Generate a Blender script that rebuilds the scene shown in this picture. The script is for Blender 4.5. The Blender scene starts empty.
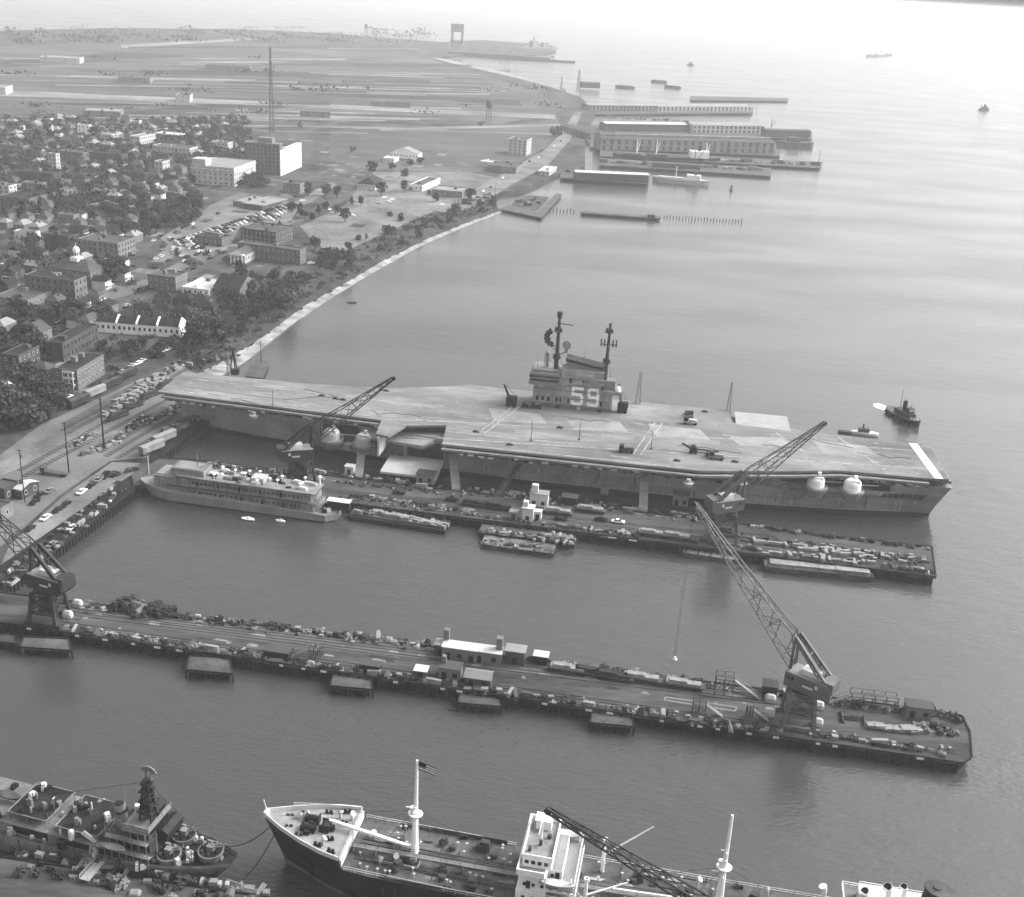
import bpy, bmesh, math, random
from mathutils import Vector, Matrix
R = random.Random(59)
rad = math.radians
sc = bpy.context.scene
COL = sc.collection
# ------------------------------------------------------------------ camera
CAM_H, FPX, W, H = 190.0, 1155.0, 1024, 897
PITCH, ROLL = rad(22.0855), math.atan(0.060)
cam_d = bpy.data.cameras.new('camera'); cam = bpy.data.objects.new('camera', cam_d); COL.objects.link(cam)
cam_d.sensor_fit = 'HORIZONTAL'; cam_d.sensor_width = 36.0; cam_d.lens = 36.0 * FPX / W
cam_d.clip_start = 1.0; cam_d.clip_end = 60000.0
FWD = Vector((0, math.cos(PITCH), -math.sin(PITCH))); RT0 = Vector((1, 0, 0)); DN0 = FWD.cross(RT0)
IMX = RT0 * math.cos(ROLL) - DN0 * math.sin(ROLL)
IMY = RT0 * math.sin(ROLL) + DN0 * math.cos(ROLL)
cam.matrix_world = Matrix(((IMX.x, -IMY.x, -FWD.x, 0), (IMX.y, -IMY.y, -FWD.y, 0), (IMX.z, -IMY.z, -FWD.z, CAM_H), (0, 0, 0, 1)))
sc.camera = cam
# ------------------------------------------------------------------ sky, sun, exposure
SUN_EL, SUN_AZ = rad(40), rad(70)          # azimuth clockwise from the view direction (+Y) towards the right
wd = bpy.data.worlds.new('World'); sc.world = wd; wd.use_nodes = True
nt = wd.node_tree; nt.nodes.clear()
sky = nt.nodes.new('ShaderNodeTexSky'); sky.sky_type = 'NISHITA'; sky.sun_disc = False
sky.sun_elevation = SUN_EL; sky.sun_rotation = SUN_AZ; sky.dust_density = 7.0; sky.air_density = 1.0; sky.ozone_density = 1.0
bw = nt.nodes.new('ShaderNodeRGBToBW'); bg = nt.nodes.new('ShaderNodeBackground'); wo = nt.nodes.new('ShaderNodeOutputWorld')
bg.inputs['Strength'].default_value = 0.15
nt.links.new(sky.outputs[0], bw.inputs[0]); nt.links.new(bw.outputs[0], bg.inputs[0]); nt.links.new(bg.outputs[0], wo.inputs[0])
sd = bpy.data.lights.new('sun', 'SUN'); sd.energy = 0.5; sd.angle = rad(22); sd.color = (1, 1, 1)
sun = bpy.data.objects.new('sun', sd); COL.objects.link(sun)
sdir = Vector((math.sin(SUN_AZ) * math.cos(SUN_EL), math.cos(SUN_AZ) * math.cos(SUN_EL), math.sin(SUN_EL)))
sun.rotation_euler = sdir.to_track_quat('Z', 'Y').to_euler(); sun.location = (300, 300, 900)
vs = sc.view_settings; vs.view_transform = 'Standard'; vs.look = 'None'; vs.gamma = 1.0; vs.use_curve_mapping = False
vs.exposure = 1.5
try:
    cy = sc.cycles; cy.use_denoising = True; cy.denoiser = 'OPENIMAGEDENOISE'
    cy.max_bounces = 5; cy.diffuse_bounces = 2; cy.glossy_bounces = 2; cy.volume_bounces = 1; cy.transmission_bounces = 1
    cy.caustics_reflective = False; cy.caustics_refractive = False
    cy.use_adaptive_sampling = True; cy.adaptive_threshold = 0.01
except Exception:
    pass

# ------------------------------------------------------------------ helpers
def at(px, py, z=0.0):
    d = FWD * FPX + IMX * (px - 512) + IMY * (py - 448.5)
    t = (z - CAM_H) / d.z
    return Vector((0, 0, CAM_H)) + d * t
def proj(P):
    v = Vector(P) - Vector((0, 0, CAM_H)); k = FPX / v.dot(FWD)
    return 512 + k * v.dot(IMX), 448.5 + k * v.dot(IMY), k
def upto(px, py, base, heading):
    """point of the vertical plane through base with that heading which lies on the sight line of a pixel"""
    d = FWD * FPX + IMX * (px - 512) + IMY * (py - 448.5)
    n = Vector((-math.sin(heading), math.cos(heading), 0))
    o = Vector((0, 0, CAM_H)); t = (Vector(base) - o).dot(n) / d.dot(n)
    return o + d * t

MATS = {}
def M(name, v, rough=0.8, var=0.25, scale=0.25, metal=0.0, fine=2.5, stretch=None, bump=0.0, spec=0.15, plates=None):
    if name in MATS: return MATS[name]
    if not name.startswith(('flight', 'hull_', 'island', 'deck_', 'lift', 'worn_', 'pale_lift')): v *= .66 if v < .13 else .82 if v < .3 else 1.0
    m = bpy.data.materials.new(name); m.use_nodes = True; MATS[name] = m
    t = m.node_tree; b = t.nodes['Principled BSDF']
    b.inputs['Roughness'].default_value = rough; b.inputs['Metallic'].default_value = metal
    b.inputs['Specular IOR Level'].default_value = spec
    tc = t.nodes.new('ShaderNodeTexCoord'); src = tc.outputs['Object']
    if stretch:
        mp = t.nodes.new('ShaderNodeMapping'); mp.inputs['Scale'].default_value = stretch
        t.links.new(src, mp.inputs[0]); src = mp.outputs[0]
    n1 = t.nodes.new('ShaderNodeTexNoise'); n1.inputs['Scale'].default_value = scale; n1.inputs['Detail'].default_value = 4
    n2 = t.nodes.new('ShaderNodeTexNoise'); n2.inputs['Scale'].default_value = fine; n2.inputs['Detail'].default_value = 2
    t.links.new(src, n1.inputs['Vector']); t.links.new(src, n2.inputs['Vector'])
    ad = t.nodes.new('ShaderNodeMath'); ad.operation = 'MULTIPLY_ADD'; ad.inputs[1].default_value = 0.45
    t.links.new(n2.outputs[0], ad.inputs[0]); t.links.new(n1.outputs[0], ad.inputs[2])
    mr = t.nodes.new('ShaderNodeMapRange'); mr.inputs[1].default_value = 0.5; mr.inputs[2].default_value = 0.95
    mr.inputs[3].default_value = max(0.004, v * (1 - var)); mr.inputs[4].default_value = min(0.95, v * (1 + var))
    t.links.new(ad.outputs[0], mr.inputs[0]); out = mr.outputs[0]
    if plates:   # riveted plate courses: slight tone changes from plate to plate and thin darker seams
        sx = t.nodes.new('ShaderNodeSeparateXYZ'); cx = t.nodes.new('ShaderNodeCombineXYZ'); t.links.new(tc.outputs['Object'], sx.inputs[0])
        t.links.new(sx.outputs[0], cx.inputs[0]); t.links.new(sx.outputs[1 if plates == 'deck' else 2], cx.inputs[1])
        bt_ = t.nodes.new('ShaderNodeTexBrick'); bt_.inputs['Scale'].default_value = 1.0; bt_.inputs['Brick Width'].default_value = 9.0 if plates == 'hull' else 14.0 if plates == 'deck' else 3.5; bt_.inputs['Row Height'].default_value = 2.4 if plates == 'hull' else 5.0 if plates == 'deck' else 1.3
        bt_.inputs['Mortar Size'].default_value = .07 if plates != 'small' else .05; bt_.inputs['Color1'].default_value = (1.1, 1.1, 1.1, 1); bt_.inputs['Color2'].default_value = (.84, .84, .84, 1); bt_.inputs['Mortar'].default_value = (.68, .68, .68, 1)
        t.links.new(cx.outputs[0], bt_.inputs['Vector']); mu = t.nodes.new('ShaderNodeMath'); mu.operation = 'MULTIPLY'; t.links.new(out, mu.inputs[0]); t.links.new(bt_.outputs['Color'], mu.inputs[1]); out = mu.outputs[0]
    t.links.new(out, b.inputs['Base Color'])
    if bump:
        bp = t.nodes.new('ShaderNodeBump'); bp.inputs['Strength'].default_value = 0.6; bp.inputs['Distance'].default_value = bump
        t.links.new(n2.outputs[0], bp.inputs['Height']); t.links.new(bp.outputs[0], b.inputs['Normal'])
    return m

class MB:
    def __init__(s): s.v = []; s.f = []; s.m = []
    def add(s, vs, fs, m=0):
        o = len(s.v); s.v += [tuple(x) for x in vs]
        for f in fs: s.f.append(tuple(i + o for i in f)); s.m.append(m)
        return s
    def box(s, x0, x1, y0, y1, z0, z1, m=0):
        v = [(x, y, z) for z in (z0, z1) for y in (y0, y1) for x in (x0, x1)]
        return s.add(v, [(0, 2, 3, 1), (4, 5, 7, 6), (0, 1, 5, 4), (2, 6, 7, 3), (0, 4, 6, 2), (1, 3, 7, 5)], m)
    def obox(s, cx, cy, z0, sx, sy, sz, rz=0.0, m=0):
        c, n = math.cos(rz), math.sin(rz); v = []
        for z in (z0, z0 + sz):
            for y in (-sy / 2, sy / 2):
                for x in (-sx / 2, sx / 2): v.append((cx + x * c - y * n, cy + x * n + y * c, z))
        return s.add(v, [(0, 2, 3, 1), (4, 5, 7, 6), (0, 1, 5, 4), (2, 6, 7, 3), (0, 4, 6, 2), (1, 3, 7, 5)], m)
    def beam(s, p, q, w, h=None, m=0):
        p, q = Vector(p), Vector(q); h = h or w; d = (q - p)
        if d.length < 1e-6: return s
        d.normalize(); up = Vector((0, 0, 1)) if abs(d.z) < 0.95 else Vector((1, 0, 0))
        a = d.cross(up).normalized() * (w / 2); b = a.cross(d).normalized() * (h / 2)
        v = [e + a * i + b * j for e in (p, q) for i, j in ((-1, -1), (1, -1), (1, 1), (-1, 1))]
        return s.add(v, [(0, 1, 2, 3), (7, 6, 5, 4), (0, 4, 5, 1), (1, 5, 6, 2), (2, 6, 7, 3), (3, 7, 4, 0)], m)
    def cyl(s, p, q, r, r2=None, n=10, m=0):
        p, q = Vector(p), Vector(q); r2 = r if r2 is None else r2; d = (q - p).normalized()
        up = Vector((0, 0, 1)) if abs(d.z) < 0.95 else Vector((1, 0, 0)); a = d.cross(up).normalized(); b = a.cross(d)
        v = []
        for e, rr in ((p, r), (q, r2)):
            for k in range(n):
                t = 2 * math.pi * k / n; v.append(e + a * math.cos(t) * rr + b * math.sin(t) * rr)
        f = [(k, (k + 1) % n, n + (k + 1) % n, n + k) for k in range(n)]
        f += [tuple(range(n))[::-1], tuple(range(n, 2 * n))]
        return s.add(v, f, m)
    def prism(s, poly, z0, z1, m=0, mtop=None):
        n = len(poly); v = [(x, y, z0) for x, y in poly] + [(x, y, z1) for x, y in poly]
        s.add(v, [(k, (k + 1) % n, n + (k + 1) % n, n + k) for k in range(n)] + [tuple(range(n))[::-1]], m)
        return s.add(v[n:], [tuple(range(n))], m if mtop is None else mtop)
    def sheet(s, poly, z, m=0): return s.add([(p[0], p[1], z) for p in poly], [tuple(range(len(poly)))], m)
    def loft(s, secs, m=0, cap=True, close=True):
        n = len(secs[0]); v = [p for c in secs for p in c]; f = []
        for i in range(len(secs) - 1):
            for k in range(n if close else n - 1):
                f.append((i * n + k, i * n + (k + 1) % n, (i + 1) * n + (k + 1) % n, (i + 1) * n + k))
        if cap: f += [tuple(range(n))[::-1], tuple(range((len(secs) - 1) * n, len(secs) * n))]
        return s.add(v, f, m)
    def dome(s, c, r, h, n=12, rings=4, m=0):
        c = Vector(c); v = []; f = []
        for i in range(rings):
            a = math.pi / 2 * i / rings
            for k in range(n):
                t = 2 * math.pi * k / n; v.append((c.x + r * math.cos(a) * math.cos(t), c.y + r * math.cos(a) * math.sin(t), c.z + h * math.sin(a)))
        v.append((c.x, c.y, c.z + h))
        for i in range(rings - 1):
            for k in range(n): f.append((i * n + k, i * n + (k + 1) % n, (i + 1) * n + (k + 1) % n, (i + 1) * n + k))
        for k in range(n): f.append(((rings - 1) * n + k, (rings - 1) * n + (k + 1) % n, rings * n))
        return s.add(v, f, m)
    def mesh(s, name, mats, smooth=False):
        me = bpy.data.meshes.new(name); me.from_pydata(s.v, [], s.f)
        for m in (mats if isinstance(mats, (list, tuple)) else [mats]): me.materials.append(m)
        if any(s.m): me.polygons.foreach_set('material_index', s.m)
        if smooth: me.polygons.foreach_set('use_smooth', [True] * len(s.f))
        me.update(); return me
    def build(s, name, mats, parent=None, smooth=False, label=None, cat=None, group=None, kind=None):
        o = bpy.data.objects.new(name, s.mesh(name, mats, smooth)); COL.objects.link(o)
        if parent is not None: o.parent = parent
        return tag(o, label, cat, group, kind)
def tag(o, label=None, cat=None, group=None, kind=None):
    if label: o['label'] = label
    if cat: o['category'] = cat
    if group: o['group'] = group
    if kind: o['kind'] = kind
    return o
def thing(name, loc, rz=0.0, label=None, cat=None, group=None, scale=1.0):
    o = bpy.data.objects.new(name, None); COL.objects.link(o); o.empty_display_size = 1
    o.location = loc; o.rotation_euler = (0, 0, rz); o.scale = (scale,) * 3
    return tag(o, label, cat, group)
def dup(root, loc, rz=0.0, label=None, group=None, scale=None):
    r = root.copy(); COL.objects.link(r); r.location = loc; r.rotation_euler = (0, 0, rz)
    for k in ('label', 'group'):
        if k in r: del r[k]
    if scale is not None: r.scale = scale if isinstance(scale, (tuple, list)) else (scale,) * 3
    for ch in root.children:
        c = ch.copy(); COL.objects.link(c); c.parent = r
        for g in ch.children:
            d = g.copy(); COL.objects.link(d); d.parent = c
    return tag(r, label, None, group)
def part_copy(name, me, parent, loc, rz=0.0, scale=(1, 1, 1), label=None):
    o = bpy.data.objects.new(name, me); COL.objects.link(o); o.parent = parent
    o.location = loc; o.rotation_euler = (0, 0, rz); o.scale = scale
    if label: o['label'] = label
    return o
class Pool:
    """first request hands out the prototype itself, later ones copies of it"""
    def __init__(s, maker): s.maker = maker; s.p = None
    def put(s, loc, rz=0.0, label=None, group=None, scale=1.0):
        if s.p is None:
            s.p = s.maker(); o = s.p; o.location = loc; o.rotation_euler = (0, 0, rz)
            o.scale = scale if isinstance(scale, (tuple, list)) else (scale,) * 3
            return tag(o, label, None, group)
        return dup(s.p, loc, rz, label, group, scale)

# words that single one of many out: nearest landmark, side of it as one sees it, rank by distance
LAND = []
def landmark(name, px, py): LAND.append((name, px, py))
ORD = ['', 'second ', 'third ', 'fourth ', 'fifth ', 'sixth ']
PENDING = {}
def later(o, phrase, px, py, plural, maxrank=4): PENDING.setdefault((phrase, plural, maxrank), []).append((o, px, py))
def settle():
    for (phrase, plural, maxrank), items in PENDING.items():
        buckets = {}
        for o, px, py in items:
            nm, lx, ly = min(LAND, key=lambda l: math.hypot(l[1] - px, 1.6 * (l[2] - py)))
            dx, dy = px - lx, py - ly
            side = ('right of' if dx > 0 else 'left of') if abs(dx) > 1.3 * abs(dy) else ('in front of' if dy > 0 else 'behind')
            buckets.setdefault((nm, side), []).append((math.hypot(dx, dy), o))
        for (nm, side), l in buckets.items():
            l.sort(key=lambda t: t[0])
            for i, (_, o) in enumerate(l):
                where = f'{side} the {nm}'
                if len(l) == 1: o['label'] = f'{phrase} {where}'; o['group'] = plural
                elif i < min(maxrank, 6) and len(l) <= maxrank + 1: o['label'] = f'{phrase}, {ORD[i]}nearest {where}'; o['group'] = plural
                elif i == 0: o['label'] = f'{phrase}, nearest {where}'; o['group'] = plural
                else: o['label'] = f'{phrase} clustered {where}'; o['group'] = f'{plural} {where}'

def check_labels():
    for o in sc.objects:
        if 'label' in o and len(o['label'].split()) > 16: print('LONG', len(o['label'].split()), o.name, '|', o['label'])
# ------------------------------------------------------------------ materials
mHull = M('hull_grey_paint', .25, .6, .35, .05, stretch=(1, 1, .25), plates='hull'); mDeck = M('flight_deck_paint', .15, .75, .42, .05, fine=.45, stretch=(.35, 1, 1), plates='deck')
mShip = M('ship_grey_paint', .24, .6, .25, .12, plates='small'); mShipL = M('light_grey_paint', .36, .6, .15, .15); mShipD = M('dark_grey_paint', .10, .65, .3, .2)
mWhite = M('white_paint', .78, .55, .1, .3); mOff = M('off_white_paint', .5, .65, .15, .3); mBlack = M('black_paint', .022, .6, .4, .4)
mBoot = M('black_boot_topping', .03, .5, .4, .2); mDkDeck = M('weathered_deck', .09, .85, .45, .15, fine=1.2); mRust = M('rusty_steel', .07, .8, .5, .3)
mSteel = M('crane_steel', .13, .6, .3, .2); mSteelD = M('dark_crane_steel', .045, .6, .4, .3); mGlass = M('dark_window_glass', .02, .15, .3, .5, spec=.6)
mWood = M('weathered_timber', .11, .9, .45, .2, fine=1.5); mPile = M('creosoted_timber', .025, .85, .5, .6); mPlank = M('pier_planking', .07, .9, .75, .12, fine=.9, stretch=(.25, 1.6, 1))
mConc = M('concrete_paving', .15, .9, .45, .04, fine=.5); mAsph = M('dark_asphalt', .07, .9, .35, .05, fine=.6); mRoad = M('worn_road', .11, .9, .3, .06, fine=.8)
mEarth = M('bare_earth', .15, .95, .45, .02, fine=.15); mGrass = M('mown_grass', .06, .95, .4, .01, fine=.12); mField = M('flat_fields', .09, .95, .6, .004, fine=.03, stretch=(.35, 1.4, 1))
mSand = M('beach_sand', .25, .95, .5, .12, fine=.8); mScrub = M('bank_scrub', .06, .95, .55, .06, fine=.5, bump=1.0); mLawn = M('pale_dry_lawn', .15, .95, .5, .03, fine=.25)
mBrick = M('red_brick', .14, .9, .25, .3, fine=2); mBrickD = M('dark_brick', .075, .9, .3, .3, fine=2); mStone = M('pale_stone', .36, .85, .12, .3); mStucco = M('grey_stucco', .18, .9, .2, .3)
mRoofD = M('dark_slate_roof', .025, .85, .35, .2, fine=3); mRoofM = M('grey_roof_felt', .09, .9, .3, .1); mRoofL = M('pale_tin_roof', .24, .7, .2, .15); mRoofW = M('white_roof', .4, .7, .1, .2)
mLeaf = M('leaves', .042, .8, .45, .2, fine=.8); mLeafL = M('lighter_leaves', .07, .8, .4, .2, fine=.8); mBark = M('bark', .04, .95, .3, .8)
mCargoL = M('pale_crate_wood', .25, .85, .3, .5); mCargoM = M('crate_wood', .24, .85, .35, .5); mCargoD = M('oily_scrap', .04, .8, .6, .7); mTarp = M('canvas_tarpaulin', .14, .9, .25, .4)
mRail = M('railcar_brown', .035, .7, .4, .3); mFoam = M('foam', .85, .9, .1, .5); mTyre = M('rubber', .015, .9, .2, 1)

# ------------------------------------------------------------------ water
def water_mat():
    m = bpy.data.materials.new('harbour_water'); m.use_nodes = True; t = m.node_tree; b = t.nodes['Principled BSDF']
    b.inputs['Base Color'].default_value = (.04, .04, .04, 1); b.inputs['IOR'].default_value = 1.45; b.inputs['Specular IOR Level'].default_value = .5
    tc = t.nodes.new('ShaderNodeTexCoord')
    def noise(scale, st, det=3):
        mp = t.nodes.new('ShaderNodeMapping'); mp.inputs['Scale'].default_value = st; mp.inputs['Rotation'].default_value = (0, 0, rad(25))
        n = t.nodes.new('ShaderNodeTexNoise'); n.inputs['Scale'].default_value = scale; n.inputs['Detail'].default_value = det
        t.links.new(tc.outputs['Object'], mp.inputs[0]); t.links.new(mp.outputs[0], n.inputs['Vector']); return n.outputs[0]
    a = noise(.45, (1, 2.2, 1)); c = noise(.09, (1, 1.8, 1)); big = noise(.006, (1, 2.5, 1), 4)
    ad = t.nodes.new('ShaderNodeMath'); ad.operation = 'MULTIPLY_ADD'; ad.inputs[1].default_value = 1.6; t.links.new(c, ad.inputs[0]); t.links.new(a, ad.inputs[2])
    bp = t.nodes.new('ShaderNodeBump'); bp.inputs['Distance'].default_value = .55
    st = t.nodes.new('ShaderNodeMapRange'); st.inputs[1].default_value = .35; st.inputs[2].default_value = .65; st.inputs[3].default_value = .12; st.inputs[4].default_value = .5
    t.links.new(big, st.inputs[0]); t.links.new(st.outputs[0], bp.inputs['Strength']); t.links.new(ad.outputs[0], bp.inputs['Height'])
    t.links.new(bp.outputs[0], b.inputs['Normal'])
    rg = t.nodes.new('ShaderNodeMapRange'); rg.inputs[1].default_value = .35; rg.inputs[2].default_value = .65; rg.inputs[3].default_value = .11; rg.inputs[4].default_value = .2
    t.links.new(big, rg.inputs[0]); t.links.new(rg.outputs[0], b.inputs['Roughness'])
    return m
mWater = water_mat()
w = MB(); w.sheet([(-16000, -900), (16000, -900), (16000, 26000), (-16000, 26000)], 0); w.build('water', mWater, kind='structure')
# ------------------------------------------------------------------ land
def pts(l, z): return [at(x, y, z) for x, y in l]
COAST = [(212, 388), (255, 362), (300, 322), (340, 296), (385, 268), (430, 243), (470, 226), (505, 212)]
INNER = [(i[0] * .64 + c[0] * .36, i[1] * .64 + c[1] * .36) for i, c in zip([(190, 372), (222, 350), (270, 321), (308, 296), (346, 277), (386, 254), (427, 236), (466, 220), (497, 210)], [(206, 378)] + COAST)]
TOP = [(178, 362), (196, 346), (240, 312), (285, 282), (335, 258), (378, 238), (420, 219), (460, 203), (490, 193)]
def tri_obj(name, poly, z, m, skirt=None, kind='structure'):
    me = bpy.data.meshes.new(name); bm = bmesh.new()
    vs_ = [bm.verts.new((p[0], p[1], z)) for p in poly]; f = bm.faces.new(vs_)
    if skirt is not None:
        lo = [bm.verts.new((p[0], p[1], skirt)) for p in poly]; n = len(poly)
        for k in range(n): bm.faces.new((vs_[k], vs_[(k + 1) % n], lo[(k + 1) % n], lo[k]))
    bmesh.ops.triangulate(bm, faces=[f]); bm.normal_update(); bm.to_mesh(me); bm.free(); me.materials.append(m)
    o = bpy.data.objects.new(name, me); COL.objects.link(o); o['kind'] = kind; return o
LZ = 4.0
quay = [(-60, 640), (0, 592), (62, 540), (133, 487), (146, 470), (150, 459), (195, 430), (222, 404), (205, 380), (178, 362)]
far_shore = [(520, 190), (560, 172), (585, 166), (585, 140), (596, 110), (580, 97), (548, 86), (500, 74), (455, 64), (432, 58), (470, 54), (520, 56), (556, 52), (545, 44), (480, 40), (440, 42), (400, 39), (330, 33), (240, 29), (120, 28), (20, 30), (-60, 33), (-200, 40)]
land = pts(quay + TOP[1:] + far_shore, LZ) + [Vector((-2600, 2600, LZ)), Vector((-1500, 300, LZ))]
tri_obj('ground', land, LZ, M('town_ground', .06, .95, .85, .03, fine=.22), -3)
def strip(name, a, za, b, zb, m, n=1):
    mb = MB(); A = pts(a, za); B = pts(b, zb)
    def res(P, k):
        out = []
        for i in range(k):
            t = i / (k - 1) * (len(P) - 1); j = min(int(t), len(P) - 2); out.append(P[j].lerp(P[j + 1], t - j))
        return out
    A, B = res(A, 140), res(B, 140); rj = random.Random(len(name))
    for P in ((B,) if name == 'beach' else ()):
        for p in P: p.x += rj.uniform(-1.6, 1.6); p.y += rj.uniform(-1.6, 1.6)
    mb.loft([[p for p in A], [p for p in B]], cap=False, close=False)
    return mb.build(name, m, kind='structure')
strip('beach', COAST, -.4, INNER, 1.3, mSand); WET = [(c[0] * .72 + i[0] * .28, c[1] * .72 + i[1] * .28) for c, i in zip(COAST, INNER)]; strip('wet_sand', COAST, -.32, WET, .22, M('wet_sand_edge', .09, .6, .5, .1, fine=.7)); strip('bank', INNER, 1.28, TOP, LZ + .02, mScrub)
# flat surfaces on the land: (name, material, pixel outline, lift)
def ground_sheet(name, m, poly, lift): return tri_obj(name, pts(poly, LZ + lift), LZ + lift, m)
ground_sheet('apron', mConc, [(0, 566), (10, 545), (62, 497), (112, 462), (140, 463), (130, 478), (62, 527), (0, 578)], .03)
ground_sheet('yard', mRoad, [(-20, 480), (0, 455), (40, 425), (95, 400), (178, 362), (204, 380), (220, 404), (195, 428), (150, 457), (110, 461), (60, 495), (10, 540), (-20, 560)], .012)
ground_sheet('rail_siding', M('ballast', .09, .95, .4, .3), [(60, 424), (130, 386), (182, 356), (192, 360), (140, 394), (70, 432)], .03)
ground_sheet('service_road', mConc, [(0, 462), (60, 430), (100, 425), (120, 432), (60, 452), (0, 476)], .034)
for (x0, y0_), (x1, y1_) in (((62, 430), (196, 358)), ((66, 434), (200, 362)), ((20, 470), (150, 397)), ((24, 476), (170, 398)), ((100, 452), (205, 388)), ((106, 456), (210, 395)), ((118, 458), (214, 402))):
    a_, b_ = at(x0, y0_, LZ + .09), at(x1, y1_, LZ + .09); d_ = (b_ - a_).normalized(); q_ = Vector((-d_.y, d_.x, 0)) * .72; mb = MB()
    for s_ in (-1, 1): mb.beam(a_ + q_ * s_, b_ + q_ * s_, .16, .14)
    for k in range(int((b_ - a_).length / 2.2)): c_ = a_ + d_ * (k * 2.2) - Vector((0, 0, .04)); mb.beam(c_ - q_ * 1.7, c_ + q_ * 1.7, .5, .08)
    mb.build('rail_track', M('track_timber', .03, .9, .5, .4), kind='structure')
ground_sheet('park_lawn', mLawn, [(300, 226), (345, 205), (372, 172), (470, 172), (500, 178), (455, 203), (420, 217), (378, 236), (335, 256), (312, 240)], .03)
ground_sheet('shore_road', mConc, [(432, 210), (470, 192), (505, 172), (545, 150), (562, 132), (575, 112), (582, 112), (570, 140), (548, 165), (512, 185), (478, 205), (452, 214)], .05)
ground_sheet('parking_lot', mConc, [(178, 252), (160, 238), (190, 220), (235, 200), (275, 196), (300, 206), (290, 222), (240, 226), (232, 244), (205, 262)], .03)
ground_sheet('street', mRoad, [(150, 262), (210, 205), (240, 192), (250, 194), (218, 214), (168, 262)], .04)
ground_sheet('street', mRoad, [(255, 212), (300, 200), (330, 182), (338, 184), (312, 202), (258, 220)], .045)
ground_sheet('street', mRoad, [(100, 290), (125, 288), (180, 262), (190, 266), (140, 292), (110, 300)], .04)
ground_sheet('field', mField, [(-60, 112), (-120, 50), (200, 40), (400, 50), (470, 72), (540, 92), (560, 112), (480, 128), (420, 122), (300, 112), (150, 116)], .03)
ground_sheet('field', M('pale_fields', .10, .95, .5, .006, fine=.05, stretch=(.5, 1.3, 1)), [(330, 130), (480, 130), (560, 118), (545, 148), (500, 172), (440, 172), (372, 170), (330, 160)], .05)
for k, poly in enumerate([[(0, 91), (46, 92), (300, 103), (555, 115), (556, 119), (300, 107), (46, 97), (0, 96)], [(180, 62), (345, 58), (346, 60), (180, 65)], [(120, 45), (250, 38), (252, 40), (122, 48)], [(240, 112), (420, 118), (420, 121), (240, 116)], [(70, 75), (300, 82), (300, 84), (70, 78)], [(380, 128), (560, 124), (560, 126), (380, 131)]]):
    ground_sheet('rail_line', M('far_track', .2, .95, .4, .01, fine=.1), poly, .08)
for poly in [[(60, 120), (200, 104), (330, 102), (330, 106), (200, 109), (60, 125)], [(150, 70), (330, 72), (430, 80), (430, 84), (330, 78), (150, 76)], [(0, 60), (120, 52), (200, 56), (120, 60), (0, 68)], [(300, 88), (520, 100), (520, 105), (300, 94)]]:
    ground_sheet('hedgerow', M('far_scrub', .035, .95, .4, .02), poly, .09)
for k in range(96):
    y_ = R.uniform(46, 128); x0 = R.uniform(-40, 380); x1 = min(x0 + R.uniform(60, 320), 470 + max(0, y_ - 62) * 1.3 if y_ > 62 else 420); sl = R.uniform(.01, .03) * (1 if y_ > 70 else .2); h_ = R.uniform(.4, 1.3)
    if x1 > x0 + 30: ground_sheet('field_strip', M('field_strip_%s' % ('dark', 'mid', 'pale')[k % 3], (.03, .10, .2)[k % 3], .95, .4, .01, fine=.08), [(x0, y_), (x1, y_ + sl * (x1 - x0)), (x1 - 3, y_ + sl * (x1 - x0) + h_), (x0 + 2, y_ + h_)], .1 + k * .004)
ground_sheet('far_beach', mSand, [(432, 58), (455, 64), (500, 74), (548, 86), (544, 83), (500, 71), (458, 62), (440, 58)], .1)
mb = MB(); mb.prism([(-9000, 15500), (-4000, 15000), (1500, 14500), (4200, 13800), (9000, 13500), (9000, 14500), (-9000, 16500)], -2, 22); mb.build('far_shore', mScrub, kind='structure')
# haze
hz = MB(); hz.box(-11000, 11000, -600, 12500, -4, 202)
hm = bpy.data.materials.new('haze'); hm.use_nodes = True; ht = hm.node_tree; ht.nodes.clear()
ho = ht.nodes.new('ShaderNodeOutputMaterial'); hv = ht.nodes.new('ShaderNodeVolumePrincipled')
hv.inputs['Color'].default_value = (.97, .97, .97, 1); hv.inputs['Density'].default_value = .00010; hv.inputs['Anisotropy'].default_value = .12
ht.links.new(hv.outputs[0], ho.inputs['Volume']); hz.build('haze', hm, kind='stuff')
# ------------------------------------------------------------------ aircraft carrier (x = metres aft of the bow, y = metres to starboard of the deck's straight edge)
CV_ANG = rad(-6.153); CV0 = Vector((-149.15, 488.92, 0))
def cvp(s, n, z=19.0): return CV0 + Vector((math.cos(CV_ANG) * s + math.sin(CV_ANG) * n, math.sin(CV_ANG) * s - math.cos(CV_ANG) * n, z))
cv = thing('aircraft_carrier', CV0, CV_ANG, 'grey aircraft carrier with a broad flight deck moored by the piers, 59 on its island', 'aircraft carrier')
def hull_loft(mb, st, m=0, low=-2.0, mboot=None):
    secs = []
    for s, hw, hd, zd, c, dx in st:
        P = []
        prof = [(hd, zd, dx), (hd * .75 + hw * .25, zd * .7, dx * .6), (hd * .3 + hw * .7, zd * .35, dx * .25), (hw, .9, 0), (hw, low, 0)]
        P += [(s + d, c - y, z) for y, z, d in prof]; P += [(s + d, c + y, z) for y, z, d in prof[::-1]]; secs.append(P)
    mb.loft(secs, m); return secs
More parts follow.
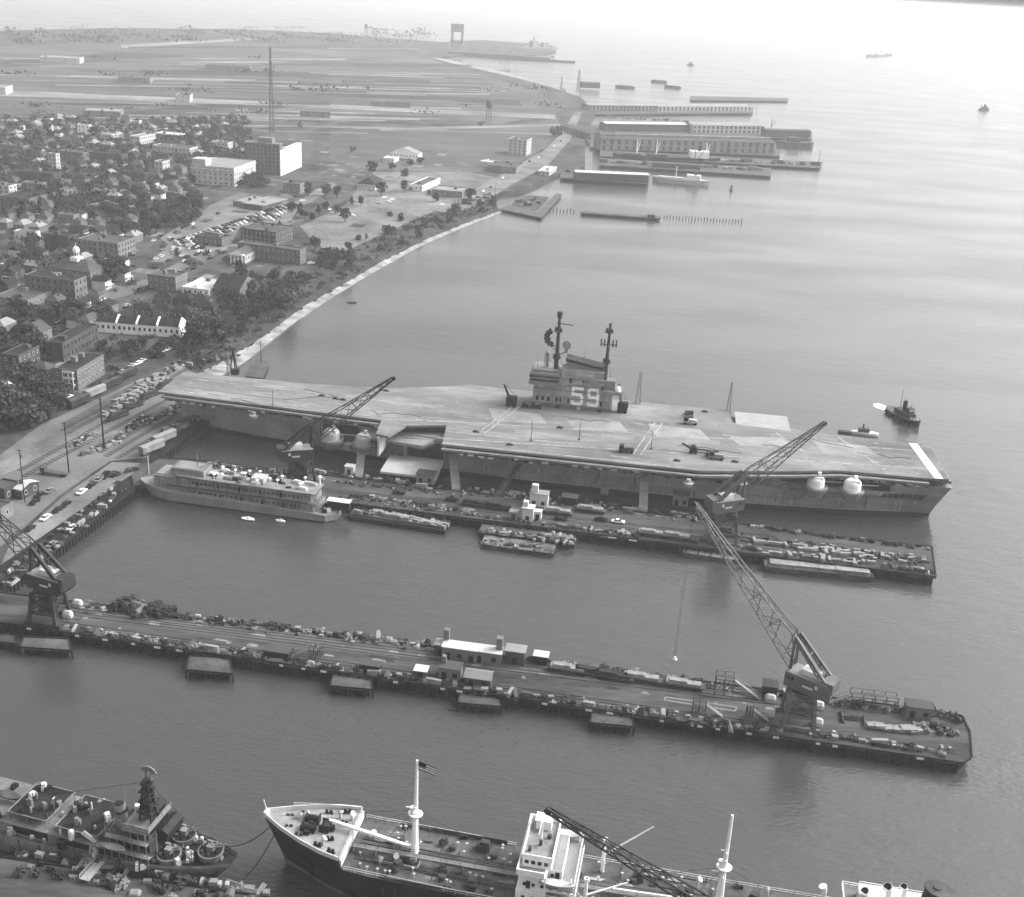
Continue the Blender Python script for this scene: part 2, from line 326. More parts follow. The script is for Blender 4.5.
ST = [(9, .2, 2.6, 15, -14, -8), (20, 2.6, 6.2, 15, -14.5, -5), (40, 6, 10.5, 15, -15.5, -2), (77, 10.5, 14.6, 15, -17.3, 0), (120, 17, 18.2, 15, -19.3, 0), (160, 19.6, 19.8, 15, -20.6, 0),
      (246, 19.8, 19.8, 15, -21, 0), (285, 16.5, 18.8, 15, -20.8, 0), (310, 13, 17.6, 15, -20.2, 2), (323, 11.4, 16.4, 15, -20, 5)]
mb = MB(); hull_loft(mb, ST); mb.build('hull', mHull, cv)
mb = MB()
for i in range(len(ST) - 1):
    for sg in (-1, 1):
        a, b = ST[i], ST[i + 1]; e = .12
        mb.add([(a[0], a[4] - sg * (a[1] + e), 1.3), (b[0], b[4] - sg * (b[1] + e), 1.3), (b[0], b[4] - sg * (b[1] + e), -1), (a[0], a[4] - sg * (a[1] + e), -1)], [(0, 1, 2, 3)])
mb.build('boot_topping', mBoot, cv)
def hullpt(s, z, o=.07):
    for i in range(len(ST) - 1):
        a, b = ST[i], ST[i + 1]
        if a[0] <= s <= b[0]:
            t = (s - a[0]) / (b[0] - a[0]); hw, hd, c = (a[j] + (b[j] - a[j]) * t for j in (1, 2, 4)); k = max(0, (z - .9) / 14.1)
            return (s, c - (hw + (hd - hw) * k ** .9) - o, z)
    return (s, -40, z)
r8 = random.Random(77); mb = MB()
for k in range(120):
    s, z, w_, l_ = r8.uniform(70, 318), r8.uniform(4, 11), r8.uniform(.25, .9), r8.uniform(1, 6); z1 = max(1.4, z - l_); mb.add([hullpt(s, z), hullpt(s + w_, z), hullpt(s + w_ * .7, z1), hullpt(s + w_ * .3, z1)], [(0, 1, 2, 3)], k % 2)
mb.build('hull_staining', [M('hull_rust', .15, .8, .5, .5), M('hull_touch_up', .31, .6, .3, .5)], cv, kind='stuff')
DK = [(0, 0), (0, 27.4), (50, 31), (99, 34.6), (100.5, 50), (106, 51.5), (110, 38), (126, 33), (128, 53.9), (180, 54.5), (229, 54.7), (267, 44.9), (284, 39.6), (318, 38.7), (326, 37.5), (326, 1), (318, 0), (274, -1), (270, -3), (244, -3.5), (243, -18.5), (155, -19.2), (127, -20), (120, -16), (95, -5.5), (60, -1)]
mb = MB(); mb.prism([(s, -n) for s, n in DK], 18.1, 19.0); mb.build('flight_deck', mDeck, cv)
def inset(poly, d):
    out = []; n = len(poly)
    for i in range(n):
        p0, p1, p2 = Vector(poly[i - 1]), Vector(poly[i]), Vector(poly[(i + 1) % n])
        e1, e2 = (p1 - p0).normalized(), (p2 - p1).normalized(); n1, n2 = Vector((e1.y, -e1.x)), Vector((e2.y, -e2.x)); b = (n1 + n2)
        if b.length < .2: b = n1
        b = b.normalized(); out.append((p1.x + b.x * d, p1.y + b.y * d))
    return out
GP = [(2, -2), (2, -25.5), (50, -29.2), (99, -32.6), (110, -35.5), (126, -31.5), (129.5, -52), (229, -52.8), (266, -43), (284, -37.6), (322, -36.4), (322, -2.5), (274, -1), (240, 15.5), (128, 16.5), (97, 3), (60, -1)]
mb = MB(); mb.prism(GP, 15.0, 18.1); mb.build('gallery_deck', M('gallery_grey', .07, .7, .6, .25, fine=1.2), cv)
# catwalk along the port edge, the sloping sponson under the angled deck
def band(pa, pb, z0, z1, w, m, name):
    mb = MB(); mb.beam((pa[0], -pa[1], (z0 + z1) / 2), (pb[0], -pb[1], (z0 + z1) / 2), w, z1 - z0); return mb.build(name, m, cv)
for a, b in (((2, 28.2), (99, 35.6)), ((128, 55), (229, 55.9)), ((229, 55.9), (267, 46)), ((267, 46), (284, 40.8)), ((284, 40.8), (318, 40))):
    band(a, b, 16.9, 17.7, 1.6, mShip, 'catwalk')
mb = MB(); mb.loft([[(s, -n0, 9), (s, -n1, 14.5), (s, -n1, 15.2), (s, -n0, 15.2)] for s, n0, n1 in ((129, 38.6, 50.5), (180, 39.6, 51), (229, 40.2, 50.8), (258, 39.5, 44))]); mb.build('sponson', mHull, cv)
mb = MB(); mb.loft([[(s, -n0, 6.5), (s, -n1, 12), (s, -n1, 13), (s, -n0, 15)] for s, n0, n1 in ((88, 28.6, 29), (92, 29.5, 40), (118, 35.5, 43), (124, 36.5, 38))]); mb.build('sponson', mHull, cv)
mb = MB(); mb.loft([[(s, -n0, 8), (s, -n1, 11), (s, -n1, 11.6), (s, -n0, 13)] for s, n0, n1 in ((262, 38.5, 39), (268, 38, 43.5), (300, 36, 42.5), (304, 36, 37))]); mb.build('sponson', mShip, cv)
# 5 inch mounts in sponson tubs
def gun(s, n, z, m, aim):
    tub = MB(); tub.cyl((s, -n, z - 3.2), (s, -n, z), 3.4, 4.8, 18)
    tub.cyl((s, -n, z), (s, -n, z + .9), 4.9, 4.9, 18); t = tub.build('gun_tub', mShip, cv)
    g = MB(); g.cyl((s, -n, z + .9), (s, -n, z + 3.2), 3.5, 3.4, 16); g.dome((s, -n, z + 3.2), 3.4, 2.2, 16); g.box(s - 1.2, s + 2.2, -n - 2.4, -n - .6, z + 2.6, z + 5.2); g.cyl((s + .8, -n, z + 4.6), (s + .8, -n, z + 6.6), .8, .7, 8)
    gg = g.build('gun_turret', m, cv, smooth=False)
    b = MB(); d = Vector((math.cos(aim), math.sin(aim), .06)); p = Vector((s, -n, z + 2.6)); b.cyl(p + d * 2.6, p + d * 10, .28, .2, 8); b.build('gun_barrel', mShip, gg)
gun(79, 38, 9.3, mShipL, 0); gun(93, 40, 9.3, mShipL, 0); gun(275, 42.5, 12.0, mWhite, 0); gun(289, 42.5, 12.0, mWhite, 0)
# hangar shade as a flat black panel, raised arch frame and lowered lift platform
mb = MB(); arch = [(110, 5.4), (110, 12.2), (111.5, 13.6), (125.5, 13.6), (127, 12.2), (127, 5.4)]
mb.prism([(109.5, -38.9), (127.5, -38.9), (127.5, -36), (109.5, -36)], 5.6, 14.2); mb.build('hangar_wall', mShip, cv)
mb = MB(); mb.add([(x, -39.0, z) for x, z in [(111, 6.2), (111, 11.2), (112.6, 12.8), (124.6, 12.8), (126, 11.2), (126, 6.2)]], [(0, 1, 2, 3, 4, 5)]); mb.build('hangar_shade', mBlack, cv)
mb = MB(); mb.prism([(104, -39.4), (104, -57), (127, -58), (127, -39.4)], 5.1, 6.0); mb.build('lift_platform', mShipL, cv)
mb = MB(); mb.prism([(100.7, -38), (101.4, -51.5), (102.2, -51.5), (102.6, -38)], 10, 18); mb.build('lift_guide', mShipL, cv)
# deck edge lifts on the starboard side, one painted pale
mb = MB(); mb.prism([(245.5, 17.9), (245.5, 1.5), (268.5, -.5), (268.5, 17.9)], 18.9, 19.06); mb.build('deck_lift', M('pale_lift_paint', .26, .7, .12, .2), cv)
mb = MB(); mb.prism([(218, 17.9), (218, 2.5), (241, 2.5), (241, 17.9)], 18.9, 19.04); mb.build('deck_lift', M('lift_paint', .15, .8, .2, .05), cv)
def mark(a, b, w, m=None, z=19.03):
    mb = MB(); mb.beam((a[0], -a[1], z), (b[0], -b[1], z), w, .03); return mb.build('deck_marking', m or M('worn_deck_line', .27, .8, .5, .3), cv)
mark((319, 1), (322, 37.8), 3.4, mWhite, 19.05)
for a, b in (((128, 52.5), (230, 53)), ((112, 30), (318, 9)), ((125, 48), (322, 28)), ((150, 2), (140, 38)), ((152.5, 2), (142.5, 38)), ((211, 6), (203, 44)), ((214, 6), (206, 44)), ((262, 4), (272, 24)), ((288, 2), (302, 34)),
             ((5, 24), (95, 31)), ((8, 8), (98, 12)), ((100, 33), (128, 29)), ((128, 40), (180, 40))):
    mark(a, b, .55)
# catapult tracks and worn darker patches
for a, b in (((6, 9), (80, 11)), ((6, 19), (82, 23)), ((130, 43), (205, 33)), ((131, 49), (206, 41))): mark(a, b, .9, M('catapult_track', .15, .7, .3, .5), 19.025)
mb = MB()
for k in range(5): mb.sheet([(140 + k * 34, -8 - 6 * (k % 2)), (162 + k * 34, -9), (166 + k * 34, -20), (144 + k * 34, -23)], 19.012 + k * .001)
mb.build('deck_patch', M('deck_patch_paint', .22, .75, .3, .08), cv)
# fantail openings, hull ports, stern ladder rack
mb = MB()
for k in range(9): part_copy('fantail_opening', None, cv, (0, 0, 0)) if False else None
fo = MB(); fo.box(-.95, .95, -.2, .2, 0, 2.1); fo_me = fo.mesh('fantail_opening', mBlack)
for k in range(9): part_copy('fantail_opening', fo_me, cv, (297.5 + k * 2.5, -(37.35 - k * .14), 8.6), rad(2.4))
hb = MB(); hb.box(-1.2, 1.2, -.15, .15, 0, 1.8); hb_me = hb.mesh('side_opening', mBlack)
for s, n, z in ((150, 40, 9.6), (164, 40.6, 9.6), (200, 40.8, 9.6), (214, 40.8, 9.6), (238, 40.9, 9), (252, 40, 8.8), (258, 39.6, 8.8)): part_copy('side_opening', hb_me, cv, (s, -n - .1, z))
mb = MB()
for k in range(6): mb.beam((320 + k * 1.2, -33, 10 + k * .6), (320.5 + k * 1.2, -33, 17), .3)
mb.beam((318, -36.6, 9), (327, -33.5, 17.4), .5); mb.box(325.5, 327.5, -36, -2, 16.4, 17.6); mb.build('stern_rack', mShip, cv)
# stains and patches worn into the deck paint
r9 = random.Random(12); mb = MB()
for k in range(150):
    s, n = r9.uniform(4, 318), 0
    n = r9.uniform(3, 26 + s * .07) if s < 125 else r9.uniform(0, 50) if s < 235 else r9.uniform(3, 36)
    if 154 < s < 195 and n < 4: continue
    l_, w_ = r9.uniform(1, 9), r9.uniform(.4, 2.2); mb.sheet([(s, -n), (s + l_ * .6, -n - w_ * .2), (s + l_, -n - w_ * .6), (s + l_ * .5, -n - w_), (s - l_ * .1, -n - w_ * .7)], 19.008 + k * .00002, k % 3)
mb.build('deck_stain', [M('deck_stain_dark', .13, .7, .4, .5), M('deck_stain_pale', .21, .8, .3, .5), M('deck_stain_mid', .135, .75, .4, .5)], cv)
for k in range(9):
    a = Vector((r9.uniform(20, 300), -r9.uniform(6, 30), 19.06)); mb = MB(); p = a
    for q in range(7): p2_ = p + Vector((r9.uniform(1, 5), r9.uniform(-2.2, 2.2), 0)); mb.beam(p, p2_, .16); p = p2_
    mb.build('deck_hose', mBlack, cv)
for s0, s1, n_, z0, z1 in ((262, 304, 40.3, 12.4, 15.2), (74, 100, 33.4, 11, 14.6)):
    mb = MB(); mb.box(s0, s1, -n_ - .05 if s0 > 200 else -n_, -n_ + .1, z0, z1); mb.build('gun_recess_shade', mBlack, cv)  # flat black panels paint the shade of the recesses behind the guns
# gallery clutter: boats, life rafts and small platforms hung below the deck edge
rf = MB(); rf.cyl((-1.1, 0, 0), (1.1, 0, 0), .45, .45, 8); rf_me = rf.mesh('life_raft', mShipL)
rfm = [rf_me, rf.mesh('life_raft', mShipD), rf.mesh('life_raft', mBlack)]
for k in range(34):
    s = 6 + k * 2.75 + R.uniform(-1, 1); part_copy('life_raft', R.choice(rfm), cv, (s, -(28.7 + s * .0735), 16.2 + R.uniform(-.4, .5)), 0, (R.uniform(.5, 1.2), 1, 1))
for k in range(36): part_copy('life_raft', R.choice(rfm), cv, (131 + k * 2.75 + R.uniform(-1, 1), -55.7, 16 + R.uniform(-.4, .5)), 0, (R.uniform(.5, 1.2), 1, 1))
for k in range(26):
    s = R.uniform(268, 318); part_copy('life_raft', R.choice(rfm), cv, (s, -40.6, 16.0 + R.uniform(-.4, .5)), 0, (R.uniform(.4, 1), .8, .8))
for s, n in ((44, 31.6), (246, 51.5), (225, 56.5)):
    mb = MB(); mb.cyl((s, -n - 1, 13.5), (s, -n - 1, 15), 1.6, 2.2, 12); mb.cyl((s, -n - 1, 15), (s, -n - 1, 16.4), 1.1, .9, 10); mb.build('director_tub', mShipL, cv)
# vent stack of platforms on the hull between the guns
mb = MB()
for k, (s, n) in enumerate(((82, 37), (86, 38.5), (97, 40), (264, 40), (282, 40), (298, 39))): mb.box(s - 1.5, s + 1.5, -n - 1.5, -n + 2, 6.6 if s < 200 else 9.4, 8.6 if s < 200 else 11.4)
mb.build('platform_lockers', mShip, cv)
# ---- island
isl = MB(); y0, y1 = 1.2, 12.5
isl.box(157.5, 192, y0, y1, 19, 27); isl.box(158, 187, y0 + .25, y1 - .5, 27, 33); isl.box(169, 187.5, y0 + .6, y1 - 1, 33, 36.4)
io = isl.build('island', M('island_grey', .30, .6, .25, .2, plates='small'), cv)
mb = MB(); mb.box(155.6, 169.2, y0 - 1.6, y1 + 1.5, 29.0, 30.4); mb.box(155.8, 168.6, y0 - 1.2, y1 + 1, 31.6, 34.2); mb.box(157, 167.5, y0, y1, 34.2, 35.4); mb.build('bridge', mShip, io)
mb = MB(); mb.box(155.7, 168.7, y0 - 1.26, y0 - 1.1, 32.2, 33.2); mb.box(155.5, 155.75, y0, y1, 32.2, 33.2); mb.box(156, 169, y0 - .1, y0 + .2, 30.45, 31.5); mb.build('bridge_windows', mGlass, io)
mb = MB(); mb.loft([[(x, y, z) for x, z in ((170.5, 36.3), (183, 36.3), (186.5, 36.3))] + [(x, y, z) for x, z in ((186.2, 37.2), (183, 38.4), (171, 40.2))] for y in (y0 + 2.4, y1 - 2.2)]); mb.build('funnel', mShip, io)
mb = MB(); mb.loft([[(170.6, y, 39.7), (187, y, 36.9), (187, y, 37.9), (170.6, y, 40.8)] for y in (y0 + 2, y1 - 1.8)]); mb.build('funnel_cap', mBlack, io)
mb = MB(); mb.box(186, 196, y0 - .9, y1 - 2, 27.2, 28.6); mb.box(188, 192.5, y0 + 2, y1 - 4, 28.6, 32.5); mb.box(180, 188, y0 - .7, y0 + .3, 31.6, 33.2); mb.build('director_platform', mShip, io)
mb = MB(); mb.dome((194, y0 + 1.5, 28.6), 1.3, 2.2); mb.build('radome', mWhite, io)
dm = MB(); dm.box(-.55, .55, -.12, .12, 0, 2.1); dm_me = dm.mesh('doorway', mBlack)
for x, z in ((159.5, 21.6), (161.9, 21.7), (164.4, 21.6), (168, 21.7), (169.9, 21.7), (173, 21.4), (187.2, 21.2), (173.4, 30.6), (187.3, 28)): part_copy('doorway', dm_me, io, (x, y0 - .08 + (.3 if z > 27 else 0), z))
for x in (159, 168, 177, 186): mb = MB(); mb.box(x, x + 1.6, y0 - 1.2, y0 - .32, 19.02, 20.2); mb.build('deck_locker', R.choice((mBlack, mShipL)), io)
mb = MB(); mb.box(157.3, 192.2, y0 - .3, y0, 19, 20.6); mb.build('base_band', M('island_base', .12, .7, .3, .3), io)
mb = MB(); mb.box(170, 170.5, y0 - .4, y0 - .05, 21, 35); mb.box(168.6, 169, y0 - .3, y0 - .05, 20.6, 32); mb.beam((172, y0 - .3, 29.6), (158, y0 - .3, 29.2), .3); mb.build('pipework', mShipL, io)
# the hull number, built of flat strokes standing 15 cm proud
def stroke(mb, x0, x1, z0, z1): mb.box(x0, x1, y0 - .17, y0 - .02, z0, z1)
D0, DH, DW, T = 174.2, 20.9, 5.2, 1.3
mb = MB(); h = 8.3
stroke(mb, D0, D0 + DW, DH + h - T, DH + h); stroke(mb, D0, D0 + T, DH + h * .5, DH + h - T); stroke(mb, D0 + T, D0 + DW - .6, DH + h * .5, DH + h * .5 + T); stroke(mb, D0 + DW - T, D0 + DW, DH + .6, DH + h * .5 + .4); stroke(mb, D0 + .5, D0 + DW - .6, DH, DH + T); stroke(mb, D0, D0 + T, DH + .5, DH + 1.9)
D1 = D0 + 6.9
stroke(mb, D1 + .6, D1 + DW - .6, DH + h - T, DH + h); stroke(mb, D1, D1 + T, DH + h * .5, DH + h - .6); stroke(mb, D1 + .6, D1 + DW - T, DH + h * .42, DH + h * .42 + T); stroke(mb, D1 + DW - T, D1 + DW, DH + .6, DH + h - .6); stroke(mb, D1 + .5, D1 + DW - .6, DH, DH + T); stroke(mb, D1, D1 + T, DH + .5, DH + 1.7)
mb.build('hull_number', M('number_white', .9, .5, .04, .5), io)
# masts
mS2 = M('mast_dark', .05, .6, .3, .5)
mb = MB(); mb.cyl((166.5, 5, 35), (166.5, 5, 57.5), 1.0, .6, 8); mb.cyl((166.5, 5, 57.5), (166.5, 5, 58), .5, 1.0, 10); mb.cyl((166.5, 5, 58), (166.5, 5, 60.6), 1.05, 1.25, 10); mb.beam((165.5, 5, 55.6), (172.5, 5, 55.2), .35); mb.beam((162.5, 5, 46.2), (166.5, 5, 45), .35); mb.beam((166.5, 5, 41.5), (170.7, 5, 43.2), .35); mb.beam((164.5, 5, 44.2), (166.5, 5, 44), .3)
mt = mb.build('mainmast', mS2, io)
mb = MB()
for k in range(7):
    a = rad(100 + k * 26); b = rad(100 + (k + 1) * 26); mb.beam((164.1 + 2.6 * math.cos(a), 5, 49 + 3.1 * math.sin(a)), (164.1 + 2.6 * math.cos(b), 5, 49 + 3.1 * math.sin(b)), .5, 2.4)
mb.beam((161.5, 5, 46.3), (163.5, 5, 49), .4); mb.build('radar_antenna', mS2, mt)
mb = MB(); mb.cyl((170.5, 4.6, 46.4), (170.5, 4.1, 46.6), 2.0, 1.8, 14); mb.cyl((170.5, 5, 43), (170.5, 5, 46), .9, .5, 8); mb.build('dish_antenna', mShip, mt)
mb = MB(); mb.cyl((187.9, 5, 31), (188.2, 5, 57), .95, .5, 8); mb.dome((188.2, 5, 57), .8, .7, 8, 3); mb.beam((185, 5, 48.2), (191.4, 5, 48.2), .4); mb.beam((188.1, 2.2, 48), (188.1, 8, 48), .4)
for x in (185, 186.4, 190, 191.4): mb.beam((x, 5, 47.2), (x, 5, 50.4), .6)
mb.build('aft_mast', mS2, io)
mb = MB(); mb.cyl((162.5, 6, 35.4), (162.5, 6, 38), .9, .7, 8); mb.cyl((162.5, 6, 38), (162.5, 6, 41.5), .8, 1.0, 8); mb.dome((162.5, 6, 41.5), .9, .9, 8, 3); mb.build('gun_director', mShip, io)
mb = MB()
for x in (173.2, 174.6): mb.beam((x, 4, 36.3), (173.9, 4, 40.4), .2)
mb.beam((176, 4, 39.6), (175.6, 4, 41.6), .5); mb.build('whistle_frame', mShip, io)
mb = MB()
for z in (23.6, 26.9, 29.4, 32.9): mb.box(158.2, 191.6 if z < 27 else 186.8, y0 - .55, y0 - .02, z, z + .22)
for x in (160, 166, 172.6, 188.6, 190.6): mb.box(x, x + .22, y0 - .4, y0 - .06, 20.6, 26.8)
mb.build('ledge', mShip, io)
for x, z, w_ in ((176, 31, 2.4), (180.5, 34.2, 2), (171.6, 27.6, 1.8), (160, 27.6, 1.6), (163, 23.9, 1.4)): mb = MB(); mb.box(x, x + w_, y0 - 1.0, y0 + .4, z, z + .2); mb.box(x, x + w_, y0 - 1.0, y0 - .9, z + .2, z + 1.2); mb.build('balcony', mShipL, io)
for x, z in ((166.5, 40), (166.5, 52), (188, 40), (188.1, 53.5)): mb = MB(); mb.cyl((x, 5, z), (x, 5, z + .35), 1.9, 1.9, 10); mb.box(x - 1.6, x - .6, 4, 5.2, z + .35, z + 1.9); mb.box(x + .5, x + 1.4, 4.6, 6, z + .35, z + 1.4); mb.build('mast_platform', mS2, io)
for x, y, h in ((158.5, 3, 6), (161, 9, 7), (165, 10, 5), (186.8, 3, 6), (190, 9, 7), (178, 9.5, 8)): mb = MB(); mb.cyl((x, y, 33 if x < 187 else 27), (x, y, 35 + h if x < 187 else 29 + h), .14, .08, 6); mb.build('whip_aerial', mS2, io)
for x in (178.5, 183.4, 185.6): mb = MB(); mb.box(x, x + .9, y0 + .2, y0 + .24, 31.2, 32.2); mb.build('island_window', mGlass, io)
# folding lattice antenna masts on the starboard edge
def lattice(mb, base, h, w, n=7, wt=None, tk=.16):
    wt = w * .3 if wt is None else wt; bx = Vector(base)
    def cor(t):
        ww = w + (wt - w) * t; return [bx + Vector((i * ww / 2, j * ww / 2, h * t)) for i, j in ((-1, -1), (1, -1), (1, 1), (-1, 1))]
    c = [cor(k / n) for k in range(n + 1)]
    for i in range(4): mb.beam(c[0][i], c[n][i], tk)
    for k in range(n):
        for i in range(4):
            j = (i + 1) % 4; mb.beam(c[k][i], c[k + 1][j] if k % 2 else c[k + 1][j], tk * .7); mb.beam(c[k + 1][i], c[k + 1][j], tk * .6)
mb = MB(); lattice(mb, (203, 16.5, 17), 17, 2.4, tk=.22); mb.beam((193, 12, 18), (204, 16.5, 17.4), .5); mb.build('lattice_mast', mShip, cv)
mb = MB(); lattice(mb, (243, 19, 17), 15, 1.8, tk=.18); mb.build('lattice_mast', mShip, cv)
mb = MB(); lattice(mb, (20, 3, 17), 12, 1.6, tk=.16); mb.build('lattice_mast', mShip, cv)

# ---- things standing on the flight deck
def mobile_crane(px, py, top, label):
    b = at(px, py, 19); rz = CV_ANG; t = thing('mobile_crane', b, rz, label, 'mobile crane', 'mobile cranes on the flight deck')
    mb = MB(); mb.box(-2.2, 2.2, -1.5, 1.5, .7, 2.4); mb.build('chassis', mBlack, t)
    mb = MB(); mb.box(-1.6, 2.4, -1.3, 1.3, 2.4, 4.6); mb.box(-2.2, -1.2, -.9, .5, 2.4, 4.2); mb.build('cab', mBlack, t)
    for x in (-1.4, 1.4):
        for y in (-1.5, 1.5):
            mb = MB(); mb.cyl((x, y - .25, .75), (x, y + .25, .75), .75, .75, 10); mb.build('wheel', mTyre, t)
    tip = Matrix.Rotation(-rz, 3, 'Z') @ (upto(top[0], top[1], b, CV_ANG) - b); p = Vector((-.8, 0, 3.6)); mb = MB()
    for dy in (-.55, .55):
        for dx in (-.4, .4): mb.beam(p + Vector((dx, dy, 0)), tip + Vector((dx * .3, dy * .4, 0)), .22)
    for k in range(7):
        a, c = p.lerp(tip, k / 7), p.lerp(tip, (k + 1) / 7); mb.beam(a + Vector((0, -.5, 0)), c + Vector((0, .5, 0)), .14); mb.beam(a + Vector((-.35, 0, 0)), c + Vector((.35, 0, 0)), .14)
    mb.beam((2.2, 0, 4.6), tip, .1); mb.build('jib', mBlack, t)
mobile_crane(511, 406, (504, 384), 'black mobile crane with short raised jib on the flight deck left of the island')
mobile_crane(622, 412, (619, 384), 'black mobile crane with raised jib on the flight deck right of the island')
def small_plane(px, py, rz, name, label):
    t = thing(name, at(px, py, 19), rz, label, 'equipment'); return t
t = thing('deck_tractor', at(531, 408, 19), CV_ANG, 'low dark towing tractor train at the left foot of the island', 'tractor')
mb = MB(); mb.box(-4, -1, -.9, .9, .5, 1.5); mb.box(-3.6, -2.4, -.7, .7, 1.5, 2.3); mb.build('tractor_body', mBlack, t)
mb = MB(); mb.box(-.4, 4.6, -.9, .9, .5, 1.3); mb.box(.4, 1.8, -.7, .7, 1.3, 1.9); mb.box(2.6, 4.2, -.7, .7, 1.3, 1.7); mb.build('trailer', mBlack, t)
for x in (-3.5, -1.5, .5, 4):
    mb = MB(); mb.cyl((x, -.95, .4), (x, .95, .4), .4, .4, 8); mb.build('wheels', mTyre, t)
def deck_gear(px, py, rz, lab):
    t = thing('handling_gear', at(px, py, 19), rz, lab, 'deck gear')
    mb = MB(); mb.box(-1.4, 1.4, -1, 1, .6, 2.6); mb.box(-.9, .6, -.8, .8, 2.6, 3.4); mb.build('engine_box', mBlack, t)
    mb = MB(); mb.beam((1, .4, 1.6), (10, 1.2, 1.2), .5); mb.beam((-1, -.4, 2), (-4.5, 2.4, 2.8), .6); mb.beam((1, -.8, 1), (5.5, -1.6, 1), .4); mb.obox(6, -1.6, .2, 2, 1.4, 1.4); mb.build('beam_arm', mBlack, t)
    for x in (-1, 1):
        mb = MB(); mb.cyl((x, -1.1, .5), (x, 1.1, .5), .55, .55, 8); mb.build('wheel', mTyre, t)
deck_gear(693, 453, CV_ANG, 'black wheeled gear with long arms on the aft flight deck near its port edge')
def lift_truck(px, py, rz, lab, m1):
    t = thing('deck_truck', at(px, py, 19), rz, lab, 'truck')
    mb = MB(); mb.box(-3, 3.2, -1.2, 1.2, .7, 1.5); mb.build('bed', m1, t); mb = MB(); mb.box(-2.8, -1.0, -1.1, 1.1, 1.5, 3.0); mb.build('cab', mBlack, t)
    mb = MB(); mb.box(-.6, 2.8, -.9, .9, 1.5, 2.2); mb.build('load', m1, t)
    for x in (-2, 2.2):
        mb = MB(); mb.cyl((x, -1.3, .55), (x, 1.3, .55), .55, .55, 8); mb.build('wheels', mTyre, t)
lift_truck(689, 416, rad(95), 'small dark headed truck near the far edge of the aft flight deck', mShip)
lift_truck(690, 424, CV_ANG, 'pale flatbed truck just in front of the dark headed truck on the flight deck', mShipL)
lift_truck(716, 459, CV_ANG, 'small dark truck between the long armed gear and the crane boom on deck', mShip)
lift_truck(626, 452, CV_ANG, 'low truck near the port edge of the angled deck', mShipD)
def whip(px, py, h, lab):
    t = thing('light_pole', at(px, py, 19), 0, lab, 'pole'); mb = MB(); mb.cyl((0, 0, 0), (0, 0, h), .18, .1, 6); mb.build('pole', mShipD, t); mb = MB(); mb.box(-.5, .5, -.3, .3, 0, .4); mb.build('foot', mShipD, t)
for px, py, h, lab in ((531, 441, 9, 'thin pole standing on the angled deck near its forward corner'), (579, 440, 8, 'thin pole standing on the angled deck below the island number'), (651, 449, 7, 'thin pole standing on the angled deck right of the island'), (273, 408, 8, 'thin pole at the port edge of the bow flight deck')): whip(px, py, h, lab)
cr = MB(); cr.box(-1.3, 1.3, -.5, .5, 0, .5); cr.box(-.9, .5, -.4, .4, .5, .8)
for k, (px, py) in enumerate(((322, 396), (336, 399), (343, 400), (386, 391), (476, 432), (510, 445), (560, 428), (677, 461), (705, 412), (735, 462))):
    o = bpy.data.objects.new('deck_locker', cr.mesh('deck_locker', mShipD) if k == 0 else o.data); COL.objects.link(o); o.location = at(px, py, 19.02); o.rotation_euler = (0, 0, CV_ANG)
    tag(o, None, 'locker'); later(o, 'low flight deck locker', px, py, 'lockers on the flight deck')
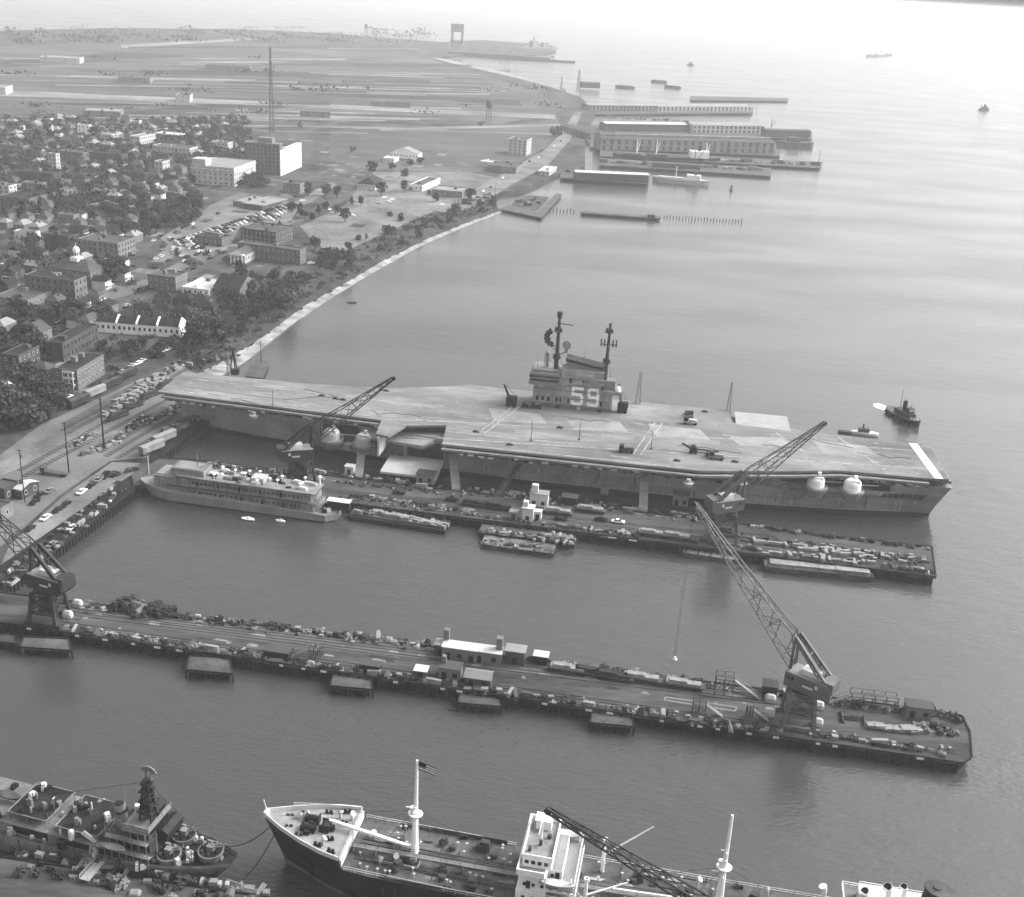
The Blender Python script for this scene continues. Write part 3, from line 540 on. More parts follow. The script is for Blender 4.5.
# ------------------------------------------------------------------ portal cranes
def crane(base, heading, tip, name, label, mat, rail, pivot=17.5, portal=10.5, house=True, hook=None, letters=True, foot=4.2, deep=7.0):
    base = Vector(base); t = thing(name, base, 0, label, 'crane', 'portal cranes on the piers')
    pr = Matrix.Rotation(rail, 3, 'Z')
    def P(x, y, z): return pr @ Vector((x, y, z))
    mb = MB(); ft, tp = foot, 3.1
    for i in (-1, 1):
        for j in (-1, 1):
            mb.beam(P(i * ft, j * ft, .8), P(i * tp, j * tp, portal), .95)
    for k in range(3):
        z0, z1 = .8 + (portal - .8) * k / 3, .8 + (portal - .8) * (k + 1) / 3; w0 = ft + (tp - ft) * k / 3; w1 = ft + (tp - ft) * (k + 1) / 3
        for a, b in (((-1, -1), (1, -1)), ((1, -1), (1, 1)), ((1, 1), (-1, 1)), ((-1, 1), (-1, -1))):
            mb.beam(P(a[0] * w1, a[1] * w1, z1), P(b[0] * w1, b[1] * w1, z1), .4)
            if k > 0:
                mb.beam(P(a[0] * w0, a[1] * w0, z0), P(b[0] * w1, b[1] * w1, z1), .3); mb.beam(P(b[0] * w0, b[1] * w0, z0), P(a[0] * w1, a[1] * w1, z1), .3)
    mb.obox(0, 0, 3.6, 4.6, 4.2, 2.6, rail); mb.obox(.4, 0, portal - 3, 3.2, 3.4, 2.8, rail); mb.build('portal', mat, t)
    for j in (-1, 1):
        mb = MB(); mb.beam(P(-ft - 1.5, j * ft, .7), P(ft + 1.5, j * ft, .7), 1.0, 1.1); s = mb.build('sill_beam', mat, t)
        for i in (-1, 1):
            for d in (-.9, .9):
                mb = MB(); c = P(i * ft + d, j * ft, .32); mb.cyl(c + P(0, -.25, 0), c + P(0, .25, 0), .34, .34, 10); mb.build('wheel', mTyre, s)
    mb = MB(); mb.cyl((0, 0, portal), (0, 0, portal + 1.3), 3.2, 3.2, 20); mb.build('turntable', mSteelD, t)
    u = Vector((math.cos(heading), math.sin(heading), 0)); sd_ = Vector((-u.y, u.x, 0)); Z = Vector((0, 0, 1))
    hz0 = portal + 1.3
    mb = MB()
    def HB(x0, x1, y0, y1, z0, z1, m=0):
        v = [u * x + sd_ * y + Z * z for z in (z0, z1) for y in (y0, y1) for x in (x0, x1)]
        mb.add(v, [(0, 2, 3, 1), (4, 5, 7, 6), (0, 1, 5, 4), (2, 6, 7, 3), (0, 4, 6, 2), (1, 3, 7, 5)], m)
    prof = [(4.6, 0), (4.6, 4.2), (-7.2, 4.2), (-8.6, 3.2), (-8.8, 1.4), (-7.4, -.2), (-5, -.4)]
    mb.loft([[u * x + sd_ * y + Z * (hz0 + z) for x, z in prof] for y in (-3.1, 3.1)])
    ho_ = mb.build('machinery_house', mat, t)
    mb = MB(); HB(-7.4, 4.4, -3.0, 3.0, hz0 + 4.22, hz0 + 4.4); mb.build('house_roof', mRoofL, ho_)
    for x in (2.4, 3.6, -4.6):
        for sg in (-1, 1):
            mb = MB(); HB(x - .4, x + .4, sg * 3.12 - .04, sg * 3.12 + .04, hz0 + 2.3, hz0 + 3.4); mb.build('window', mGlass if x > 0 else mOff, ho_)
    if letters:  # a short row of small pale painted marks, too fine to read in the picture
        mb = MB()
        for k in range(5):
            x = -.9 - k * .62
            for sg in (-1, 1): HB(x - .17, x + .17, sg * 3.13 - .03, sg * 3.13 + .03, hz0 + 1.6, hz0 + 2.2)
        mb.build('painted_letters', mWhite, ho_)
    mb = MB(); HB(-8.9, -5.6, -2.6, 2.6, hz0 + 2.2, hz0 + 5.2); mb.build('counterweight', mat, ho_)
    mb = MB(); c = u * -2.2 + Z * (hz0 + 4.4); HB(-4.4, .6, -1.6, 1.6, hz0 + 4.4, hz0 + 6.0); mb.build('winch_cover', mOff, ho_)
    # lattice boom
    piv = u * 4.0 + Z * (hz0 + 4.6); tp_ = Vector(tip) - base; L = (tp_ - piv).length; d = (tp_ - piv).normalized(); nrm = d.cross(sd_).normalized()
    if nrm.z < 0: nrm = -nrm
    n = max(8, int(L / 4.2)); mb = MB()
    def prof_(s): return (3.4, .6 + (deep - .6) * (s / .14)) if s < .14 else (3.4 - 2.5 * (s - .14) / .86, deep - (deep - 1) * ((s - .14) / .86) ** .8)
    def cor(s):
        w_, h_ = prof_(s); c = piv + d * L * s
        return [c + sd_ * w_ / 2, c - sd_ * w_ / 2, c - sd_ * w_ / 2 + nrm * h_, c + sd_ * w_ / 2 + nrm * h_]
    cs = [cor(k / n) for k in range(n + 1)]
    for k in range(n):
        for i in range(4):
            mb.beam(cs[k][i], cs[k + 1][i], .3); j = (i + 1) % 4
            mb.beam(cs[k][i] if k % 2 else cs[k][j], cs[k + 1][j] if k % 2 else cs[k + 1][i], .18)
            if k % 2 == 0: mb.beam(cs[k + 1][i], cs[k + 1][j], .18)
    mb.build('boom', mat, t)
    kk = piv + d * L * .14 + nrm * deep; mb = MB()
    for sg in (-1, 1):
        r0 = u * -7.2 + sd_ * sg * 2.2 + Z * (hz0 + 4.0); mb.beam(r0, kk + sd_ * sg * 1.5, .8); mb.beam(r0 + u * 1.6, kk + sd_ * sg * 1.5 - Z * 1.2, .4)
        for q in (.25, .5, .75): mb.beam(r0.lerp(kk + sd_ * sg * 1.5, q), (r0 + u * 1.6).lerp(kk + sd_ * sg * 1.5 - Z * 1.2, q + .1), .25)
        mb.beam(piv + sd_ * sg * 1.6, kk + sd_ * sg * 1.5, .55)
    for q in (.2, .6): mb.beam((u * -7.2 + sd_ * 2.2 + Z * (hz0 + 4)).lerp(kk + sd_ * 1.5, q), (u * -7.2 - sd_ * 2.2 + Z * (hz0 + 4)).lerp(kk - sd_ * 1.5, q), .35)
    mb.build('luffing_strut', mat, t)
    mb = MB(); mb.beam(kk, tp_ + nrm * .8, .12); mb.beam(u * -5 + Z * (hz0 + 6), kk, .12); mb.build('luffing_rope', mSteelD, t)
    mb = MB(); mb.cyl(tp_ - sd_ * .5 + nrm * .3, tp_ + sd_ * .5 + nrm * .3, .8, .8, 12); mb.build('head_sheave', mSteelD, t)
    if hook is not None:
        hz1 = hook - base.z; mb = MB()
        for o in (-.5, .5): mb.beam(tp_ + sd_ * o, Vector((tp_.x, tp_.y, hz1 + 1.6)) + sd_ * o, .07)
        r = mb.build('hoist_rope', mSteelD, t); mb = MB(); c = Vector((tp_.x, tp_.y, hz1)); mb.cyl(c, c + Z * .9, .2, .9, 8); mb.cyl(c + Z * .9, c + Z * 1.8, .9, .3, 8); mb.build('hook_block', mOff, r)
    return t
P3 = 3.5
P2A = rad(-8.3); P1A = rad(-8.9)
hk = at(678, 671, P3); b1 = at(797, 722, P3); b1.z = P3
v = hk - b1; hd = math.atan2(v.y, v.x)
crane(b1, hd, upto(694, 505, b1, hd), 'portal_crane', 'tall portal crane with long lattice boom near the end of the long pier', mSteel, P2A, hook=P3 + 2.5)
b2 = at(724, 541, P3); hd2 = rad(24)
crane(b2, hd2, upto(825, 424, b2, hd2), 'portal_crane', 'portal crane with its boom raised over the carrier stern', M('mid_crane_steel', .12, .6, .3, .2), P1A, hook=None, portal=12)
b3 = at(301, 487, P3); hd3 = rad(20)
crane(b3, hd3, upto(394, 379, b3, hd3), 'portal_crane', 'portal crane with its boom raised over the carrier bow, behind the barracks barge', mSteelD, P1A, hook=None, portal=11)
b0 = at(50, 620, P3); hd0 = rad(158)
crane(b0, hd0, upto(-32, 492, b0, hd0), 'portal_crane', 'dark portal crane at the shore end of the long pier', mSteelD, P2A, hook=None)
b4 = at(835, 1062, 4.0); hd4 = math.atan2(at(548, 812, 34).y - b4.y, at(548, 812, 34).x - b4.x)
crane(b4, hd4, upto(548, 812, b4, hd4), 'portal_crane', 'dark crane boom reaching across the tanker behind its white bridge', mSteelD, rad(-9), hook=None, deep=3.6)
# weather balls under the crane on the long pier: pale rounded hopper drums at the portal feet
# ------------------------------------------------------------------ tanker in the foreground (x aft of the bow, y to starboard)
TK = Vector((-50.4, 209.2, 0)); TKA = rad(-9.3)
def ship_hull(mb, st, zlow=-1.5):
    secs = []
    for x, hw, hd, zd, dx in st:
        P = [(x + dx, -hd, zd), (x + dx * .55, -(hd * .7 + hw * .3), zd * .62), (x + dx * .2, -(hd * .25 + hw * .75), zd * .3), (x, -hw, .6), (x, -hw * .98, zlow)]
        secs.append(P + [(a, -b, c) for a, b, c in P[::-1]])
    mb.loft(secs)
def deck_sheet(mb, st, dz, inset=.25, x0=-1e9, x1=1e9):
    s2 = [s for s in st if x0 <= s[0] <= x1]
    mb.add([(s[0] + s[4], -max(.05, s[2] - inset), s[3] + dz) for s in s2] + [(s[0] + s[4], max(.05, s[2] - inset), s[3] + dz) for s in s2], [(i, i + 1, len(s2) + i + 1, len(s2) + i) for i in range(len(s2) - 1)])
def rail(mb, pts_, h=1.0, post=3.0, tk=.09):
    for a, b in zip(pts_[:-1], pts_[1:]):
        a, b = Vector(a), Vector(b)
        for zz in (h, h * .5): mb.beam(a + Vector((0, 0, zz)), b + Vector((0, 0, zz)), tk)
        n = max(1, int((b - a).length / post))
        for k in range(n + 1): p = a.lerp(b, k / n); mb.beam(p, p + Vector((0, 0, h)), tk)
tk = thing('tanker', TK, TKA, 'dark hulled tanker with white bridge, white masts and cluttered deck, nearest ship in the foreground', 'tanker')
TS = [(5, .2, 1.0, 14.6, -5), (8, 1.2, 4.0, 14.1, -3.6), (12, 3.2, 7.0, 13.7, -2), (16, 5.4, 9.0, 13.3, -.8), (20, 7.0, 10, 13.0, -.3), (20.5, 7.2, 10, 10.9, 0), (27, 9.0, 10.4, 10.5, 0), (46, 10.5, 10.6, 10.1, 0), (70, 10.6, 10.6, 9.8, 0), (115, 10.6, 10.6, 9.8, 0), (138, 9.5, 10.3, 10.3, 0), (150, 6, 9, 10.8, 2), (156, 2, 6, 11, 4)]
mb = MB(); ship_hull(mb, TS); mb.build('hull', M('tanker_hull_paint', .028, .45, .5, .15, stretch=(.5, 1, 1)), tk)
mb = MB()
for i in range(len(TS) - 1):
    for sg in (-1, 1):
        q = []
        for st in (TS[i], TS[i + 1]):
            x, hw, hd, zd, dx = st; k = .3; q.append([(x + dx * .2, sg * (hd * .25 + hw * .75 + .06), zd * .3 + .2 + 1.6), (x + dx * .1, sg * (hd * .12 + hw * .88 + .08), 2.2), (x, sg * (hw + .08), -1)])
        mb.add([q[0][0], q[1][0], q[1][1], q[0][1], q[1][2], q[0][2]], [(0, 1, 2, 3), (3, 2, 4, 5)])
mb.build('lower_hull', M('worn_antifouling', .12, .7, .55, .25, stretch=(.4, 1, 1.5), fine=1.2), tk)
for k in range(26): mb = MB(); x = R.uniform(12, 120); i = max(j for j in range(len(TS)) if TS[j][0] <= x); a_, b_ = TS[i], TS[i + 1]; t_ = (x - a_[0]) / (b_[0] - a_[0]); hw, hd = a_[1] + (b_[1] - a_[1]) * t_, a_[2] + (b_[2] - a_[2]) * t_; f_ = lambda z: -(hw + (hd - hw) * min(1, z / 10)) - .16; mb.add([(x, f_(8.6), 8.6), (x + .5, f_(8.6), 8.6), (x + .35, f_(4), R.uniform(2, 5)), (x + .1, f_(4), R.uniform(2, 5))], [(0, 1, 2, 3)]); mb.build('rust_streak', mRust, tk)
tk.scale = (1, .86, 1); tk.location.z = -2.0
mb = MB(); deck_sheet(mb, TS, .03, .2, 0, 20.2); mb.build('forecastle_deck', M('forecastle_paint', .27, .8, .25, .3), tk)
mb = MB(); deck_sheet(mb, TS, .03, .1, 20.4); mb.build('main_deck', M('tanker_deck_paint', .12, .85, .5, .12, fine=.9), tk)
mb = MB()
for sg in (-1, 1):
    q = [s for s in TS if s[0] <= 20.2]; mb.loft([[(s[0] + s[4], sg * (s[2] - o), s[3] + z) for o, z in ((0, 0), (0, 1.1), (.25, 1.1), (.25, 0))] for s in q])
mb.box(-.3, .6, -1.0, 1.0, 14.5, 15.8); mb.beam((.2, 0, 15.6), (-.5, 0, 18.6), .2); mb.build('bow_bulwark', mOff, tk)
mb = MB(); mb.box(20.0, 20.4, -9.7, 9.7, 10.9, 13.1); mb.build('forecastle_bulkhead', mOff, tk)
mb = MB(); rail(mb, [(5, 5, 14.6), (12, 7.6, 13.7), (20, 9.8, 13.0)]); rail(mb, [(20, -9.8, 13.0), (20, 9.8, 13.0)]); mb.build('railing', mOff, tk)
for nm, q in (('railing', [(21, 10.0, 10.9), (46, 10.4, 10.2), (56, 10.4, 9.9)]), ('railing', [(59, 10.4, 9.9), (100, 10.4, 9.8), (128, 10.4, 10)]), ('railing', [(21, -10.0, 10.9), (46, -10.4, 10.2), (128, -10.4, 9.9)])):
    mb = MB(); rail(mb, q, 1.1, 2.5, .1); mb.build(nm, mOff, tk)
for sg in (-1, 1):
    mb = MB(); mb.box(30, 54, sg * 10.3 - .1, sg * 10.3 + .1, 10.1, 11.3); mb.build('bulwark', mDkDeck, tk)
wl = MB(); wl.cyl((-1.3, 0, .9), (1.3, 0, .9), .9, .9, 12); wl.box(-1.6, -1.3, -1, 1, 0, 1.9); wl.box(1.3, 1.6, -1, 1, 0, 1.9); wl.box(-.6, .6, -1.9, -1, 0, 1.2); wl_me = wl.mesh('windlass', mBlack)
for x, y, r in ((10.5, -1.8, 0), (10.5, 1.8, 0), (14, 0, 90)): part_copy('windlass', wl_me, tk, (x, y, 13.5), rad(r), (1, 1.1, 1))
bo = MB(); bo.cyl((-.5, 0, 0), (-.5, 0, .9), .32, .4, 8); bo.cyl((.5, 0, 0), (.5, 0, .9), .32, .4, 8); bo.box(-1, 1, -.4, .4, 0, .15); bo_me = bo.mesh('bollard', mBlack)
for x, y in ((5, 2), (6, -2), (8, 4), (9, -4.2), (13, 6), (14, -6.4), (17, 7.6), (17.5, -7.8), (17.5, 3), (16, -3.5), (30, 9.4), (30, -9.4), (44, -9.6), (44, 9.6), (74, -9.6), (90, -9.6), (106, -9.6), (86, 9.6), (106, 9.6), (122, 9.6)): part_copy('bollard', bo_me, tk, (x, y, 13.4 if x < 20 else 10.5 if x < 32 else 10.3 if x < 50 else 9.85), rad(R.randint(-20, 20)))
vt = MB(); vt.cyl((0, 0, 0), (0, 0, 1.5), .35, .35, 8); vt.cyl((0, 0, 1.5), (-.5, 0, 2.0), .5, .75, 8); vt_me = vt.mesh('ventilator', mOff)
for x, y in ((7.5, 1.5), (9, 3), (16, 5), (15, -5.5), (18.6, 5.5), (24, 4), (28, -5), (31, -3), (60, 8), (76, 7), (88, 8), (97, 7.5), (112, 8), (118, 5), (124, 8), (119, -6)): part_copy('ventilator', vt_me, tk, (x, y, 13.2 if x < 20 else 10.2), rad(R.randint(0, 360)))
# foremast with flag, cargo boom lowered forward
def mast(px, top, nm, arms, m=mWhite, r0=.8):
    mb = MB(); mb.cyl((px, -.9, 9.8), (px, -.25, 24), r0, .45, 8); mb.cyl((px, .9, 9.8), (px, .25, 24), r0, .45, 8); mb.cyl((px, 0, 23), (px, 0, top), .5, .28, 8)
    mb.cyl((px, 0, 21.6), (px, 0, 22.1), 1.5, 1.7, 10); mb.cyl((px - .7, 0, 22.1), (px - .7, 0, 23.6), .5, .7, 8)
    for z, a in arms: mb.beam((px, -a, z), (px, a, z), .2); mb.beam((px - a, 0, z), (px, 0, z), .2)
    mb.box(px - .7, px + .7, -1.6, 1.6, 9.8, 12); mb.box(px - .4, px + .4, -.4, .4, 15, 16); return mb.build(nm, m, tk)
fm = mast(34.6, 36.2, 'foremast', ((23.4, 2.2), (20, 1.2)))
f1 = MB(); f1.add([(0, 0, 0), (3.6, 0, -.9), (3.6, .3, -3.0), (0, 0, -2.2)], [(0, 1, 2, 3)])
fl = MB()
for k in range(7):
    t0, t1 = k / 7, (k + 1) / 7
    fl.add([(34.8 + 3.9 * a, .12 * math.sin(5 * a), 36.0 - 1.0 * a - 2.1 * t) for a, t in ((0, t0), (.5, t0), (1, t0), (1, t1), (.5, t1), (0, t1))], [(0, 1, 4, 5), (1, 2, 3, 4)], k % 2)
fo_ = fl.build('flag', [M('flag_red', .12, .9, .1, 1), mWhite], fm)
fc = MB(); fc.add([(34.8 + 3.9 * a, .12 * math.sin(5 * a) - .03, 36.02 - 1.0 * a - 2.1 * t) for a, t in ((0, 0), (.45, 0), (.45, .55), (0, .55))], [(0, 1, 2, 3)]); fc.build('canton', M('flag_blue', .03, .9, .1, 1), fo_)
mb = MB(); mb.beam((33.6, 0, 12.6), (14.5, 1.2, 15.2), .55); mb.beam((33.6, .8, 12.4), (15, 2, 14.8), .35); mb.build('cargo_boom', mWhite, fm)
mm = mast(101.5, 35.5, 'mainmast', ((20.5, 2.4), (26.2, 1.2)), r0=.95)
mb = MB(); mb.beam((102, .5, 12.4), (121, 3, 13.4), .4); mb.beam((101, -.5, 12.4), (79, -3, 13.4), .4); mb.build('cargo_boom', mWhite, mm)
mb = MB()
for x0, top in ((34.6, 23), (101.5, 22)):
    for dx, y in ((-12, 9.8), (12, 9.8), (-12, -9.8), (12, -9.8), (5, 10), (-5, -10)): mb.beam((x0, 0, top), (x0 + dx, y, 10), .07)
mb.beam((34.6, 0, 23), (3, 0, 14.8), .07); mb.build('stays', mDkDeck, tk)
def kingpost(x, y, h, boom=None):
    mb = MB(); mb.cyl((x, y, 9.8), (x, y, h), .45, .35, 8); mb.cyl((x, y, h - .6), (x, y, h), .6, .6, 8); k = mb.build('kingpost', mWhite, tk)
    if boom: mb = MB(); mb.cyl((x, y, h - 4.6), boom, .25, .15, 8); mb.build('derrick', mWhite, k)
kingpost(76, 7, 19, (86, 9.5, 22.5)); kingpost(73.5, -7.5, 18.5, (82, -4, 16.5)); kingpost(64, 9.4, 18)
# catwalk and pipes along the deck
for x0, x1 in ((21, 58), (72, 127)):
    mb = MB(); mb.box(x0, x1, -3.1, -1.7, 12.2, 12.4); rail(mb, [(x0, -3.1, 12.4), (x1, -3.1, 12.4)], 1, 3, .08); rail(mb, [(x0, -1.7, 12.4), (x1, -1.7, 12.4)], 1, 3, .08)
    for k in range(int((x1 - x0) / 5)): mb.box(x0 + k * 5, x0 + k * 5 + .3, -3, -1.8, 9.9, 12.2)
    mb.build('catwalk', mShip, tk)
for k, y in enumerate((-.6, .1, .8, 2.2, -5.2)):
    mb = MB(); mb.cyl((22, y, 10.9), (58.4, y, 10.5), .2, .2, 6); mb.cyl((72, y, 10.5), (126, y, 10.5), .2, .2, 6); mb.build('deck_pipe', mRust if k % 2 else mDkDeck, tk)
ht_ = MB(); ht_.cyl((0, 0, 0), (0, 0, .9), .85, .85, 12); ht_.cyl((0, 0, .9), (0, 0, 1.1), .95, .8, 12); ht_me = ht_.mesh('tank_hatch', mDkDeck)
for k in range(9):
    for y in (-6.8, 4.6):
        x = 31 + k * 10.5
        if not 56 < x < 74: part_copy('tank_hatch', ht_me, tk, (x + R.uniform(-1, 1), y + R.uniform(-.6, .6), 10 if x > 50 else 10.4))
vp = MB(); vp.cyl((0, 0, 0), (0, 0, 1.1), .12, .12, 6); vp.cyl((-.4, 0, 1.1), (.4, 0, 1.1), .1, .1, 6); vp.cyl((0, 0, 1.1), (0, 0, 1.25), .35, .35, 8); vp_me = vp.mesh('valve_wheel', mShipL)
for k in range(84):
    x = R.uniform(23, 126)
    if not 56 < x < 74: part_copy('valve_wheel', vp_me, tk, (x, R.choice((-8.5, -7.5, -5.5, -4, 3, 3.8, 6, 7.2, 8.6)) + R.uniform(-.3, .3), 9.95 if x > 48 else 10.4), R.uniform(0, 3))
cb = MB(); cb.box(-1, 1, -.7, .7, 0, 1.1); cb.box(-.4, .9, -.5, .5, 1.1, 1.7); cb_me = cb.mesh('deck_box', mRust)
for x, y in ((29.5, 1), (32, -6), (40, 6), (42, -3.6), (49, 7), (49, -7), (71, 3), (79, -7.8), (84, 6), (92, -5), (95, 3.4), (109, 5), (114, -7), (110, -4), (122, -5)): part_copy('deck_box', cb_me, tk, (x, y, 10.0 if x > 45 else 10.5), R.uniform(0, 3), (R.uniform(.8, 1.6),) * 3, )
for k in range(10):
    x = 30 + k * 10
    if 56 < x < 74: continue
    mb = MB(); mb.beam((x, -9.8, 10.35), (x, -3.5, 10.35), .22); mb.build('cross_pipe', mRust, tk); mb = MB(); mb.beam((x, 2.4, 10.35), (x + .5, 9.8, 10.35), .22); mb.build('cross_pipe', mRust, tk)

for k in range(26):
    x0 = R.uniform(22, 118); y_ = R.uniform(-9, 9); l_ = R.uniform(3, 14); x1 = min(x0 + l_, 126)
    if x0 < 74 and x1 > 56: continue
    mb = MB(); mb.cyl((x0, y_, 10.45), (x1, y_, 10.4), .14, .14, 6); mb.cyl((x1, y_, 10.4), (x1, y_ + R.choice((-2, 2)), 10.4), .14, .14, 6); mb.build('deck_pipe', R.choice((mRust, mShip, mOff, mBlack)), tk)
for k in range(40):
    x0 = R.uniform(21, 124); y_ = R.uniform(-9, 8)
    if 56 < x0 < 73: continue
    z_ = 10.12 if x0 > 46 else 10.55 - (x0 - 21) * .012; mb = MB(); mb.sheet([(x0, y_), (x0 + R.uniform(1, 5), y_ + R.uniform(-.3, .3)), (x0 + R.uniform(1, 4), y_ + R.uniform(.6, 1.8)), (x0 + R.uniform(-.5, .4), y_ + R.uniform(.5, 1.6))], z_ + .02 + k * .002); mb.build('deck_stain', R.choice((mBlack, mShip, mRust, M('deck_salt', .3, .9, .4, .5))), tk)
# midships bridge house
bh = MB(); bh.box(53.5, 66, -8.6, 8.6, 9.4, 12.6); bh.box(54, 65, -7.6, 7.6, 12.6, 15.3); bh.box(54.4, 63, -6.6, 6.6, 15.3, 18.2); bho = bh.build('bridge_house', mWhite, tk); bho.location = (5.2, 0, .2)
mb = MB(); mb.box(53.6, 60, -10.4, 10.4, 18.2, 18.5); mb.box(53.6, 53.9, -10.4, 10.4, 18.5, 19.7); mb.box(53.9, 59.6, -10.4, -10.1, 18.5, 19.7); mb.box(53.9, 59.6, 10.1, 10.4, 18.5, 19.7); mb.build('bridge_wing', mWhite, bho)
mb = MB(); mb.box(54.4, 60.6, -7.2, 7.2, 18.2, 20.6); mb.build('wheelhouse', mWhite, bho)
mb = MB(); mb.box(60.75, 62.9, -6.5, 6.5, 18.21, 18.26); mb.build('upper_deck', mShip, bho)
for sg in (-1, 1): mb = MB(); mb.box(54, 59.5, sg * 8.75 - 1.3, sg * 8.75 + 1.3, 18.51, 18.56); mb.build('wing_deck', mCargoM, bho)
mb = MB(); mb.box(63.1, 64.9, -7.4, 7.4, 15.31, 15.36); mb.build('lower_wing_deck', mShip, bho)
mb = MB(); mb.box(54.5, 60.5, -7.1, 7.1, 20.62, 20.68); mb.build('monkey_island', mCargoM, bho)
mb = MB()
for b_ in ((54.2, 54.4, -7.4, 7.4), (60.6, 60.8, -7.4, 7.4), (54.4, 60.6, -7.4, -7.2), (54.4, 60.6, 7.2, 7.4)): mb.box(*b_, 20.4, 21.7)
mb.build('bulwark', mWhite, bho); mb = MB(); mb.box(55.6, 59, 3.6, 6.6, 20.7, 22.9); mb.box(55.4, 59.2, 3.4, 6.8, 22.9, 23.1); mb.build('chart_house', mWhite, bho)
mb = MB(); mb.cyl((57.5, -2, 20.7), (57.5, -2, 22), .35, .35, 10); mb.box(55.2, 55.8, -5, -4.2, 20.7, 21.8); mb.cyl((59, 1, 20.7), (59, 1, 21.6), .5, .5, 10); mb.build('compass_gear', mRust, bho)
for x in (55.3, 56.7, 58.1, 59.5): mb = MB(); mb.box(x - .45, x + .45, -7.26, -7.2, 19.2, 20.1); mb.build('wheelhouse_window', mGlass, bho)
for k in range(7): mb = MB(); mb.box(54.32, 54.4, -6.2 + k * 1.9, -5.0 + k * 1.9, 19.2, 20.1); mb.build('wheelhouse_window', mGlass, bho)
mb = MB(); mb.box(59.6, 66, -9.6, 9.6, 15.3, 15.5); mb.box(60, 66.4, -10.2, 10.2, 12.6, 12.8); mb.build('boat_deck', mShip, bho)
mb = MB(); rail(mb, [(66.2, -10, 12.8), (66.2, 10, 12.8)], 1, 2, .1); rail(mb, [(65.8, -9.4, 15.5), (65.8, 9.4, 15.5)], 1, 2, .1); rail(mb, [(54, -10, 12.6), (66, -10, 12.8)], 1, 2, .1); rail(mb, [(60, -9.5, 15.5), (65.8, -9.5, 15.5)], 1, 2, .1); mb.build('railing', mWhite, bho)
mb = MB()
for x in (54.2, 59.8, 65.6):
    for sg in (-1, 1): mb.beam((x, sg * 10, 9.8), (x, sg * 10, 18.2 if x < 64 else 15.4), .28)
mb.build('deck_stanchion', mWhite, bho)
wn = MB(); wn.box(-.35, .35, -.05, .05, 0, .8); wn_me = wn.mesh('porthole', mGlass)
for z, y, n in ((10.8, -8.66, 6), (13.6, -7.66, 6), (16.3, -6.66, 4)):
    for k in range(n): part_copy('porthole', wn_me, bho, (55.2 + k * 1.9, y, z))
dn_ = MB(); dn_.box(-.45, .45, -.06, .06, 0, 2); dn_me = dn_.mesh('door', mBlack)
for x, y, z in ((64, -8.67, 10), (56, -7.67, 12.9), (62, -6.67, 15.6)): part_copy('door', dn_me, bho, (x, y, z))
bt = MB()
def boat(mb, x, y, z, L, B, hgt):
    secs = []
    for t in (0, .12, .35, .65, .88, 1):
        b = B / 2 * (1 - (abs(t - .5) * 2) ** 3) + .05; xx = x + (t - .5) * L; secs.append([(xx, y - b, z + hgt), (xx, y - b * .6, z + .25), (xx, y, z), (xx, y + b * .6, z + .25), (xx, y + b, z + hgt)])
    mb.loft(secs)
boat(bt, 62.2, -9.2, 15.9, 7.6, 2.4, 1.1); bt.build('lifeboat', mShipL, bho)
bt = MB(); boat(bt, 62.2, 9.2, 15.9, 7.6, 2.4, 1.1); bt.build('lifeboat', mShipL, bho)
mb = MB()
for x in (59.2, 65.2):
    for sg in (-1, 1): mb.beam((x, sg * 8.2, 15.4), (x, sg * 9.3, 18.6), .28); mb.beam((x, sg * 9.3, 18.6), (x, sg * 10, 18.2), .28)
mb.build('davit', mWhite, bho)
mb = MB(); mb.cyl((57.4, 0, 20.7), (57.4, 0, 25.4), .25, .15, 8); mb.beam((57, -2.2, 23.6), (57, 2.2, 23.6), .15); mb.build('signal_mast', mWhite, bho)
mb = MB()
for k in range(6): mb.beam((66 + k * .0, -6, 12.6 - k * .5), (66.6 + k * .5, -6, 12.6 - k * .5), .2, .9)
mb.build('ladder', mOff, bho)
# after house, funnel, cowl ventilators
ah = MB(); ah.box(128, 151, -8.2, 8.2, 7, 12.8); ah.box(130, 149, -7.2, 7.2, 12.8, 15.6); aho = ah.build('after_house', mOff, tk); aho.location = (0, 0, 2.6)
mb = MB(); mb.box(127, 152, -9.6, 9.6, 12.8, 13); mb.build('boat_deck', mShip, aho)
mb = MB(); rail(mb, [(127.2, 9.4, 13), (151, 9.4, 13)], 1.1, 1.6, .12); rail(mb, [(127.2, -9.4, 13), (127.2, 9.4, 13)], 1.1, 1.6, .12); rail(mb, [(130.2, 7, 15.6), (148, 7, 15.6)], 1, 1.8, .1); mb.build('railing', mWhite, aho)
mb = MB(); mb.cyl((143.5, 0, 15.6), (144.3, 0, 22.6), 2.7, 2.6, 22); mb.build('funnel', mBlack, aho)
mb = MB(); mb.cyl((144.3, 0, 22.6), (144.35, 0, 23.2), 2.9, 2.9, 22); mb.cyl((144.0, 0, 22.7), (144, 0, 23.6), .8, .8, 10); mb.build('funnel_rim', mDkDeck, aho)
cw = MB(); cw.cyl((0, 0, 0), (0, 0, 3.2), .55, .55, 10); cw.cyl((0, 0, 3.0), (-.7, -.2, 4.0), .6, 1.0, 12); cw_me = cw.mesh('cowl_ventilator', mWhite)
ci = MB(); ci.cyl((-.62, -.18, 3.95), (-.72, -.21, 4.06), .8, .82, 12); ci_me = ci.mesh('cowl_mouth', mBlack)
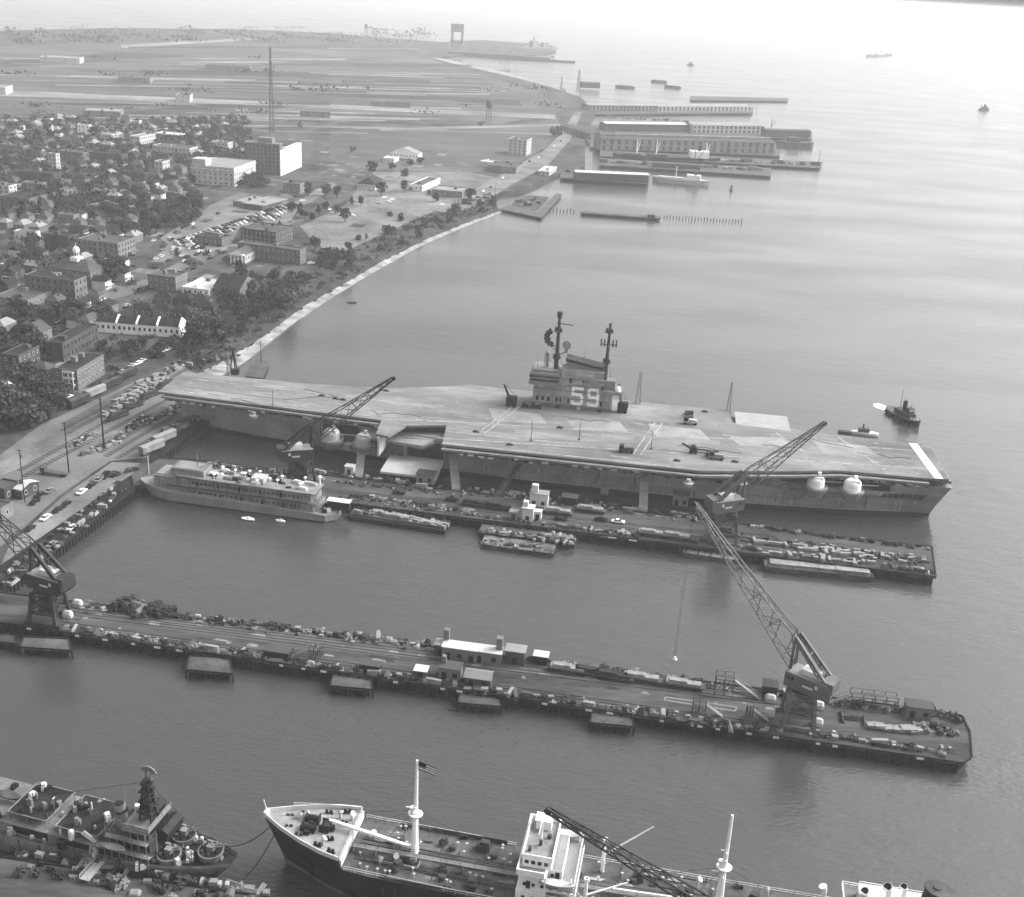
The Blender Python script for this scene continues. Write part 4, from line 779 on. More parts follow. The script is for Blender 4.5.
for x, y, z, s in ((131.5, 4, 12.8, 1.0), (135.5, 2.5, 15.6, 1.1), (136, -3, 15.6, 1.1), (139, 4.6, 15.6, .9), (128.6, -3, 12.8, .9)):
    o = part_copy('cowl_ventilator', cw_me, aho, (x, y, z), rad(20), (s, s, s)); part_copy('cowl_mouth', ci_me, o, (0, 0, 0))
mb = MB(); mb.cyl((123.5, 6.5, 9.9), (123.5, 6.5, 15.6), .5, .5, 10); mb.cyl((123.5, 6.5, 15.4), (122.9, 6.3, 16.8), .55, .9, 12); mb.build('cowl_ventilator', mWhite, tk)
bt = MB(); boat(bt, 137, 9.2, 13.1, 7, 2.0, 1.0); bt.build('lifeboat', mOff, aho)

# ------------------------------------------------------------------ naval ship at lower left (x aft of the bow, y to starboard)
NB = at(236, 868, 5); NB.z = 0; NA = rad(180 - 14.5)
nv = thing('naval_ship', NB, NA, 'grey naval ship with lattice mast, covered decks and white 6 on its bow', 'naval ship')
mNH = M('navy_hull', .18, .6, .5, .2, stretch=(1, 1, .25), fine=1.5, plates='hull'); mNV = M('navy_house_grey', .085, .65, .5, .35, fine=1.5); mNVL = M('navy_light_grey', .2, .65, .4, .5); mND = M('oily_deck', .025, .85, .7, .4, fine=1.8)
NS = [(5, .2, 1.8, 6.8, -4.5), (9, 2.0, 4.2, 6.4, -2.5), (15, 4.6, 6.2, 6.0, -1), (24, 6.8, 7.3, 5.6, 0), (44, 7.6, 7.6, 5.0, 0), (88, 7.6, 7.6, 5.0, 0)]
mb = MB(); ship_hull(mb, NS); mb.build('hull', mNH, nv)
mb = MB(); deck_sheet(mb, NS, .03, .15); mb.build('main_deck', mND, nv)
mb = MB()
for i in range(3):
    for sg in (-1, 1):
        a, b = NS[i], NS[i + 1]; mb.add([(a[0] + a[4], sg * (a[2] + .05), a[3]), (b[0] + b[4], sg * (b[2] + .05), b[3]), (b[0] + b[4], sg * (b[2] + .05), b[3] + .8), (a[0] + a[4], sg * (a[2] + .05), a[3] + .8)], [(0, 1, 2, 3)])
mb.build('bow_bulwark', mNVL, nv)
def bowpt(x, z, o=.1):
    for i in range(len(NS) - 1):
        a, b = NS[i], NS[i + 1]
        if a[0] <= x <= b[0]:
            t = (x - a[0]) / (b[0] - a[0]); hw = a[1] + (b[1] - a[1]) * t; hd = a[2] + (b[2] - a[2]) * t; zd = a[3] + (b[3] - a[3]) * t; k = min(1, z / zd); return (x, hw + (hd - hw) * k + o, z)
    return (x, 8, z)
for x, y, z, r_ in ((6.0, 0, 6.6, 2.6), (14.5, 3.2, 6.0, 2.5), (14.5, -3.2, 6.0, 2.5)):
    mb = MB(); mb.cyl((x, y, z), (x, y, z + 1.7), r_, r_ * 1.12, 20); t_ = mb.build('gun_tub', M('navy_tub', .16, .65, .4, .4), nv)
    mb = MB(); mb.cyl((x, y, z + 1.72), (x, y, z + 1.78), r_ * .98, r_ * .98, 20); mb.build('tub_floor', mND, t_)
    mb = MB(); mb.box(x - .8, x + .8, y - .7, y + .7, z + 1.78, z + 3.0); mb.beam((x - .6, y - .3, z + 2.8), (x - 3.6, y - .4, z + 4), .18); mb.beam((x - .6, y + .3, z + 2.8), (x - 3.6, y + .4, z + 4), .18); mb.box(x + .2, x + 1.4, y - 1.3, y - .8, z + 1.9, z + 3.3); mb.build('gun', mNVL, t_)
    for k in range(7): a = k * .9; mb = MB(); mb.obox(x + math.cos(a) * r_ * .75, y + math.sin(a) * r_ * .75, z + 1.8, .6, .35, R.uniform(.5, 1.1), a); mb.build('ready_locker', R.choice((mNVL, mBlack, mNV)), t_)
# forward house stepped up to the bridge, black panels painting the galleries' shade
mb = MB(); mb.box(17, 30.5, -6.0, 6.0, 5.2, 8.0); mb.box(18, 28.5, -5.0, 5.0, 8.0, 10.6); mb.box(18.6, 24.6, -4.0, 4.2, 10.6, 13.0); sp = mb.build('superstructure', mNV, nv)
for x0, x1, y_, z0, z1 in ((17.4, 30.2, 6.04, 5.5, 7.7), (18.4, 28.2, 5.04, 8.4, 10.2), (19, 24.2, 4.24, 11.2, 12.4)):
    mb = MB(); mb.box(x0, x1, y_, y_ + .05, z0, z1); mb.build('gallery_shade', mBlack, sp); mb = MB()
    for k in range(int((x1 - x0) / 1.8) + 1): mb.beam((x0 + k * 1.8, y_ + .85, z0 - .4), (x0 + k * 1.8, y_ + .85, z1 + .3), .16)
    mb.box(x0 - .4, x1 + .4, y_ + .06, y_ + 1.1, z1 + .3, z1 + .46); rail(mb, [(x0, y_ + 1, z1 + .46), (x1, y_ + 1, z1 + .46)], 1, 1.5, .1); mb.build('gallery_deck', mNVL, sp)
mb = MB(); mb.box(18.2, 25, -4.6, 4.8, 13.0, 13.2); mb.box(18.2, 18.5, -4.6, 4.8, 13.2, 14.3); mb.box(18.2, 25, 4.6, 4.85, 13.2, 14.2); mb.build('open_bridge', mNVL, sp)
mb = MB(); mb.box(18.5, 18.58, -3.6, 3.6, 11.6, 12.5); mb.build('bridge_window', mGlass, sp)
mb = MB(); mb.loft([[(x, y, z) for x, z in ((15.6, 9.2), (15.4, 11.2), (16.8, 12.2), (18.4, 11.8), (18.4, 9.2))] for y in (-4.6, 1.8)]); mb.build('canvas_cover', mBlack, sp)
mb = MB(); mb.loft([[(x, y, z) for x, z in ((19.4, 13.3), (19.2, 14.6), (20.6, 15.3), (23.2, 14.9), (23.6, 13.3))] for y in (-4.2, -.6)]); mb.build('canvas_cover', mBlack, sp)
mb = MB(); mb.cyl((27, 1.4, 10.6), (27.5, 1.4, 16.0), 1.45, 1.25, 16); fn = mb.build('funnel', mNVL, sp); mb = MB(); mb.cyl((27.5, 1.4, 16.02), (27.5, 1.4, 16.2), 1.05, 1.05, 16); mb.build('funnel_mouth', mBlack, fn)
mb = MB(); mb.cyl((27, 1.4, 14.3), (27.05, 1.4, 14.7), 1.5, 1.5, 16); mb.build('funnel_band', mBlack, fn)
mb = MB(); lattice(mb, (20.8, .3, 13.2), 10.5, 3.0, 6, .9, .36)
for z, q in ((15.6, 1.9), (18, 1.6), (20.6, 1.4), (22.6, 1.1)): mb.box(20.8 - q, 20.8 + q, -q + .3, q + .3, z, z + .35); mb.beam((20.8, -q * 1.5, z + 1), (20.8, q * 1.5, z + 1), .25); mb.box(20.3 - q, 21 - q, .0, .8, z + .3, z + 1.5)
mb.cyl((20.8, .3, 23.6), (20.8, .3, 27), .16, .1, 6); nm_ = mb.build('lattice_mast', mSteelD, sp)
mb = MB()
for k in range(6): a, b = rad(20 + k * 25), rad(45 + k * 25); mb.beam((20.2 + 1.5 * math.cos(a), .3, 25.4 + 1.3 * math.sin(a)), (20.2 + 1.5 * math.cos(b), .3, 25.4 + 1.3 * math.sin(b)), .3, 1.2)
mb.beam((23, -3, 18), (18.2, 2.0, 25.6), .35); mb.build('radar_antenna', mNVL, nm_)
for x0, x1, y0_, y1_, z in ((30.8, 41.5, -5.6, 5.6, 9.0), (44, 54, -5.2, 5.4, 9.4)):
    mb = MB(); mb.box(x0, x1, y0_, y1_, z, z + .2); mb.box(x0 + 3.4, x0 + 3.6, y0_, y1_, z + .2, z + .34); mb.box(x0 + 7, x0 + 7.2, y0_, y1_, z + .2, z + .34); aw = mb.build('awning', mND, nv); mb = MB()
    for x in (x0, (x0 + x1) / 2, x1):
        for y in (y0_, y1_): mb.beam((x, y, 7.4), (x, y, z + .3), .2)
    for y in (y0_, y1_): mb.beam((x0, y, z + .3), (x1, y, z + .3), .2)
    mb.beam((x0, y0_, z + .3), (x0, y1_, z + .3), .2); mb.beam((x1, y0_, z + .3), (x1, y1_, z + .3), .2); mb.build('awning_frame', mNVL, aw)
mb = MB(); mb.box(31, 84, -6.5, 6.5, 5.0, 7.5); ad_ = mb.build('after_deckhouse', mNH, nv)
for x0, x1 in ((32, 40), (43, 52), (56, 66)): mb = MB(); mb.box(x0, x1, 6.53, 6.58, 5.4, 7.2); mb.build('gallery_shade', mBlack, ad_)  # black panels paint the shade inside the after galleries
lk = MB(); lk.box(-.8, .8, -.5, .5, 0, .9); lk.box(-.3, .7, -.4, .4, .9, 1.4); lk2 = MB(); lk2.cyl((0, 0, 0), (0, 0, 1.1), .4, .4, 9); lk2.dome((0, 0, 1.1), .42, .3, 9, 3)
lkm = [lk.mesh('deck_locker', m_) for m_ in (mNVL, mOff, mBlack, mNV, mNVL)] + [lk2.mesh('deck_locker', m_) for m_ in (mNVL, mOff)]
for k in range(122):
    if k < 34: x, y, z = R.uniform(3, 17), 0, 6.2; y = R.uniform(-1, 1) * min(6, x * .45)
    elif k < 56: x, y, z = R.uniform(18, 56), R.choice((-7, 7)) + R.uniform(-.4, .4), 5.2
    elif k < 74: x, y, z = R.uniform(31, 60), R.uniform(-6, 6), 7.52
    elif k < 86: x, y, z = R.uniform(25, 30), R.uniform(-4.6, 4.6), 8.02 if R.random() < .4 else 10.62
    elif k < 96: x, y, z = R.uniform(42, 62), R.uniform(-6, 6), 7.52
    elif k < 110: x, y, z = R.uniform(31.5, 41), R.uniform(-5, 5), 9.22
    else: x, y, z = R.uniform(44.5, 53.5), R.uniform(-4.6, 4.6), 9.62
    part_copy('deck_locker', R.choice(lkm), nv, (x, y, z), R.uniform(0, 3), (R.uniform(.5, 1.3), R.uniform(.5, 1.3), R.uniform(.6, 1.6)))
mb = MB(); mb.beam((29.5, 4.6, 5.4), (33.6, 6.6, 10.6), .3, 1.0); mb.build('ladder', mOff, nv); mb = MB(); mb.beam((31, 3.2, 7.5), (28.6, 4.2, 10.8), .25, .9); mb.build('ladder', mNVL, nv)
for x, y, h in ((16.6, 4.4, 9), (16.6, -4.4, 8), (29, 5, 9), (30.5, -5, 10), (42.6, 6.2, 8), (43, -6.2, 7), (12, 5.2, 5), (9, 3, 5), (36, 6.4, 6)): mb = MB(); mb.cyl((x, y, 5), (x, y, 5 + h), .13, .08, 6); mb.build('whip_aerial', mNVL, nv)
bt = MB(); boat(bt, 25.8, 7.1, 8.4, 6.4, 2.0, 1.0); bt.build('ship_boat', mNVL, nv); bt = MB(); boat(bt, 58, 0, 8.2, 7, 2.4, 1.1); bt.build('ship_boat', mNV, nv)
mb = MB(); mb.cyl((37, 6.2, 7.5), (37, 6.2, 9.4), .7, .7, 12); mb.dome((37, 6.2, 9.4), .7, .6, 12, 3); mb.build('drum', mOff, nv)
mb = MB(); rail(mb, [(9, 4.4, 6.9), (24, 7.2, 5.6), (44, 7.5, 5), (84, 7.5, 5)], 1, 1.8, .08); mb.build('railing', mNVL, nv); mb = MB(); rail(mb, [(9, -4.4, 6.9), (24, -7.2, 5.6), (44, -7.5, 5), (84, -7.5, 5)], 1, 1.8, .08); mb.build('railing', mNVL, nv)
mb = MB(); mb.beam((14, 0, 7), (20.8, .3, 22), .08); mb.beam((3, 0, 7.6), (20.8, .3, 23), .08); mb.beam((20.8, .3, 23), (52, 0, 10), .08); mb.build('stays', mBlack, nv)
for k in range(11): mb = MB(); x = 12 + k * 5.4; z1_ = R.uniform(.6, 2.4); mb.add([bowpt(x, 4.6, .06), bowpt(x + .45, 4.6, .06), bowpt(x + .3, z1_, .06), bowpt(x + .1, z1_, .06)], [(0, 1, 2, 3)]); mb.build('rust_streak', mRust, nv)
for x in (10.6, 11.8): mb = MB(); p_ = bowpt(x, 4.9, .1); mb.cyl(p_, (p_[0], p_[1] + .25, p_[2]), .5, .5, 10); mb.beam(p_, (p_[0], p_[1] + .2, p_[2] - 1.3), .3); mb.build('anchor', mBlack, nv)
mb = MB()
for (x0, z0, x1, z1) in ((14.4, 4.8, 16.2, 4.8), (16.2, 4.8, 16.2, 2.6), (16.2, 2.6, 14.4, 2.6), (14.4, 2.6, 14.4, 3.8), (14.4, 3.8, 16.2, 3.8)): mb.beam(bowpt(x0, z0), bowpt(x1, z1), .42, .42)
mb.build('hull_number', mWhite, nv)
mb = MB(); mb.box(28, 30.2, 6.5, 13.5, 4.4, 4.6); rail(mb, [(28, 6.5, 4.6), (28, 13.5, 4.6)], 1, 2, .1); rail(mb, [(30.2, 6.5, 4.6), (30.2, 13.5, 4.6)], 1, 2, .1)
g = thing('gangway', (0, 0, 0), 0, 'steel gangway from the pier up to the grey naval ship', 'gangway'); g.location = NB; g.rotation_euler = (0, 0, NA); o = mb.build('walkway', mShipL, g)
# mooring lines
def rope(p, q, sag, lab):
    mb = MB(); p, q = Vector(p), Vector(q); n = 10; P = [p.lerp(q, k / n) - Vector((0, 0, sag * 4 * (k / n) * (1 - k / n))) for k in range(n + 1)]
    for a, b in zip(P[:-1], P[1:]): mb.beam(a, b, .16)
    mb.build('mooring_line', mBlack, None, label=lab, cat='rope')
rope(TK + Vector((2.5, .3, 11.4)), at(222, 846, 9), 2.5, 'upper dark mooring line slung from the tanker bow to the naval ship')
rope(TK + Vector((3, -.8, 10.6)), at(228, 890, 4.2), 3, 'lower dark mooring line running from the tanker bow down to the pier')

# ------------------------------------------------------------------ barracks barge beside the carrier pier
BA = at(138, 497, 0); BB = at(325, 523, 0); v = BB - BA; BL = v.length; BAng = math.atan2(v.y, v.x)
bb = thing('barracks_ship', BA, BAng, 'long grey barracks ship with pointed bow and three decks, moored by the carrier pier', 'ship')
mb = MB(); PB = [(0, 5.5), (4, 1.8), (12, -.2), (BL, 0), (BL + 3, 3), (BL + 3, 9.5), (BL, 12), (12, 12.4), (4, 10), (0, 6.5)]
v_ = [(x - (1.6 if x < 5 else 0), y, 3.0 + (2.2 if x < 5 else .9 if x < 13 else 0)) for x, y in PB]; lo = [(x + (1.5 if x < 5 else .2), y, -1) for x, y in PB]
n = len(PB); mb.add(lo + v_, [(k, (k + 1) % n, n + (k + 1) % n, n + k) for k in range(n)]); mb.add(v_, [tuple(range(n))]); mb.build('hull', M('barracks_hull', .22, .6, .2, .2, stretch=(1, 1, .4)), bb)
mb = MB(); mb.prism([(x * 1.0 + .1, y + (.02 if y < 6 else -.02)) for x, y in PB], -1.0, .25); mb.f = mb.f
for i, p in enumerate(mb.v): pass
mb = MB()
for k in range(n - 1):
    a, b = PB[k], PB[k + 1]
    d = Vector((b[1] - a[1], a[0] - b[0])); d.normalize(); d *= -.1
    mb.add([(a[0] + (1.3 if a[0] < 5 else .1) , a[1] - .12 if a[1] < 6 else a[1] + .12, .5), (b[0] + (1.3 if b[0] < 5 else .1), b[1] - .12 if b[1] < 6 else b[1] + .12, .5), (b[0] + (1.4 if b[0] < 5 else .2), b[1] - .12 if b[1] < 6 else b[1] + .12, -1), (a[0] + (1.4 if a[0] < 5 else .2), a[1] - .12 if a[1] < 6 else a[1] + .12, -1)], [(0, 1, 2, 3)])
mb.build('boot_topping', mBoot, bb)
E1 = BL - 5
mb = MB(); mb.prism([(9, 1.2), (12, .9), (E1, .9), (E1 + 2, 3), (E1 + 2, 9), (E1, 11.3), (12, 11.3), (9, 10)], 3.0, 6.5); ba1 = mb.build('lower_deckhouse', M('barracks_paint', .22, .7, .4, .35, fine=1.4, stretch=(1, 1, .3), plates='small'), bb)
mb = MB(); mb.prism([(7, 2), (16, 1.7), (E1 - 1, 1.7), (E1 + .6, 3.6), (E1 + .6, 9), (E1 - 1, 10.8), (16, 10.8), (7, 10.2)], 6.5, 10.2); mb.build('upper_deckhouse', M('barracks_paint', .22), bb)
mb = MB(); mb.prism([(6.5, 1.2), (20, .7), (20, 11.6), (6.5, 11)], 3.3, 9.8); mb.build('forward_screen', M('barracks_paint', .22), bb)
mb = MB(); mb.box(12, E1 + 1.2, .2, 11.9, 6.4, 6.65); mb.box(15, E1 + 1, .9, 11.6, 10.2, 10.4); mb.build('deck_edge_shade', mShipD, bb)  # projecting deck edges, coloured dark to draw shade lines between the decks
mb = MB(); mb.box(15.3, E1 + .7, 1.2, 11.3, 10.4, 10.45); mb.build('roof_deck', M('roof_deck_paint', .22, .85, .4, .2), bb)
mb = MB(); mb.box(13, 26, 2.4, 10.2, 10.45, 13); mb.box(14, 25, 3, 9.6, 13, 13.1); mb.build('pilot_house', mShip, bb)
mb = MB(); mb.box(44, 49, 4, 9, 10.45, 12.4); mb.build('vent_house', mShipL, bb)
dm2 = MB(); dm2.box(-.45, .45, -.06, .06, 0, 2.1); dm2_me = dm2.mesh('doorway', mBlack); wn2 = MB(); wn2.box(-.4, .4, -.05, .05, 0, .8); wn2_me = wn2.mesh('window', mGlass)
for k in range(26):
    x = 22 + k * 1.66
    if k % 5 == 1: part_copy('doorway', dm2_me, bb, (x, 1.62, 6.9)); part_copy('doorway', dm2_me, bb, (x + 1.2, .82, 3.4))
    else: part_copy('window', wn2_me, bb, (x, 1.62, 7.9)); part_copy('window', wn2_me, bb, (x + .6, .82, 4.6))
for k in range(7): part_copy('window', wn2_me, bb, (8 + k * 1.8, 1.55 - k * .08, 5.2 + .0), 0)
lamp = MB(); lamp.cyl((0, 0, 0), (0, 0, 2.1), .12, .12, 6); lamp.dome((0, 0, 2.1), .7, .5, 10, 3); lamp_me = lamp.mesh('mushroom_vent', mWhite)
for k in range(16): part_copy('mushroom_vent', lamp_me, bb, (28 + R.uniform(0, 36), R.uniform(2, 10.6), 10.45))
rfb = MB(); rfb.box(-1.8, 1.8, -.8, .8, 0, .8); rfb.box(-1.4, 1.4, -.5, .5, .8, 1.1); rfbm = [rfb.mesh('roof_locker', m_) for m_ in (mBlack, mShip, mOff)]
for k in range(34): part_copy('roof_locker', rfbm[R.randint(0, 2)], bb, (R.uniform(27, E1 - 1), R.uniform(2, 10.8), 10.46), R.uniform(-.4, .4), (R.uniform(.4, 1.1),) * 3)
mb = MB(); rail(mb, [(20, .8, 6.65), (E1 + 1, .8, 6.65)], 1, 2.4, .07); rail(mb, [(15.5, 1, 10.4), (E1 + .8, 1, 10.4)], 1, 2.4, .07); mb.build('railing', mShipL, bb)
for k in range(14): part_copy('stern_gear', rfbm[k % 3], bb, (E1 + R.uniform(3, 7), R.uniform(2, 10.5), 3.02), R.uniform(0, 3), (.5, .6, 1.3))
mb = MB(); mb.beam((23, 5, 13.1), (30, 7, 16.5), .25); mb.cyl((22, 6, 13.1), (22, 6, 18), .2, .12, 6); mb.build('derrick', mShip, bb)
mb = MB(); mb.cyl((E1 - .5, 10, 10.4), (E1 - .5, 10, 13.5), .35, .3, 8); mb.dome((E1 - .5, 10, 13.5), .8, .8, 10, 3); mb.build('stern_light', mWhite, bb)
# small dinghies alongside
def dinghy(px, py, rz, L, lab, m=mWhite):
    b = at(px, py, 0); t = thing('dinghy', b, rz, lab, 'boat'); mb = MB(); boat(mb, 0, 0, -.1, L, L * .4, .85); mb.build('boat_hull', m, t)
    mb = MB(); mb.box(-L * .3, L * .3, -L * .12, L * .12, .5, .62); mb.box(-L * .05, L * .1, -L * .1, L * .1, .6, 1.3); mb.build('thwart', mOff, t)
dinghy(248, 520, BAng, 5.2, 'white dinghy lying close alongside the middle of the barracks ship'); dinghy(280.5, 522, BAng, 3.8, 'smaller white dinghy alongside the barracks ship towards its stern')
# ------------------------------------------------------------------ piers
pile_mb = MB(); pile_mb.cyl((0, 0, -2), (0, 0, 3.2), .3, .3, 6); PILE = pile_mb.mesh('pile', mPile)
fend_mb = MB(); fend_mb.box(-.95, .95, -.2, .2, 0, .55); FEND = fend_mb.mesh('fender', mCargoM)
def pier(name, outline, label, near=(0, 1), npile=90, z=P3, deck=mPlank):
    O = pts(outline, z); c = sum(O, Vector()) / len(O); c.z = 0; t = thing(name, c, 0, label, 'pier'); L = [(p.x - c.x, p.y - c.y) for p in O]
    mb = MB(); mb.prism(L, z - .75, z); mb.build('deck', deck, t)
    mb = MB(); n = len(L)
    ctr = Vector((0, 0)); 
    ar = sum(L[i][0] * L[(i + 1) % n][1] - L[(i + 1) % n][0] * L[i][1] for i in range(n))
    Q = L if ar > 0 else L[::-1]; Q = [tuple(q) for q in inset(Q, -1.2)]
    mb.prism(Q, -2, z - .76); mb.build('bents', mPile, t)
    a, b = Vector(L[near[0]]), Vector(L[near[1]]); d = (b - a).normalized(); nn = Vector((d.y, -d.x)); rz = math.atan2(d.y, d.x)
    ln = (b - a).length
    mb = MB()
    for i in range(n):
        p, q = Vector(L[i]), Vector(L[(i + 1) % n]); mb.beam((p.x, p.y, z + .16), (q.x, q.y, z + .16), .4, .34)
    mb.build('stringer', mPile, t)
    for k in range(npile):
        p = a + d * (ln * (k + .5) / npile) + nn * .25; part_copy('pile', PILE, t, (p.x, p.y, 0))
    return t, c, a, d, nn, ln, rz
pier('finger_pier', [(133, 486), (330, 501), (936, 577), (932, 547), (195, 460), (155, 458), (118, 470)], 'crowded timber pier beside the carrier, with two tall cranes and rows of crates', (1, 2), 95)
p2n, p2c, p2a, p2d, p2nn, p2len, p2rz = pier('finger_pier', [(-20, 620), (963, 763), (972, 757), (970, 732), (962, 716), (940, 711.5), (73, 601.5), (-20, 590)], 'long narrow timber pier with a pale road down its middle, across the view', (0, 1), 98)
pier('finger_pier', [(-40, 851), (278, 899), (330, 960), (-60, 960)], 'timber pier crowded with gear at the lower left, below the grey naval ship', (3, 0), 2)
qw, qc, qa, qd, qnn, qlen, qrz = pier('quay_wharf', [(-16, 603), (135, 489), (131, 476), (-16, 578)], 'dark timber wharf edging the quay, with parked cars along it', (0, 1), 46, LZ + .04, M('oily_wharf_planks', .016, .9, .7, .2, fine=1.2))
pier('quay_wharf', [(152, 462), (224, 410), (219, 403), (148, 454)], 'short dark timber wharf under the carrier bow', (0, 1), 24, LZ + .04, M('oily_wharf_planks', .016))
pw = MB(); pw.box(-1, 1, -.05, .05, 0, .5); PATCH = pw.mesh('pale_fender', mOff)
for px in (30, 78, 106, 134, 158, 180, 282, 304, 324, 396, 443, 460, 545, 589, 610, 662, 700, 718, 749, 776, 818, 835, 920):
    py = 620 + (px + 20) * .1455; q = at(px, py, P3); part_copy('pale_fender', PATCH, p2n, (q.x - p2c.x + p2nn.x * .6, q.y - p2c.y + p2nn.y * .6, 3.0), p2rz, (R.uniform(.5, 1.0), 1, 1.3))
def deckstrip(name, poly, m, lift, owner=None, z=P3):
    O = pts(poly, z + lift); mb = MB(); mb.sheet([(p.x, p.y) for p in O], z + lift); return mb.build(name, m, kind='structure')
deckstrip('pier_road', [(60, 618), (250, 640), (560, 677), (780, 706), (782, 696), (560, 664), (330, 636), (75, 605.5)], M('pier_roadway', .115, .9, .35, .1, fine=.8, stretch=(.3, 1.5, 1)), .012)
deckstrip('pier_road', [(300, 497), (620, 536), (920, 572), (918, 562), (620, 523), (300, 484)], M('pier_roadway_dark', .08, .9, .4, .1, fine=.8, stretch=(.3, 1.5, 1)), .012)
for (x0, y0_), (x1, y1_) in (((60, 622.5), (955, 752)), ((60, 612), (780, 704)), ((60, 608), (940, 715)), ((200, 474), (925, 559)), ((200, 483), (925, 568)), ((300, 488), (925, 565))):
    a, b = at(x0, y0_, P3 + .08), at(x1, y1_, P3 + .08); mb = MB()
    d = (b - a).normalized(); nn = Vector((-d.y, d.x, 0)) * .7
    for s in (-1, 1): mb.beam(a + nn * s, b + nn * s, .16, .14)
    mb.build('rail_track', mRust, kind='structure')
mb = MB(); fr = [at(x, y, P3 + .03) for x, y in ((666, 697), (737, 707), (735, 711), (664, 700))]
for a, b in zip(fr, fr[1:] + fr[:1]): mb.beam(a, b, .5, .04)
mb.build('floor_marking', mRoofL, kind='structure')
# small mooring platforms on piles along the near side of the long pier
def platform(x0, x1, y0_, y1_, lab, m=mWood):
    a, b, c_, d_ = at(x0, y1_ - 6, 2.6), at(x1, y1_ - 2, 2.6), at(x1 - 3, y0_ + 2, 2.6), at(x0 + 4, y0_, 2.6); o = (a + b) / 2; o.z = 0
    t = thing('mooring_platform', o, 0, lab, 'platform', 'mooring platforms along the long pier'); L = [(p.x - o.x, p.y - o.y) for p in (a, b, c_, d_)]
    mb = MB(); mb.prism(L, 2.0, 2.6); mb.build('deck', m, t); mb = MB(); mb.prism([tuple(Vector(q) * .86 + (Vector(L[0]) + Vector(L[2])) / 2 * .14) for q in L], -1.5, 2.0); mb.build('bents', mPile, t)
    for k in range(6):
        p = Vector(L[0]).lerp(Vector(L[1]), k / 5); part_copy('pile', PILE, t, (p.x, p.y - .1, -.8))
    mb = MB()
    for i in range(4): mb.beam((*L[i], 2.75), (*L[(i + 1) % 4], 2.75), .35)
    mb.build('stringer', mPile, t)
platform(20, 72, 637, 653, 'dark mooring platform nearest the crane at the shore end of the long pier'); platform(186, 233, 656, 676, 'mooring platform below the dark hut and pale ramp on the long pier', mDkDeck)
platform(330, 373, 671, 692, 'bare timber mooring platform left of the gabled pier shed'); platform(458, 501, 686, 709, 'mooring platform with small hut in front of the gabled pier shed'); platform(590, 634, 706, 729, 'timber mooring platform nearest the big crane of the long pier'); platform(-20, 18, 633, 646, 'dark mooring platform cut by the left edge of the view', mDkDeck)
# ------------------------------------------------------------------ sheds, rail cars, ramps, barges
def shed(px, py, w_, d_, h, rz, label, wall=mShip, roof=mRoofL, style='flat', name='pier_shed', z=P3, cat='shed', door=True, top=None):
    b = at(px, py, z); t = thing(name, b, rz, label, cat)   # px,py = middle of the near wall's foot
    mb = MB(); mb.box(-w_ / 2, w_ / 2, 0, d_, 0, h)
    if style == 'gable':
        for x in (-w_ / 2, w_ / 2): mb.add([(x, 0, h), (x, d_, h), (x, d_ / 2, h + d_ * .28)], [(0, 1, 2)])
    mb.build('wall', wall, t); mb = MB()
    if style == 'flat': mb.box(-w_ / 2 - .25, w_ / 2 + .25, -.25, d_ + .25, h, h + .22)
    elif style == 'gable':
        for y in (-.3, d_ + .3): mb.add([(-w_ / 2 - .3, y, h - .08), (w_ / 2 + .3, y, h - .08), (w_ / 2 + .3, d_ / 2, h + d_ * .29), (-w_ / 2 - .3, d_ / 2, h + d_ * .29)], [(0, 1, 2, 3)])
    else: mb.add([(-w_ / 2 - .3, -.3, h), (w_ / 2 + .3, -.3, h), (w_ / 2 + .3, d_ + .3, h + 1), (-w_ / 2 - .3, d_ + .3, h + 1)], [(0, 1, 2, 3)])
    mb.build('roof', roof, t)
    if door:
        n = max(1, int(w_ / 3))
        for k in range(n):
            mb = MB(); x = -w_ / 2 + w_ * (k + .5) / n; mb.box(x - .7, x + .7, -.06, .0, .1 if k % 2 == 0 else 1, min(2.4, h - .3)); mb.build('door' if k % 2 == 0 else 'window', mBlack, t)
    if top: mb = MB(); mb.box(*top); mb.build('tower', wall, t)
    return t
PR = P2A
shed(459, 661, 10.5, 4, 4.0, PR, 'left white roofed shed of the joined pair on the long pier, dark open front', mStucco, mRoofW, top=(-5.6, -4, 3.6, 5, 4.4, 7.6))
shed(486, 664, 8.6, 4, 3.8, PR, 'right white roofed shed of the joined pair on the long pier, tower at its end', mStucco, mRoofW, top=(2.4, 4.2, 2, 4, 4.2, 7.8))
shed(440, 656, 3.4, 3.4, 3.6, PR, 'narrow dark shed left of the joined white sheds on the long pier', mShipD, mRoofL)
shed(514, 665, 5.8, 4, 4.4, PR, 'dark fronted shed right of the joined white sheds on the long pier', mShipD, mRoofL)
shed(540, 665, 4.2, 3, 2.8, PR, 'small open shelter with white roof beside the dark fronted shed on the long pier', mBlack, mRoofW, door=False)
shed(449, 680, 6.2, 4, 3.6, PR, 'low grey hut on the near edge opposite the joined white sheds', mStucco, mRoofM, top=(-2.8, -1.6, 2.4, 3.6, 3.8, 6))
shed(477, 688, 7.5, 4.5, 3.2, PR, 'gabled pier shed with pale roof on the long pier near edge', mShipD, mRoofL, 'gable')
shed(479, 696, 3.2, 2.4, 1.9, PR, 'small dark hut standing on the mooring platform', mShipD, mRoofM, z=2.6, name='hut')
shed(420, 678, 3.6, 3, 2.2, PR, 'tiny white topped hut at the near edge left of the low grey hut', mShipD, mOff, name='hut')
shed(369, 673, 6, 2.6, 2.4, PR, 'long dark box hut on the long pier near edge', mBlack, mRoofM, name='hut', door=False)
shed(276, 660, 7.5, 5, 2.6, PR, 'dark low hut beside the truss ramp on the long pier', mBlack, mRoofM, name='hut')
